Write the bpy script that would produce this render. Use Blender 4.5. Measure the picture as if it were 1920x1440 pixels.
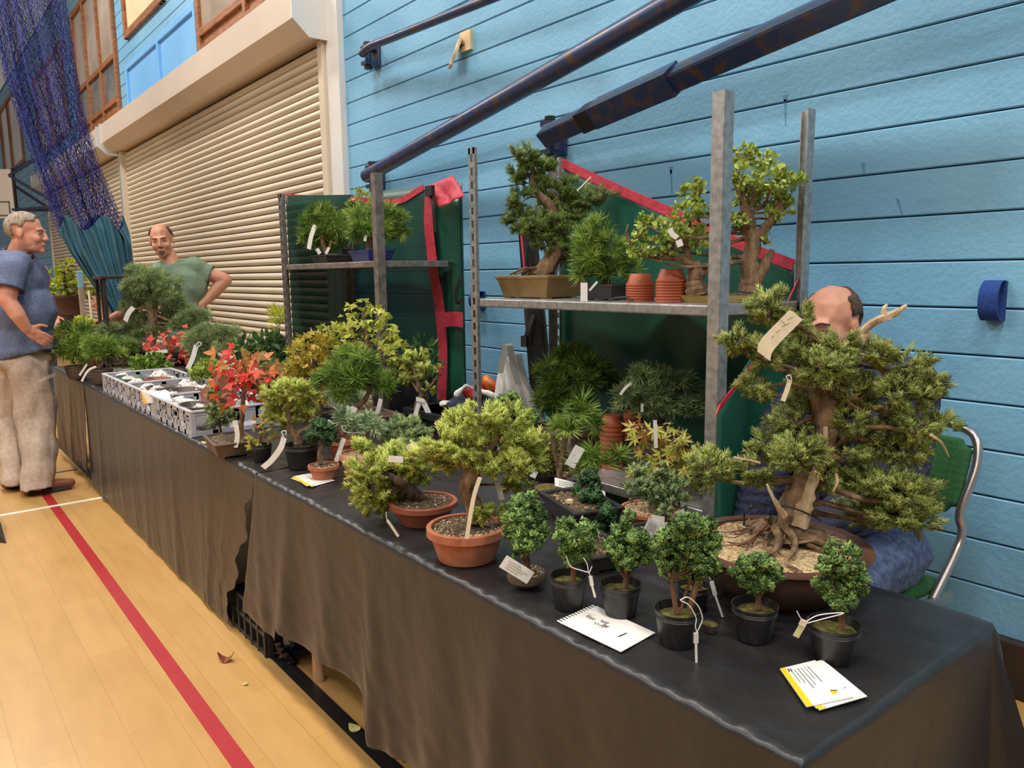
import bpy, math, random
import numpy as np
from mathutils import Vector, Matrix

for o in list(bpy.data.objects):
    bpy.data.objects.remove(o, do_unlink=True)
SC = bpy.context.scene
COL = SC.collection
rng = np.random.default_rng(7)
random.seed(7)

# ------------------------------------------------------------------ camera
FPX = 1442.0
YAW, PITCH, ROLL, CAMH = 0.67239662, 0.14214077, -0.01242992, 1.40
_F = np.array([-math.cos(YAW) * math.cos(PITCH), math.sin(YAW) * math.cos(PITCH), -math.sin(PITCH)])
_R = np.cross(_F, [0, 0, 1.0]); _R /= np.linalg.norm(_R)
_U = np.cross(_R, _F)
_c, _s = math.cos(ROLL), math.sin(ROLL)
CR = _c * _R + _s * _U
CU = -_s * _R + _c * _U
CF = _F
CO = np.array([0, 0, CAMH])
cam_data = bpy.data.cameras.new('camera')
cam = bpy.data.objects.new('camera', cam_data)
COL.objects.link(cam)
cam_data.sensor_fit = 'HORIZONTAL'
cam_data.sensor_width = 36.0
cam_data.lens = FPX / 1920.0 * 36.0
cam_data.clip_start = 0.02
M = Matrix([[CR[i], CU[i], -CF[i], CO[i]] for i in range(3)] + [[0, 0, 0, 1]])
cam.matrix_world = M
SC.camera = cam

# ------------------------------------------------------------------ world and light
w = bpy.data.worlds.new('hall_air')
SC.world = w
w.use_nodes = True
bg = w.node_tree.nodes['Background']
bg.inputs['Color'].default_value = (1.0, 0.95, 0.88, 1)
bg.inputs['Strength'].default_value = 0.20

def area(name, loc, size, energy, color=(1, 0.95, 0.88), target=None):
    L = bpy.data.lights.new(name, 'AREA')
    L.shape = 'RECTANGLE'; L.size, L.size_y = size
    L.energy = energy; L.color = color
    o = bpy.data.objects.new(name, L); COL.objects.link(o)
    o.location = loc
    if target is not None:
        d = Vector(target) - Vector(loc)
        o.rotation_euler = d.to_track_quat('-Z', 'Y').to_euler()
    return o
# high bay lamps of the sports hall, three rows hung under the roof
for lx in (-12.0, -8.0, -4.0, 0.0, 4.0):
    area('high_bay_lamp', (lx, 0.4, 6.6), (1.3, 0.5), 172)
    area('high_bay_lamp', (lx, -3.6, 6.6), (1.3, 0.5), 105)
    area('high_bay_lamp', (lx, -7.6, 6.6), (1.3, 0.5), 110)
SC.view_settings.view_transform = 'Standard'
SC.view_settings.look = 'None'
SC.view_settings.exposure = 0.10
SC.view_settings.gamma = 1.0
SC.view_settings.use_curve_mapping = False

# ------------------------------------------------------------------ geometry of the view, used to survey the photograph
FH = np.array([CF[0], CF[1], 0.0]); FH /= np.linalg.norm(FH)
RH = np.array([FH[1], -FH[0], 0.0])   # horizontal image-right
UP = np.array([0, 0, 1.0])
WALLY = 2.77
TZ = 0.722                       # top of the table cloths

def ray(px, py):
    return CF * FPX + CR * (px - 960.0) - CU * (py - 720.0)
def pl(px, py, ax, v):
    d = ray(px, py); t = (v - CO[ax]) / d[ax]
    return CO + d * t
def atd(px, py, d):
    r = ray(px, py); return CO + r * (d / (r @ CF))
def at(px, py, base, dd=0.0):
    """point seen at a pixel on the upright plane through base (facing the aisle), dd metres further back"""
    r = ray(px, py); b = np.asarray(base, float) + FH * dd
    t = ((b - CO) @ FH) / (r @ FH)
    return CO + r * t
def sc(P):
    return float((np.asarray(P) - CO) @ CF) / FPX      # metres per pixel at P
def proj(P):
    v = np.asarray(P) - CO; d = v @ CF
    return 960 + FPX * (v @ CR) / d, 720 - FPX * (v @ CU) / d

# ------------------------------------------------------------------ materials
def nt(name):
    m = bpy.data.materials.new(name); m.use_nodes = True
    t = m.node_tree
    return m, t, t.nodes['Principled BSDF']
def lin(c):
    return tuple(((x / 12.92) if x <= 0.04045 else ((x + 0.055) / 1.055) ** 2.4) for x in c)
def hexc(r, g, b):
    return lin((r / 255, g / 255, b / 255))
def mat(name, col, rough=0.6, var=0.15, scale=30.0, metal=0.0, bump=0.0, bscale=None, spec=0.5, col2=None, detail=4.0,
        stretch=None, sheen=0.0, coat=0.0, transl=None, lo=0.35, hi=0.65):
    m, t, b = nt(name)
    N, L = t.nodes, t.links
    b.inputs['Roughness'].default_value = rough
    b.inputs['Metallic'].default_value = metal
    b.inputs['Specular IOR Level'].default_value = spec
    if sheen: b.inputs['Sheen Weight'].default_value = sheen
    if coat: b.inputs['Coat Weight'].default_value = coat
    tc = N.new('ShaderNodeTexCoord'); mp = N.new('ShaderNodeMapping')
    L.new(tc.outputs['Object'], mp.inputs['Vector'])
    if stretch: mp.inputs['Scale'].default_value = stretch
    nz = N.new('ShaderNodeTexNoise'); nz.inputs['Scale'].default_value = scale; nz.inputs['Detail'].default_value = detail
    L.new(mp.outputs['Vector'], nz.inputs['Vector'])
    cr = N.new('ShaderNodeValToRGB')
    L.new(nz.outputs['Fac'], cr.inputs['Fac'])
    c2 = col2 if col2 is not None else tuple(min(1, x * (1 + var)) for x in col)
    c1 = col if col2 is not None else tuple(x * (1 - var) for x in col)
    cr.color_ramp.elements[0].position = lo; cr.color_ramp.elements[0].color = (*c1, 1)
    cr.color_ramp.elements[1].position = hi; cr.color_ramp.elements[1].color = (*c2, 1)
    L.new(cr.outputs['Color'], b.inputs['Base Color'])
    if bump:
        n2 = N.new('ShaderNodeTexNoise'); n2.inputs['Scale'].default_value = bscale or scale * 2; n2.inputs['Detail'].default_value = 5
        L.new(mp.outputs['Vector'], n2.inputs['Vector'])
        bp = N.new('ShaderNodeBump'); bp.inputs['Strength'].default_value = bump; bp.inputs['Distance'].default_value = 0.01
        L.new(n2.outputs['Fac'], bp.inputs['Height']); L.new(bp.outputs['Normal'], b.inputs['Normal'])
    if transl:
        out = N['Material Output']
        tr = N.new('ShaderNodeBsdfTranslucent'); tr.inputs['Color'].default_value = (*transl[0], 1)
        mx = N.new('ShaderNodeMixShader'); mx.inputs['Fac'].default_value = transl[1]
        L.new(b.outputs['BSDF'], mx.inputs[1]); L.new(tr.outputs['BSDF'], mx.inputs[2]); L.new(mx.outputs['Shader'], out.inputs['Surface'])
    return m
_fm = {}
def leafmat(name, cols, rough=0.5, tr=0.25, gain=1.0):
    """foliage colour picked by the per-leaf attribute 'tone'"""
    if name in _fm: return _fm[name]
    m, t, b = nt(name)
    N, L = t.nodes, t.links
    a = N.new('ShaderNodeAttribute'); a.attribute_name = 'tone'
    cr = N.new('ShaderNodeValToRGB'); e = cr.color_ramp.elements
    while len(e) < len(cols): e.new(0.5)
    for i, c in enumerate(cols):
        e[i].position = i / (len(cols) - 1); e[i].color = (*hexc(*[min(250, v * gain) for v in c]), 1)
    L.new(a.outputs['Fac'], cr.inputs['Fac'])
    L.new(cr.outputs['Color'], b.inputs['Base Color'])
    b.inputs['Roughness'].default_value = rough
    b.inputs['Specular IOR Level'].default_value = 0.35
    tl = N.new('ShaderNodeBsdfTranslucent'); L.new(cr.outputs['Color'], tl.inputs['Color'])
    mx = N.new('ShaderNodeMixShader'); mx.inputs['Fac'].default_value = tr
    L.new(b.outputs['BSDF'], mx.inputs[1]); L.new(tl.outputs['BSDF'], mx.inputs[2])
    L.new(mx.outputs['Shader'], N['Material Output'].inputs['Surface'])
    _fm[name] = m
    return m

MT = {}
MT['terracotta'] = mat('terracotta', hexc(158, 92, 64), 0.85, scale=14, col2=hexc(184, 116, 86), bump=0.15, bscale=120)
MT['terracotta_pale'] = mat('terracotta_pale', hexc(196, 134, 104), 0.85, scale=10, col2=hexc(214, 160, 132), bump=0.1, bscale=120)
MT['terracotta_dark'] = mat('terracotta_dark', hexc(120, 62, 42), 0.75, scale=8, col2=hexc(160, 88, 60), bump=0.12, bscale=100)
MT['plastic_terracotta'] = mat('plastic_terracotta', hexc(168, 82, 48), 0.5, var=0.08, scale=8)
MT['black_plastic'] = mat('black_plastic', hexc(34, 33, 34), 0.45, scale=38, col2=hexc(92, 90, 88), stretch=(1, 1, 0.25), lo=0.52, hi=0.85)
MT['black_pot'] = mat('black_pot', hexc(30, 28, 28), 0.5, scale=20, col2=hexc(52, 48, 46))
MT['brown_glaze'] = mat('brown_glaze', hexc(70, 46, 36), 0.42, scale=9, col2=hexc(98, 68, 52), bump=0.05)
MT['brown_pot'] = mat('brown_pot', hexc(78, 62, 52), 0.6, scale=12, col2=hexc(104, 84, 70))
MT['ochre_pot'] = mat('ochre_pot', hexc(104, 80, 44), 0.5, scale=10, col2=hexc(132, 104, 58), bump=0.08)
MT['yellow_glaze'] = mat('yellow_glaze', hexc(168, 130, 48), 0.4, scale=9, col2=hexc(190, 164, 104), bump=0.06)
MT['blue_glaze'] = mat('blue_glaze', hexc(24, 32, 82), 0.25, scale=9, col2=hexc(38, 48, 110))
MT['white_pot'] = mat('white_pot', hexc(196, 188, 178), 0.6, scale=12)
MT['soil'] = mat('soil', hexc(58, 44, 32), 0.95, scale=160, col2=hexc(122, 98, 70), bump=0.8, bscale=150, lo=0.4, hi=0.66)
MT['gravel'] = mat('gravel', hexc(150, 118, 82), 0.9, scale=130, col2=hexc(212, 188, 146), bump=0.9, bscale=140)
MT['moss'] = mat('moss', hexc(70, 72, 26), 0.95, scale=70, col2=hexc(124, 112, 44), bump=0.9, bscale=160)
MT['grain'] = mat('grain', hexc(120, 96, 66), 0.9, scale=45, col2=hexc(206, 182, 138))
MT['bark'] = mat('bark', hexc(88, 68, 50), 0.9, scale=50, col2=hexc(140, 112, 82), bump=0.8, bscale=70, stretch=(1, 1, 0.4))
MT['bark_dark'] = mat('bark_dark', hexc(52, 40, 32), 0.9, scale=60, col2=hexc(88, 70, 54), bump=0.8, bscale=80, stretch=(1, 1, 0.4))
MT['bark_red'] = mat('bark_red', hexc(92, 62, 46), 0.9, scale=60, col2=hexc(132, 92, 66), bump=0.6, bscale=90, stretch=(1, 1, 0.3))
MT['deadwood'] = mat('deadwood', hexc(150, 118, 84), 0.85, scale=30, col2=hexc(206, 186, 154), bump=0.7, bscale=60, stretch=(1, 1, 0.25))
MT['tag_white'] = mat('tag_white', hexc(226, 222, 216), 0.55, var=0.06, scale=60)
MT['tag_cream'] = mat('tag_cream', hexc(224, 212, 184), 0.6, var=0.06, scale=60)
MT['ink'] = mat('ink', hexc(92, 86, 84), 0.7, var=0.1)
MT['ink_dark'] = mat('ink_dark', hexc(40, 38, 40), 0.7, var=0.1)
MT['wire_black'] = mat('wire_black', hexc(22, 20, 20), 0.5)
MT['wire_white'] = mat('wire_white', hexc(226, 224, 220), 0.4, var=0.05)

# ------------------------------------------------------------------ object helpers
def link(o, parent=None, loc=None):
    COL.objects.link(o)
    if parent is not None: o.parent = parent
    return o
def thing(name, label, cat, loc, group=None):
    o = bpy.data.objects.new(name, None); o.empty_display_size = 0.05
    COL.objects.link(o); o.location = Vector([float(x) for x in loc])
    o['label'] = label; o['category'] = cat
    if group: o['group'] = group
    return o
def tag(o, label, cat, group=None):
    o['label'] = label; o['category'] = cat
    if group: o['group'] = group
    return o
def root_loc(parent):
    l = np.zeros(3); p = parent
    while p is not None:
        l += np.array(p.location); p = p.parent
    return l
def mobj(name, V, Fc, m, parent=None, smooth=False, tone=None, kind=None, origin=None):
    """V in world metres; the object's origin is its parent's (or `origin`)"""
    V = np.asarray(V, dtype=np.float64).reshape(-1, 3)
    off = root_loc(parent) if parent is not None else np.zeros(3)
    loc = np.zeros(3)
    if origin is not None: loc = np.asarray(origin, float) - off
    V = V - off - loc
    me = bpy.data.meshes.new(name)
    if isinstance(Fc, np.ndarray) and Fc.ndim == 2 and Fc.shape[1] == 3 and len(Fc) > 200:
        nf = len(Fc)
        me.vertices.add(len(V)); me.vertices.foreach_set('co', V.astype(np.float32).ravel())
        me.loops.add(nf * 3); me.loops.foreach_set('vertex_index', Fc.astype(np.int32).ravel())
        me.polygons.add(nf); me.polygons.foreach_set('loop_start', np.arange(0, nf * 3, 3, dtype=np.int32))
        me.update(calc_edges=True)
    else:
        me.from_pydata([tuple(v) for v in V], [], [tuple(int(i) for i in f) for f in Fc]); me.update()
    if tone is not None:
        a = me.attributes.new('tone', 'FLOAT', 'FACE'); a.data.foreach_set('value', np.asarray(tone, dtype=np.float32))
    if smooth:
        me.polygons.foreach_set('use_smooth', np.ones(len(me.polygons), dtype=bool))
    if m is not None: me.materials.append(m)
    o = bpy.data.objects.new(name, me)
    link(o, parent)
    o.location = Vector([float(x) for x in loc])
    if kind: o['kind'] = kind
    return o
class MB:
    def __init__(s): s.v = []; s.f = []
    def add(s, V, Fc):
        n = len(s.v); s.v += [tuple(map(float, p)) for p in V]; s.f += [tuple(int(i) + n for i in f) for f in Fc]; return s
    def box(s, c, size, rot=None, taper=None):
        """centre c, full sizes; rot 3x3"""
        hx, hy, hz = [x / 2 for x in size]
        V = np.array([[x * hx, y * hy, z * hz] for z in (-1, 1) for y in (-1, 1) for x in (-1, 1)], float)
        if taper: V[:4, :2] *= taper
        if rot is not None: V = V @ np.asarray(rot).T
        return s.add(V + np.asarray(c), [(0, 2, 3, 1), (4, 5, 7, 6), (0, 1, 5, 4), (2, 6, 7, 3), (0, 4, 6, 2), (1, 3, 7, 5)])
    def tube(s, P, r, n=8, cap=True, closed=False):
        P = [np.asarray(p, float) for p in P]; k = len(P)
        r = [r] * k if np.isscalar(r) else list(r)
        base = len(s.v); prev = None
        for i in range(k):
            if closed: t = P[(i + 1) % k] - P[i - 1]
            else: t = P[min(i + 1, k - 1)] - P[max(i - 1, 0)]
            t = t / (np.linalg.norm(t) + 1e-12)
            if prev is None:
                a = np.array([0, 0, 1.0]) if abs(t[2]) < 0.9 else np.array([1.0, 0, 0])
                u = np.cross(t, a)
            else: u = prev - t * (prev @ t)
            u /= (np.linalg.norm(u) + 1e-12); prev = u; vv = np.cross(t, u)
            for j in range(n):
                an = 2 * math.pi * j / n
                s.v.append(tuple(P[i] + r[i] * (math.cos(an) * u + math.sin(an) * vv)))
        for i in range(k if closed else k - 1):
            for j in range(n):
                a = base + i * n + j; b = base + i * n + (j + 1) % n
                c = base + ((i + 1) % k) * n + (j + 1) % n; d = base + ((i + 1) % k) * n + j
                s.f.append((a, b, c, d))
        if cap and not closed:
            s.f.append(tuple(base + j for j in reversed(range(n))))
            s.f.append(tuple(base + (k - 1) * n + j for j in range(n)))
        return s
    def lathe(s, prof, c, n=32, sx=1.0, sy=1.0, rot=0.0, wob=None):
        """prof: list of (r, z) ; closed at both ends with caps when r>0"""
        base = len(s.v); c = np.asarray(c, float); ca, sa = math.cos(rot), math.sin(rot)
        for (r, z) in prof:
            for j in range(n):
                an = 2 * math.pi * j / n
                x, y = r * math.cos(an) * sx, r * math.sin(an) * sy
                s.v.append((c[0] + x * ca - y * sa, c[1] + x * sa + y * ca, c[2] + z))
        for i in range(len(prof) - 1):
            for j in range(n):
                s.f.append((base + i * n + j, base + i * n + (j + 1) % n, base + (i + 1) * n + (j + 1) % n, base + (i + 1) * n + j))
        s.f.append(tuple(base + j for j in reversed(range(n))))
        s.f.append(tuple(base + (len(prof) - 1) * n + j for j in range(n)))
        return s
    def prism(s, poly, d):
        """poly: list of 3D points (planar), extruded by vector d"""
        n = len(poly); P = [np.asarray(p, float) for p in poly]; d = np.asarray(d, float)
        V = P + [p + d for p in P]
        return s.add(V, [tuple(reversed(range(n))), tuple(range(n, 2 * n))] + [(i, (i + 1) % n, n + (i + 1) % n, n + i) for i in range(n)])
    def ribbon(s, P, wv, th):
        """strip through points P, half-width vectors wv (one or per point), thickness vector th"""
        k = len(P); P = [np.asarray(p, float) for p in P]; th = np.asarray(th, float)
        W = [np.asarray(wv, float)] * k if np.ndim(wv[0]) == 0 else [np.asarray(q, float) for q in wv]
        b = len(s.v)
        for i in range(k):
            for q in (P[i] - W[i] - th, P[i] + W[i] - th, P[i] + W[i] + th, P[i] - W[i] + th): s.v.append(tuple(q))
        for i in range(k - 1):
            for j in range(4):
                s.f.append((b + i * 4 + j, b + i * 4 + (j + 1) % 4, b + (i + 1) * 4 + (j + 1) % 4, b + (i + 1) * 4 + j))
        s.f.append((b + 3, b + 2, b + 1, b)); e = b + (k - 1) * 4; s.f.append((e, e + 1, e + 2, e + 3))
        return s
    def build(s, name, m, parent=None, smooth=False, kind=None, origin=None):
        o = mobj(name, np.array(s.v), s.f, m, parent, smooth, kind=kind, origin=origin)
        if smooth:
            try:
                o.data.set_sharp_from_angle(angle=math.radians(40))
            except Exception: pass
        return o
def bevel(o, w, seg=2):
    b = o.modifiers.new('bevel', 'BEVEL'); b.width = w; b.segments = seg; b.limit_method = 'ANGLE'
    return o
def rotz(a):
    c, s = math.cos(a), math.sin(a); return np.array([[c, -s, 0], [s, c, 0], [0, 0, 1.0]])
def basis(z, x=None):
    z = np.asarray(z, float); z = z / np.linalg.norm(z)
    x = np.array([1.0, 0, 0]) if x is None else np.asarray(x, float)
    x = x - z * (x @ z)
    if np.linalg.norm(x) < 1e-6: x = np.array([0, 1.0, 0]) - z * z[1]
    x /= np.linalg.norm(x); y = np.cross(z, x)
    return np.stack([x, y, z], 1)
def spline(P, n=6):
    """Catmull-Rom through points"""
    P = [np.asarray(p, float) for p in P]
    if len(P) < 3: return [P[0] + (P[-1] - P[0]) * i / n for i in range(n + 1)]
    Q = [2 * P[0] - P[1]] + P + [2 * P[-1] - P[-2]]; out = []
    for i in range(1, len(Q) - 2):
        for k in range(n):
            t = k / n; a, b, c, d = Q[i - 1], Q[i], Q[i + 1], Q[i + 2]
            out.append(0.5 * ((2 * b) + (-a + c) * t + (2 * a - 5 * b + 4 * c - d) * t * t + (-a + 3 * b - 3 * c + d) * t ** 3))
    out.append(P[-1]); return out

# ================================================================== the hall
MT['wall_blue'] = mat('wall_blue', hexc(106, 160, 194), 0.55, scale=1.3, col2=hexc(122, 176, 208), bump=0.25, bscale=55)
MT['wall_gap'] = mat('wall_gap', hexc(48, 88, 116), 0.8)
MT['base_dark'] = mat('base_dark', hexc(34, 26, 22), 0.5, scale=6, col2=hexc(52, 40, 33))
MT['cream'] = mat('cream_metal', hexc(206, 192, 170), 0.38, var=0.03, scale=3, stretch=(0.3, 1, 1))
MT['cream_hood'] = mat('cream_hood', hexc(208, 192, 176), 0.3, var=0.03, scale=2)
MT['white_trim'] = mat('white_trim', hexc(210, 206, 202), 0.5, var=0.03, scale=3)
MT['timber'] = mat('timber', hexc(126, 76, 42), 0.5, scale=8, col2=hexc(160, 104, 62), stretch=(1, 1, 4))
MT['grey_post'] = mat('grey_post', hexc(136, 146, 156), 0.5, var=0.05)
MT['pane'] = mat('pane', hexc(150, 132, 116), 0.12, scale=1.6, col2=hexc(190, 178, 166), detail=6)  # tan-grey reflection of the interior is put into the glass colour
MT['pane_dark'] = mat('pane_dark', hexc(70, 78, 84), 0.12, scale=2.0, col2=hexc(130, 122, 112))
MT['blind'] = mat('blind', hexc(214, 190, 148), 0.7, scale=2, col2=hexc(226, 208, 172))
MT['pipe_blue'] = mat('pipe_blue', hexc(38, 54, 92), 0.32, scale=18, col2=hexc(78, 62, 56), detail=8, lo=0.5, hi=0.64)
MT['line_red'] = mat('line_red', hexc(164, 32, 38), 0.4, var=0.06, scale=12)
MT['line_black'] = mat('line_black', hexc(26, 24, 24), 0.45, var=0.1, scale=12)
MT['line_white'] = mat('line_white', hexc(232, 222, 200), 0.45, var=0.04, scale=12)

def struct(o):
    o['kind'] = 'structure'; return o

# floor: sprung wood with faint plank joints
m, t, b = nt('sports_floor'); N, L = t.nodes, t.links
tc = N.new('ShaderNodeTexCoord')
mp = N.new('ShaderNodeMapping'); L.new(tc.outputs['Object'], mp.inputs['Vector'])
br = N.new('ShaderNodeTexBrick'); br.inputs['Scale'].default_value = 1.0
br.inputs['Brick Width'].default_value = 0.62; br.inputs['Row Height'].default_value = 0.145
br.inputs['Mortar Size'].default_value = 0.0016; br.inputs['Mortar Smooth'].default_value = 0.3
br.inputs['Color1'].default_value = (*hexc(186, 142, 82), 1); br.inputs['Color2'].default_value = (*hexc(191, 148, 88), 1)
br.inputs['Mortar'].default_value = (*hexc(172, 129, 72), 1); br.offset = 0.37
L.new(mp.outputs['Vector'], br.inputs['Vector'])
nz = N.new('ShaderNodeTexNoise'); nz.inputs['Scale'].default_value = 3.0; nz.inputs['Detail'].default_value = 6
m2 = N.new('ShaderNodeMapping'); m2.inputs['Scale'].default_value = (1.2, 6, 1); L.new(tc.outputs['Object'], m2.inputs['Vector'])
L.new(m2.outputs['Vector'], nz.inputs['Vector'])
mx = N.new('ShaderNodeMix'); mx.data_type = 'RGBA'; mx.blend_type = 'MULTIPLY'; mx.inputs[0].default_value = 0.35
cr = N.new('ShaderNodeValToRGB'); cr.color_ramp.elements[0].color = (0.72, 0.66, 0.58, 1); cr.color_ramp.elements[1].color = (1, 1, 1, 1)
cr.color_ramp.elements[0].position = 0.3; cr.color_ramp.elements[1].position = 0.6
L.new(nz.outputs['Fac'], cr.inputs['Fac']); L.new(br.outputs['Color'], mx.inputs[6]); L.new(cr.outputs['Color'], mx.inputs[7])
L.new(mx.outputs[2], b.inputs['Base Color']); b.inputs['Roughness'].default_value = 0.34
MT['floor'] = m
fl = MB().box((-12.5, -3.6, -0.03), (35, 12.8, 0.06)).build('floor', MT['floor']); struct(fl)
def strip(name, x0, x1, y0, y1, m, z=0.0015):
    o = MB().box(((x0 + x1) / 2, (y0 + y1) / 2, z / 2), (x1 - x0, y1 - y0, z)).build(name, m, fl); return o
strip('court_line', -30, 4, 0.628, 0.679, MT['line_red'], 0.0012)['label'] = 'red court line'
strip('court_line', -30, 4, 0.960, 1.011, MT['line_black'], 0.0014)['label'] = 'black court line'
# the white line runs a little askew across the aisle
a, c = pl(0, 967, 2, 0), pl(203, 931, 2, 0); d = (c - a) / np.linalg.norm(c - a); nrm = np.array([-d[1], d[0], 0]) * 0.019
a2 = a - d * 4
o = MB().prism([a2 - nrm, c - nrm, c + nrm, a2 + nrm], (0, 0, 0.0022)).build('court_line', MT['line_white'], fl); o['label'] = 'white court line'
a, c = pl(0, 903, 2, 0), pl(146, 880, 2, 0); d = (c - a) / np.linalg.norm(c - a); nrm = np.array([-d[1], d[0], 0]) * 0.016
o = MB().prism([a - d * 4 - nrm, c - nrm, c + nrm, a - d * 4 + nrm], (0, 0, 0.0018)).build('court_line', MT['line_black'], fl); o['label'] = 'thin black cross line'

# back wall: backing slab plus painted boards with open joints
wall = MB().box((-12.5, WALLY + 0.13, 3.2), (35, 0.2, 6.6)).build('wall_back', MT['wall_gap']); struct(wall)
PITCHB = 0.155; Z0 = 1.58
def board(x0, x1, z0, z1):
    g = 0.0026; ch = 0.004; yb = WALLY + 0.03; yf = WALLY
    z0 += g; z1 -= g
    poly = [(x0, yb, z0), (x0, yf + ch, z0), (x0, yf, z0 + ch), (x0, yf, z1 - ch), (x0, yf + ch, z1), (x0, yb, z1)]
    return MB().prism(poly[::-1], (x1 - x0, 0, 0)).build('board', MT['wall_blue'], wall)
k = -9
while True:
    z0 = Z0 + k * PITCHB; z1 = z0 + PITCHB
    if z0 > 6.3: break
    if z1 > 0.2:
        if z1 < 3.22:
            board(-5.42, 5.0, max(z0, 0.185), z1); board(-30, -19.0, max(z0, 0.185), z1)
        else: board(-30, 5.0, z0, z1)
    k += 1
bb = MB().box((-0.2, WALLY - 0.008, 0.095), (10.4, 0.05, 0.19)).build('baseboard_back', MT['base_dark']); struct(bb); bevel(bb, 0.006)

MT['drip'] = mat('paint_drip', hexc(84, 136, 172), 0.5)
for (x0, y0, x1, y1, w_) in ((1472, 186, 1473, 236, 5), (1473, 178, 1472, 192, 12), (1258, 318, 1260, 368, 4), (1258, 312, 1258, 326, 10), (1682, 372, 1692, 404, 5), (1618, 305, 1620, 325, 8)):
    a, c = pl(x0, y0, 1, WALLY - 0.0006), pl(x1, y1, 1, WALLY - 0.0006); hw = w_ * sc(a) / 2
    MB().prism([a + np.array([-hw, 0, 0]), a + np.array([hw, 0, 0]), c + np.array([hw * 0.5, 0, 0]), c + np.array([-hw * 0.5, 0, 0])], (0, 0.0005, 0)).build('paint_drip', MT['drip'], wall)
# roller shutters
def shutter(x0, x1, n):
    root = thing('roller_shutter', '', 'shutter', ((x0 + x1) / 2, 2.72, 0)); del root['label']; del root['category']; root['kind'] = 'structure'
    prof = []; P = 0.0655
    for i in range(9):
        a = i / 8; prof.append((2.725 - 0.017 * math.sin(math.pi * a) ** 0.75, 0.006 + (P - 0.012) * a))
    prof = [(2.745, 0.004)] + prof + [(2.745, P - 0.004)]
    V = []; Fc = []; kk = len(prof)
    for x in (x0, x1):
        for (y, z) in prof: V.append((x, y, z))
    Fc = [(i + 1, i, kk + i, kk + i + 1) for i in range(kk - 1)]
    first = None
    for i in range(n):
        if first is None:
            first = mobj('slat', V, Fc, MT['cream'], root, True)
            first.location.z = 0.0
        else:
            o = bpy.data.objects.new('slat', first.data); link(o, root); o.location = first.location; o.location.z = i * P
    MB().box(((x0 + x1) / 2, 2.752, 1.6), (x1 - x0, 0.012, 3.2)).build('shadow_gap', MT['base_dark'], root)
    return root
sh = shutter(-12.02, -5.70, 48)
sh2 = shutter(-18.9, -12.32, 48)
sh.name = 'door_1'; sh2.name = 'door_2'
def hood(x0, x1, nm):
    poly = [(2.80, 3.165), (2.585, 3.165), (2.467, 3.27), (2.467, 3.515), (2.80, 3.515)]
    o = MB().prism([(x0, y, z) for y, z in poly], (x1 - x0, 0, 0)).build(nm, MT['cream_hood']); struct(o)
    for x in (x0 - 0.02, x1 + 0.002):
        q = [(2.80, 3.145), (2.575, 3.145), (2.45, 3.26), (2.45, 3.53), (2.80, 3.53)]
        MB().prism([(x, y, z) for y, z in q], (0.018, 0, 0)).build('end_plate', MT['white_trim'], o)
    return o
hood(-12.19, -5.60, 'trim_1'); hood(-19.0, -12.45, 'trim_2')
# jambs
o = MB().box((-5.665, 2.735, 1.58), (0.085, 0.09, 3.16)).build('trim_3', MT['cream']); struct(o); bevel(o, 0.004)
o = MB().box((-5.52, 2.755, 1.9), (0.2, 0.07, 3.8)).build('trim_4', MT['white_trim']); struct(o); bevel(o, 0.004)
o = MB().box((-12.17, 2.72, 1.58), (0.20, 0.10, 3.16)).build('trim_5', MT['grey_post']); struct(o); bevel(o, 0.006)
o = MB().box((-12.05, 2.71, 1.58), (0.05, 0.12, 3.16)).build('jamb_lip', MT['cream'], o)
o = MB().box((-18.95, 2.74, 1.58), (0.12, 0.08, 3.16)).build('trim_6', MT['white_trim']); struct(o)

# high windows and blind panels
def window(nm, x0, x1, z0, z1, vm, hm, panes, fw=0.09, fm='timber', proud=0.05):
    root = thing(nm, '', '', ((x0 + x1) / 2, WALLY, z0)); del root['label']; del root['category']; root['kind'] = 'structure'
    xs = [x0] + vm + [x1]; zs = [z0] + hm + [z1]
    y = WALLY - proud / 2
    for i, x in enumerate(xs):
        w_ = fw if i in (0, len(xs) - 1) else fw * 0.8
        xx = x + (w_ / 2 if i == 0 else (-w_ / 2 if i == len(xs) - 1 else 0))
        bevel(MB().box((xx, y, (z0 + z1) / 2), (w_, proud, z1 - z0)).build('frame_post', MT[fm], root), 0.006)
    for j, z in enumerate(zs):
        w_ = fw if j in (0, len(zs) - 1) else fw * 0.8
        zz = z + (w_ / 2 if j == 0 else (-w_ / 2 if j == len(zs) - 1 else 0))
        bevel(MB().box(((x0 + x1) / 2, y + 0.004, zz), (x1 - x0 - 0.02, proud, w_)).build('frame_rail', MT[fm], root), 0.006)
    for i in range(len(xs) - 1):
        for j in range(len(zs) - 1):
            MB().box(((xs[i] + xs[i + 1]) / 2, WALLY - 0.006, (zs[j] + zs[j + 1]) / 2), (xs[i + 1] - xs[i] - 0.03, 0.01, zs[j + 1] - zs[j] - 0.03)).build('pane', MT[panes[j % len(panes)]], root)
    return root
window('window_1', -15.1, -12.2, 3.66, 5.75, [-14.15, -13.2], [3.92, 4.5], ['timber', 'pane_dark', 'pane'])
window('window_2', -11.62, -9.75, 4.55, 5.9, [-9.9], [], ['blind'])
window('window_3', -8.62, -6.3, 3.68, 5.4, [-7.25], [3.9], ['timber', 'pane'])
window('window_4', -19.6, -16.2, 4.0, 5.6, [-17.9], [], ['pane'])
window('window_5', -26.0, -22.0, 4.2, 6.0, [-24.2], [], ['pane'])
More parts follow.
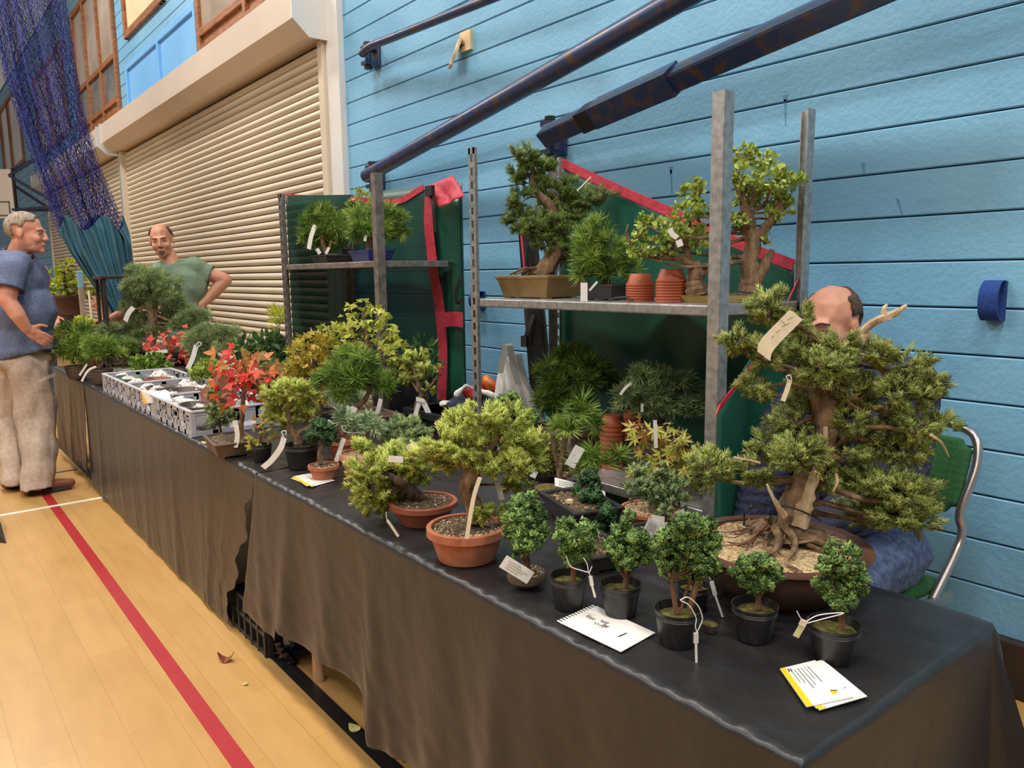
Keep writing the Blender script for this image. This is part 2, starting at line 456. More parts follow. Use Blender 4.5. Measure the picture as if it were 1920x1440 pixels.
# recessed blue panels between the windows
MT['panel_blue'] = mat('panel_blue', hexc(104, 166, 220), 0.5, scale=1.5, col2=hexc(118, 178, 228))
window('window_6', -11.72, -8.66, 3.5, 4.24, [-10.12], [], ['panel_blue'], fw=0.07, fm='panel_blue', proud=0.045)
MT['ball_yellow'] = mat('ball_yellow', hexc(196, 226, 70), 0.8, scale=60)
o = MB().lathe([(0.002, -0.033)] + [(0.033 * math.cos(a), 0.033 * math.sin(a)) for a in np.linspace(-1.4, 1.4, 9)] + [(0.002, 0.033)], (-9.62, 2.6, 3.548), 16).build('tennis_ball', MT['ball_yellow'], None, True)
tag(o, 'yellow-green tennis ball resting on top of the shutter box', 'ball')

# ------------------------------------------------------------------ gym frame pipes on the wall
def pipe(px0, px1, y1, r, label, bz, square=False, clamp=False):
    b0 = pl(px0[0], px0[1], 1, WALLY); e = pl(px1[0], px1[1], 1, y1)
    root = thing('wall_bar_pipe', label, 'pipe', b0)
    k0 = b0 + np.array([0.02, -0.13, 0.0]); k1 = b0 + np.array([0.16, -0.14, 0.015])
    d = (e - k1); e2 = k1 + d * 1.35
    n = 4 if square else 14
    mb = MB()
    if square:
        R_ = [1.41 * r] * 6
        mb.tube([k0, k0 * 0.4 + k1 * 0.6, k1, k1 + d * 0.3, k1 + d * 0.6, e2], R_, 4)
    else: mb.tube(spline([k0, k1, k1 + d * 0.2, k1 + d * 0.6, e2], 5), r, n)
    p_ = mb.build('tube', MT['pipe_blue'], root, not square)
    if square: bevel(p_, 0.008)
    bevel(MB().box(b0 + np.array([0, -0.012, 0]), (0.10, 0.024, bz)).build('wall_plate', MT['pipe_blue'], root), 0.004)
    MB().tube([b0 + np.array([0.0, -0.075, -bz / 2 - 0.02]), b0 + np.array([0, -0.075, bz / 2 + 0.02])], 0.022, 12).build('hinge_pin', MT['pipe_blue'], root, True)
    for z in (-bz / 2 + 0.015, bz / 2 - 0.015):
        MB().box(b0 + np.array([0, -0.06, z]), (0.075, 0.1, 0.025)).build('hinge_lug', MT['pipe_blue'], root)
        MB().lathe([(0.028, 0), (0.028, 0.018)], b0 + np.array([0, -0.075, z + (0.02 if z > 0 else -0.038)]), 6).build('bolt', MT['wire_black'], root)
    if clamp:
        q = k1 + d * 0.14
        u = d / np.linalg.norm(d); B = basis(u)
        MB().box(q, (2.3 * r, 2.3 * r, 0.09), B).build('clamp_band', MT['wire_black'], root)
        MB().box(q + u * 0.3, (2.45 * r, 2.45 * r, 0.5), B).build('outer_sleeve', MT['pipe_blue'], root)
    return root
pipe((716, 333), (1250, 12), 2.40, 0.047, 'thick rust-worn dark blue pole hinged to the wall beside the shutter jamb', 0.16)
pipe((708, 108), (920, -3), 2.55, 0.026, 'thin dark blue pole hinged high on the wall above the thick pole', 0.13)
pipe((1052, 262), (1600, 0), 2.50, 0.043, 'square dark blue pole with black clamp band hinged above the shelf juniper', 0.17, True, True)

# broken socket box on the wall
b0 = pl(872, 100, 1, WALLY)
MT['box_cream'] = mat('box_cream', hexc(214, 186, 140), 0.5, scale=20, col2=hexc(226, 204, 164))
sb = thing('switch_box', 'broken cream switch box hanging open on the blue wall', 'switch', b0)
MB().box(b0 + np.array([0.03, -0.01, 0.06]), (0.10, 0.02, 0.11)).build('back_plate', MT['box_cream'], sb)
bevel(MB().box(b0 + np.array([-0.03, -0.05, 0.0]), (0.10, 0.02, 0.17), basis((0.2, 0.35, 1), (1, -0.5, 0))).build('hanging_cover', MT['box_cream'], sb), 0.004)
MB().tube([b0 + np.array([0.02, -0.01, 0.05]), b0 + np.array([0.0, -0.04, 0.03]), b0 + np.array([-0.02, -0.045, 0.02])], 0.004, 6).build('cable', MT['wire_black'], sb)
# blue hook-and-loop band on the wall, two of them
MT['band_blue'] = mat('band_blue', hexc(28, 62, 128), 0.95, scale=90, bump=0.4)
def wallband(px, py, dz, lab, k):
    b0 = pl(px, py, 1, WALLY)
    root = thing('strap_band', lab, 'strap', b0)
    pts = [b0 + np.array([-0.0, -0.012, -dz]), b0 + np.array([0, -0.05 * k, -dz * 0.96]), b0 + np.array([0, -0.085 * k, -dz * 0.5]), b0 + np.array([0, -0.09 * k, dz * 0.4]), b0 + np.array([0, -0.055 * k, dz * 0.95]), b0 + np.array([0, -0.012, dz])]
    pts = spline(pts, 6)
    W = [np.array([0.028, 0, 0])] * len(pts)
    Vv = MB()
    for i in range(len(pts) - 1):
        pass
    Vv.ribbon(pts, W, np.array([0, 0.004, 0.002])); Vv.build('band_loop', MT['band_blue'], root, True)
    MB().box(b0 + np.array([0, -0.006, 0]), (0.06, 0.012, dz * 2)).build('band_backing', MT['band_blue'], root)
    return root
wallband(1868, 563, 0.062, 'blue fabric band looped on the bare wall beyond the green chair', 0.75)
wallband(905, 562, 0.05, 'blue fabric band looped on the wall beside the perforated rack post', 0.9)

# basketball goal far along the wall
MT['board_white'] = mat('board_white', hexc(206, 196, 180), 0.5, var=0.05)
q0 = atd(-40, 410, 15.0); q1 = atd(24, 318, 15.0)
bc = (q0 + q1) / 2
bk = thing('basketball_backboard', 'cream basketball backboard on dark steel arms far along the wall', 'backboard', (bc[0], bc[1], q0[2]))
hh = (q1[2] - q0[2]); uw = np.array([0.62, 0.78, 0]); nb = np.array([0.78, -0.62, 0])
Bm = np.stack([uw, -nb, UP], 1)
bevel(MB().box(bc, (0.75, 0.04, hh), Bm).build('board', MT['board_white'], bk), 0.01)
for s_ in (-1, 1):
    MB().box(bc + uw * 0.375 * s_, (0.035, 0.06, hh + 0.04), Bm).build('edge_frame', MT['base_dark'], bk)
for (dx, dz) in ((0.14, 0.32), (0.14, 0.06)):
    MB().box(bc + uw * dx + nb * 0.03 - UP * (hh / 2 - dz), (0.26, 0.012, 0.02), Bm).build('target_line', MT['ink'], bk)
for dx in (0.02, 0.26):
    MB().box(bc + uw * dx + nb * 0.03 - UP * (hh / 2 - 0.19), (0.02, 0.012, 0.27), Bm).build('target_line', MT['ink'], bk)
wl = pl(45, 300, 1, WALLY)
for (za, zb) in ((0.35, 0.9), (-0.3, -0.25), (0.35, -0.3)):
    wp = np.array([bc[0] + 0.9, WALLY, bc[2] + zb]); MB().tube([bc + uw * 0.3 + UP * za, wp], 0.03, 8).build('support_arm', MT['pipe_blue'], bk, True)
    wp2 = np.array([bc[0] - 0.2, WALLY, bc[2] + zb]); MB().tube([bc + uw * 0.1 + UP * za, wp2], 0.03, 8).build('support_arm', MT['pipe_blue'], bk, True)
MB().box((bc[0] + 0.4, WALLY - 0.02, bc[2] - 0.3), (1.8, 0.05, 0.12)).build('wall_beam', MT['pipe_blue'], bk)

# ================================================================== tables and cloths
def cloth_mat(name, c1, c2):
    m = mat(name, hexc(*c1), 0.38, scale=5, col2=hexc(*c2), bump=0.25, bscale=22, sheen=0.04, spec=0.55)
    m.node_tree.nodes['Principled BSDF'].inputs['Sheen Roughness'].default_value = 0.4
    return m
MT['cloth_satin'] = cloth_mat('cloth_satin', (31, 29, 30), (41, 38, 39))
MT['cloth_far'] = cloth_mat('cloth_far', (27, 22, 19), (36, 30, 25))
MT['wood_leg'] = mat('wood_leg', hexc(176, 132, 92), 0.6, scale=20, col2=hexc(204, 166, 126), stretch=(1, 1, 0.2))
MT['table_top'] = mat('table_top', hexc(90, 70, 52), 0.6)
MT['steel'] = mat('galvanised_steel', hexc(150, 148, 146), 0.42, scale=45, col2=hexc(182, 180, 178), metal=0.75, detail=8)
MT['steel_dark'] = mat('weathered_steel', hexc(112, 104, 96), 0.5, scale=30, col2=hexc(146, 138, 130), metal=0.6, detail=8)
MT['hole'] = mat('dark_hole', hexc(20, 20, 20), 0.9)
MT['rust'] = mat('rust', hexc(116, 70, 44), 0.9, scale=60, col2=hexc(150, 104, 74))

def table(x0, x1, y0, y1, label, legs=True):
    root = thing('trestle_table', label, 'table', ((x0 + x1) / 2, (y0 + y1) / 2, 0))
    MB().box(((x0 + x1) / 2, (y0 + y1) / 2, 0.70), (x1 - x0, y1 - y0, 0.03)).build('tabletop', MT['table_top'], root)
    for x in (x0 + 0.1, x1 - 0.1):
        for y in (y0 + 0.09, y1 - 0.06):
            MB().tube([(x, y, 0.0), (x, y, 0.69)], 0.021, 12).build('leg', MT['wood_leg'], root, True)
    return root
TF, TB = 0.93, 1.60
t1 = table(-2.50, -0.53, TF + 0.012, TB - 0.012, 'near trestle table under the satin black cloth with the big juniper')
t2 = table(-5.70, -2.56, TF + 0.012, TB - 0.012, 'long trestle table under the brownish black cloth with grey crates')
t3 = table(-6.98, -5.76, TF + 0.012, TB - 0.012, 'short trestle table beside the man in khaki trousers')

def noise1(x, seed, freqs):
    r = np.random.default_rng(seed); y = np.zeros_like(x)
    for f in freqs: y += np.sin(x * f + r.uniform(0, 6.28)) * r.uniform(0.5, 1)
    return y / len(freqs)
def cloth(name, label, x0, x1, over_l, over_r, zb, m, seed, fold=1.0, edge_l=None, edge_r=None, nx=220):
    """rectangle of cloth laid over a table; what hangs past an edge falls, with pleats"""
    front = 0.72; back = 0.30
    A = np.concatenate([np.linspace(x0 - over_l, x0, 12, endpoint=False) if over_l else [], np.linspace(x0, x1, nx), np.linspace(x1, x1 + over_r, 50)[1:] if over_r else []])
    Bv = np.concatenate([np.linspace(-front, 0, 46, endpoint=False), np.linspace(0, TB - TF, 40), np.linspace(TB - TF, TB - TF + back, 14)[1:]])
    a, b = np.meshgrid(A, Bv, indexing='ij')
    oa = np.where(a < x0, a - x0, np.where(a > x1, a - x1, 0.0)); ob = np.where(b < 0, b, np.where(b > TB - TF, b - (TB - TF), 0.0))
    X = np.clip(a, x0, x1); Y = np.clip(b, 0, TB - TF) + TF
    # front hem height follows zb(x)
    zbot = np.vectorize(zb)(np.clip(a, x0, x1))
    ob_s = np.where(ob < 0, ob * (TZ - zbot) / front, ob)
    hx = np.abs(oa); hy = np.abs(ob_s)
    rr = np.hypot(hx, hy)
    corner = (hx > 0) & (hy > 0)
    drop = np.where(corner, rr, hx + hy)
    phi = np.arctan2(hy, hx + 1e-9)
    bul = np.where(corner, 0.20 + 0.12 * np.cos(4 * phi + 0.6), 0.0) * rr
    X = X + np.sign(oa) * (np.where(corner, bul * np.cos(phi), 0) + 0.004)
    Y = Y + np.sign(ob_s) * (np.where(corner, bul * np.sin(phi), 0) + 0.004)
    # rounded edge
    e = 0.012
    Z = TZ - drop + np.where(drop > 0, np.minimum(drop, e) * 0.25, 0)
    w = np.clip(drop / 0.7, 0, 1)
    # pleats of the hanging part
    f1 = noise1(a, seed, [9, 14, 21, 31]) * 0.030 + noise1(a + b * 0.25, seed + 1, [40, 57, 73]) * 0.006
    f1 = f1 + np.exp(-((np.mod(a + 0.13 * seed, 0.55) - 0.27) / 0.05) ** 2) * 0.028
    f1 = f1 + 0.003 * noise1(b * 1.0 + a * 0.7, seed + 4, [30, 47, 64])
    hang_f = (ob_s < 0)
    Y = np.where(hang_f, Y - fold * (w * (f1 + 0.02)) - 0.002, Y)
    f2 = noise1(b, seed + 2, [11, 17, 29]) * 0.03
    X = np.where((oa > 0), X + fold * w * (f2 + 0.02), X)
    # creases of the top
    top = (drop <= 0)
    cr_ = 0.0030 * noise1(a * 1.0 + b * 0.6, seed + 5, [23, 37, 61, 85]) + 0.0028 * noise1(b - a * 0.4, seed + 6, [31, 53, 77])
    ridge = np.exp(-((b - 0.34) / 0.006) ** 2) * 0.004 + np.exp(-((np.mod(a, 0.62) - 0.3) / 0.006) ** 2) * 0.004
    edgew = np.exp(-(np.minimum(np.abs(b), 10) / 0.05) ** 2)
    Z = np.where(top, Z + cr_ * (1 - 0.5 * edgew) + ridge - 0.0015, Z)
    Z = Z + np.where(top, 0.004 * edgew * noise1(a, seed + 8, [60, 93, 130]), 0)
    # ragged side edges
    if edge_l is not None:
        s = np.clip(1 - (a - x0) / 0.5, 0, 1); X = X + np.where(hang_f, s * edge_l(w), 0)
    if edge_r is not None:
        s = np.clip(1 - (x1 - a) / 0.7, 0, 1); X = X + np.where(hang_f, s * edge_r(w), 0)
    Z = np.maximum(Z, 0.006)
    V = np.stack([X, Y, Z], -1).reshape(-1, 3); n0, n1 = a.shape
    idx = np.arange(n0 * n1).reshape(n0, n1)
    Fq = np.stack([idx[:-1, :-1], idx[1:, :-1], idx[1:, 1:], idx[:-1, 1:]], -1).reshape(-1, 4)
    T = np.concatenate([Fq[:, [0, 1, 2]], Fq[:, [0, 2, 3]]])
    o = mobj(name, V, T, m, None, True)
    so = o.modifiers.new('thick', 'SOLIDIFY'); so.thickness = 0.0012; so.offset = -1
    tag(o, label, 'tablecloth')
    return o
def zb1(x):
    if x < -2.36: return 0.16
    if x < -1.82: return 0.235 + 0.02 * math.sin(x * 9)
    t_ = min(1, (x + 1.82) / 0.05); return 0.24 * (1 - t_) + t_ * (0.13 + 0.06 * max(0, x + 1.75) / 0.4)
cloth('tablecloth', 'satin black cloth over the near table, hem lifted off the floor', -2.60, -0.525, 0, 0.62, zb1, MT['cloth_satin'], 3, 1.0,
      edge_l=lambda w_: -0.22 * w_, nx=240)
cloth('tablecloth', 'brownish black cloth with ragged side edge hanging below the grey crates', -5.72, -2.62, 0, 0, lambda x: 0.02, MT['cloth_far'], 5, 0.25,
      edge_r=lambda w_: -0.42 * w_ ** 1.2 + 0.03 * np.sin(w_ * 21) + 0.012 * np.sin(w_ * 53), nx=260)
cloth('tablecloth', 'dark cloth over the short table behind the man in khaki trousers', -7.0, -5.70, 0, 0, lambda x: 0.09 + 0.02 * math.sin(6 * x), MT['cloth_far'], 8, 0.7, nx=100)

# black crate and rubble of string on the floor below the cloth gap
MT['crate_black'] = mat('crate_black', hexc(26, 26, 28), 0.5, scale=25, col2=hexc(40, 40, 42))
def ribbed_crate(x0, x1, y0, y1, h, label):
    r = thing('storage_crate', label, 'crate', ((x0 + x1) / 2, (y0 + y1) / 2, 0))
    mb = MB(); cx, cy = (x0 + x1) / 2, (y0 + y1) / 2
    MB().box((cx, cy, 0.012), (x1 - x0 - 0.02, y1 - y0 - 0.02, 0.02)).build('base', MT['crate_black'], r)
    for (c, s) in (((cx, y0, h / 2), (x1 - x0, 0.012, h)), ((cx, y1, h / 2), (x1 - x0, 0.012, h)), ((x0, cy, h / 2), (0.012, y1 - y0, h)), ((x1, cy, h / 2), (0.012, y1 - y0, h))):
        MB().box(c, s).build('side_panel', MT['crate_black'], r)
    k = 6
    for i in range(k):
        x = x0 + (x1 - x0) * i / (k - 1)
        MB().box((x, y0 - 0.01, h / 2), (0.014, 0.02, h)).build('rib', MT['crate_black'], r)
        y = y0 + (y1 - y0) * i / (k - 1)
        MB().box((x1 + 0.01, y, h / 2), (0.02, 0.014, h)).build('rib', MT['crate_black'], r)
    for z in (0.012, h * 0.5, h - 0.01):
        MB().box((cx, y0 - 0.009, z), (x1 - x0, 0.018, 0.016)).build('band', MT['crate_black'], r)
        MB().box((x1 + 0.009, cy, z), (0.018, y1 - y0, 0.016)).build('band', MT['crate_black'], r)
    return r
ribbed_crate(-3.02, -2.68, 0.965, 1.36, 0.17, 'ribbed black crate on the floor in the gap between the cloths')
MT['film_black'] = mat('film_black', hexc(18, 18, 20), 0.22)
mb = MB(); r = np.random.default_rng(4); c0 = pl(540, 1240, 2, 0.0)
for i in range(14):
    p = [c0 + np.array([r.uniform(-0.05, 0.05), r.uniform(-0.04, 0.05), 0.006 + 0.055 * abs(math.sin(k * 1.7 + i))]) for k in range(4)]
    mb.ribbon(spline(p, 4), (0.012, 0.008, 0.004), (0, 0, 0.0008))
o = mb.build('plastic_wrap', MT['film_black'], None, True); tag(o, 'crumpled black plastic wrap by the table leg', 'plastic wrap')

# fallen leaves on the floor
MT['leaf_brown'] = mat('leaf_brown', hexc(120, 62, 34), 0.8, scale=40); MT['leaf_pale'] = mat('leaf_pale', hexc(196, 178, 110), 0.8, scale=40)
def dry_leaf(px, py, l, m, label, a, curl=0.3, z=0.0):
    c = pl(px, py, 2, z + 0.004); R3 = rotz(a); P = []; W = []
    for k in range(6):
        t_ = k / 5 - 0.5; P.append(c + R3 @ np.array([t_ * l, 0, curl * l * (2 * t_) ** 2])); W.append(R3 @ np.array([0, 0.28 * l * math.cos(t_ * 3.0) + 0.001, 0.05 * l]))
    o = MB().ribbon(P, W, (0, 0, 0.0006)).build('fallen_leaf', m, None); tag(o, label, 'leaf'); return o
dry_leaf(424, 1238, 0.06, MT['leaf_brown'], 'curled russet leaf on the floor between red and black lines', 0.9, 0.5)
dry_leaf(665, 1366, 0.05, MT['leaf_pale'], 'pale yellow leaf lying on the black court line', 0.3, 0.15)
dry_leaf(758, 1425, 0.025, MT['leaf_brown'], 'small dark leaf scrap by the black line', 0.2, 0.2)
dry_leaf(459, 1282, 0.025, MT['leaf_pale'], 'tiny tan leaf scrap on the open floor', 0.5, 0.2)
dry_leaf(385, 830, 0.035, MT['leaf_pale'], 'pale leaf on the cloth beside the grey crates', 0.7, 0.1, TZ)

# ================================================================== slotted steel racks
def post(root, x, y, h, fx, fy, m, plain=False):
    """slotted angle: flange along x (fx) and flange along y (fy)"""
    w_ = 0.040; th = 0.003
    mb = MB()
    if plain:
        mb.box((x + fx * w_ / 2, y, h / 2), (w_, th, h))
    else:
        for e in (0.006, w_ - 0.006): mb.box((x + fx * e, y, h / 2), (0.012, th, h))
        z = 0.02
        while z < h - 0.02:
            mb.box((x + fx * w_ / 2, y, z), (0.018, th, 0.022)); z += 0.05
        mb.box((x + fx * w_ / 2, y, h - 0.012), (w_, th, 0.024))
    mb.build('post', m, root)
    mb = MB()
    mb.box((x, y + fy * w_ / 2, h / 2), (th, w_, h))
    mb.box((x + fx * (w_ - 0.001), y + fy * 0.006, h / 2), (0.003, 0.012, h))
    mb.build('post_flange', m, root)
def shelf(root, x0, x1, y0, y1, z, m):
    mb = MB()
    mb.box(((x0 + x1) / 2, (y0 + y1) / 2, z - 0.002), (x1 - x0, y1 - y0, 0.004))
    o = mb.build('shelf_tray', m, root)
    for (c, s) in ((((x0 + x1) / 2, y0 + 0.004, z - 0.016), (x1 - x0 - 0.07, 0.012, 0.032)), (((x0 + x1) / 2, y1 - 0.004, z - 0.016), (x1 - x0 - 0.07, 0.012, 0.032)),
                   ((x0 + 0.004, (y0 + y1) / 2, z - 0.016), (0.012, y1 - y0 - 0.07, 0.032)), ((x1 - 0.004, (y0 + y1) / 2, z - 0.016), (0.012, y1 - y0 - 0.07, 0.032))):
        bevel(MB().box(c, s).build('shelf_lip', m, root), 0.005, 3)
    for x in (x0 + 0.02, x1 - 0.02):
        MB().box((x, y0 + 0.02, z - 0.02), (0.05, 0.03, 0.02)).build('corner_bracket', MT['rust'] if x < x0 + 0.1 else m, root)
def rack(x0, x1, y0, y1, hs, shelves, label, m):
    root = thing('slotted_rack', label, 'rack', ((x0 + x1) / 2, (y0 + y1) / 2, 0))
    post(root, x0, y0, hs[0], 1, 1, m); post(root, x1, y0, hs[1], -1, 1, m, True)
    post(root, x0, y1, hs[2], 1, -1, m); post(root, x1, y1, hs[3], -1, -1, m, True)
    for z in shelves: shelf(root, x0 + 0.01, x1 - 0.01, y0 + 0.008, y1 - 0.008, z, m)
    return root
RX0, RX1, RY0, RY1 = -2.515, -1.325, 1.80, 2.25
LX0, LX1 = -4.42, -3.265
LOWZ = 0.70; RSZ = 1.305; LSZ = 1.470
rack(RX0, RX1, RY0, RY1, (1.885, 1.885, 1.885, 1.885), (LOWZ, RSZ), 'galvanised slotted rack beside the seated man, hawthorn on its upper shelf', MT['steel'])
rack(LX0, LX1, RY0, RY1, (1.875, 1.875, 1.60, 0.74), (LOWZ, LSZ), 'weathered slotted rack near the shutter with two pines on its upper shelf', MT['steel_dark'])

# ================================================================== green mesh covers with red binding
m, t, b = nt('green_mesh'); N, L = t.nodes, t.links
b.inputs['Base Color'].default_value = (*hexc(20, 66, 54), 1); b.inputs['Roughness'].default_value = 0.4
tcx = N.new('ShaderNodeTexCoord'); nzx = N.new('ShaderNodeTexNoise'); nzx.inputs['Scale'].default_value = 3.0; L.new(tcx.outputs['Object'], nzx.inputs['Vector'])
crx = N.new('ShaderNodeValToRGB'); crx.color_ramp.elements[0].color = (*hexc(14, 54, 44), 1); crx.color_ramp.elements[1].color = (*hexc(28, 78, 62), 1)
L.new(nzx.outputs['Fac'], crx.inputs['Fac']); L.new(crx.outputs['Color'], b.inputs['Base Color'])
tp = N.new('ShaderNodeBsdfTransparent'); mx = N.new('ShaderNodeMixShader'); mx.inputs['Fac'].default_value = 0.16
L.new(b.outputs['BSDF'], mx.inputs[1]); L.new(tp.outputs['BSDF'], mx.inputs[2]); L.new(mx.outputs['Shader'], N['Material Output'].inputs['Surface'])
MT['green_mesh'] = m
MT['binding_red'] = mat('binding_red', hexc(164, 34, 54), 0.6, scale=40, col2=hexc(186, 52, 70), bump=0.2)
MT['webbing'] = mat('webbing', hexc(20, 19, 20), 0.6)
MT['vinyl_black'] = mat('vinyl_black', hexc(24, 24, 26), 0.35)
MT['vinyl_green'] = mat('vinyl_green', hexc(22, 72, 58), 0.35, scale=3, col2=hexc(30, 88, 70))
def panel(name, corners, m, parent, nx=24, nz=24, wave=0.012, seed=1, axis=(0, 1, 0)):
    """cloth patch spanned by top-left, top-right, bottom-right, bottom-left"""
    tl, tr, brr, bl = [np.asarray(c, float) for c in corners]
    V = []
    r = np.random.default_rng(seed); ph = r.uniform(0, 6, 6); ax = np.asarray(axis, float)
    for j in range(nz + 1):
        for i in range(nx + 1):
            u, v = i / nx, j / nz
            p = (tl * (1 - u) + tr * u) * (1 - v) + (bl * (1 - u) + brr * u) * v
            wv = wave * (math.sin(u * 9 + ph[0] + v) * 0.6 + math.sin(u * 17 + ph[1] - 2 * v) * 0.3 + math.sin(v * 7 + ph[2] + u * 3) * 0.4) * min(1, v * 4) * min(1, u * 7, (1 - u) * 7)
            V.append(p + ax * wv)
    Fc = [(j * (nx + 1) + i, j * (nx + 1) + i + 1, (j + 1) * (nx + 1) + i + 1, (j + 1) * (nx + 1) + i) for j in range(nz) for i in range(nx)]
    o = mobj(name, V, Fc, m, parent, True)
    s_ = o.modifiers.new('thick', 'SOLIDIFY'); s_.thickness = 0.0012
    return o
def strap(name, pts, w_, m, parent, wdir=(1, 0, 0), th=(0, 0.0012, 0.0)):
    wv = np.asarray(wdir, float) * w_ / 2
    return MB().ribbon(spline(pts, 6), wv, th).build(name, m, parent, True)
# cover of the far rack
YB = RY1 + 0.03
g1 = thing('rack_cover', 'green mesh rack cover with red flap and long red band near the shutter', 'cover', ((LX0 + LX1) / 2, YB, 0.05))
panel('back_mesh', [(LX0 - 0.03, YB, 1.90), (LX1 + 0.02, YB, 1.86), (LX1 + 0.02, YB, 0.25), (LX0 - 0.03, YB, 0.25)], MT['green_mesh'], g1, seed=2, wave=0.015)
panel('side_mesh', [(LX0 - 0.012, RY0 + 0.05, 1.87), (LX0 - 0.03, YB, 1.90), (LX0 - 0.03, YB, 0.25), (LX0 - 0.012, RY0 + 0.05, 0.3)], MT['green_mesh'], g1, seed=3, wave=0.02, axis=(1, 0, 0))
q = [pl(535, 368, 1, YB), pl(600, 372, 1, YB), pl(655, 373, 1, YB), pl(740, 379, 1, YB), pl(795, 352, 1, YB)]
strap('top_binding', [p + np.array([0, -0.006, 0]) for p in q], 0.035, MT['binding_red'], g1, (0, 0, 1), (0, 0.002, 0))
yf = YB - 0.02
panel('side_flap', [pl(800, 356, 1, yf), pl(860, 372, 1, yf), pl(872, 745, 1, yf), pl(830, 752, 1, yf)], MT['vinyl_green'], g1, seed=5, wave=0.012)
yf -= 0.03
pts = [pl(x, y, 1, yf) for x, y in ((806, 353), (804, 420), (812, 500), (824, 580), (830, 660), (828, 750))]
strap('long_band', pts, 0.088, MT['binding_red'], g1, (0.98, 0.0, 0.0), (0, 0.0015, 0))
yf -= 0.02
panel('red_flap', [pl(793, 352, 1, yf), pl(850, 329, 1, yf), pl(872, 368, 1, yf - 0.05), pl(824, 390, 1, yf - 0.05)], MT['binding_red'], g1, 10, 10, 0.012, 6)
strap('cross_band', [pl(832, 600, 1, yf), pl(850, 598, 1, yf), pl(868, 600, 1, yf)], 0.075, MT['binding_red'], g1, (0, 0, 1), (0, 0.0015, 0))
strap('buckle_strap', [pl(804, 354, 1, yf - 0.03), pl(812, 385, 1, yf - 0.06), pl(816, 436, 1, yf - 0.04)], 0.028, MT['webbing'], g1)
MB().box(pl(806, 358, 1, yf - 0.06), (0.06, 0.02, 0.05)).build('buckle', MT['webbing'], g1)
strap('buckle_strap', [pl(866, 520, 1, yf), pl(856, 545, 1, yf), pl(858, 570, 1, yf), pl(868, 560, 1, yf)], 0.03, MT['webbing'], g1)
# cover of the near rack: slumped, diagonal top edge
g2 = thing('rack_cover', 'slumped dark green rack cover with diagonal red edge behind the hawthorn', 'cover', ((RX0 + RX1) / 2, YB, 0.05))
tl = pl(1050, 303, 1, YB); mid = pl(1270, 403, 1, YB); tr = pl(1490, 497, 1, YB)
panel('back_mesh', [tl, tr, (tr[0], YB, 0.2), (tl[0], YB, 0.2)], MT['vinyl_green'], g2, 40, 30, 0.03, 9)
strap('top_binding', [p + np.array([0, -0.006, 0]) for p in (tl, pl(1150, 350, 1, YB), mid, pl(1400, 462, 1, YB), tr)], 0.036, MT['binding_red'], g2, (0.35, 0, 0.93), (0, 0.0025, 0))
a = pl(1508, 508, 1, YB + 0.02); c = pl(1345, 770, 0, RX1 + 0.008)
panel('side_mesh', [c, a, (a[0], YB, 0.1), (c[0], c[1], 0.1)], MT['vinyl_green'], g2, 16, 20, 0.03, 11, (1, 0, 0))
strap('side_binding', [a + np.array([0.004, 0, 0.02]), (a + c) / 2 + np.array([0.01, 0, -0.02]), c], 0.034, MT['binding_red'], g2, (0, 0.5, 0.87), (0.002, 0, 0))
lf = [pl(x, y, 1, YB - 0.03) for x, y in ((975, 418), (972, 470), (985, 540), (992, 620), (1000, 720))]
panel('folded_flap', [pl(970, 410, 1, YB - 0.02), pl(1004, 410, 1, YB - 0.02), pl(1040, 760, 1, YB - 0.02), pl(996, 760, 1, YB - 0.02)], MT['vinyl_black'], g2, 8, 20, 0.02, 12)
strap('flap_piping', [pl(x, y, 1, YB - 0.05) for x, y in ((976, 425), (980, 470), (984, 510))], 0.012, MT['binding_red'], g2)
strap('buckle_strap', [pl(1000, 590, 1, YB - 0.05), pl(990, 620, 1, YB - 0.06), pl(984, 640, 1, YB - 0.05)], 0.03, MT['webbing'], g2)
MB().box(pl(984, 640, 1, YB - 0.06), (0.04, 0.015, 0.05)).build('buckle', MT['webbing'], g2)

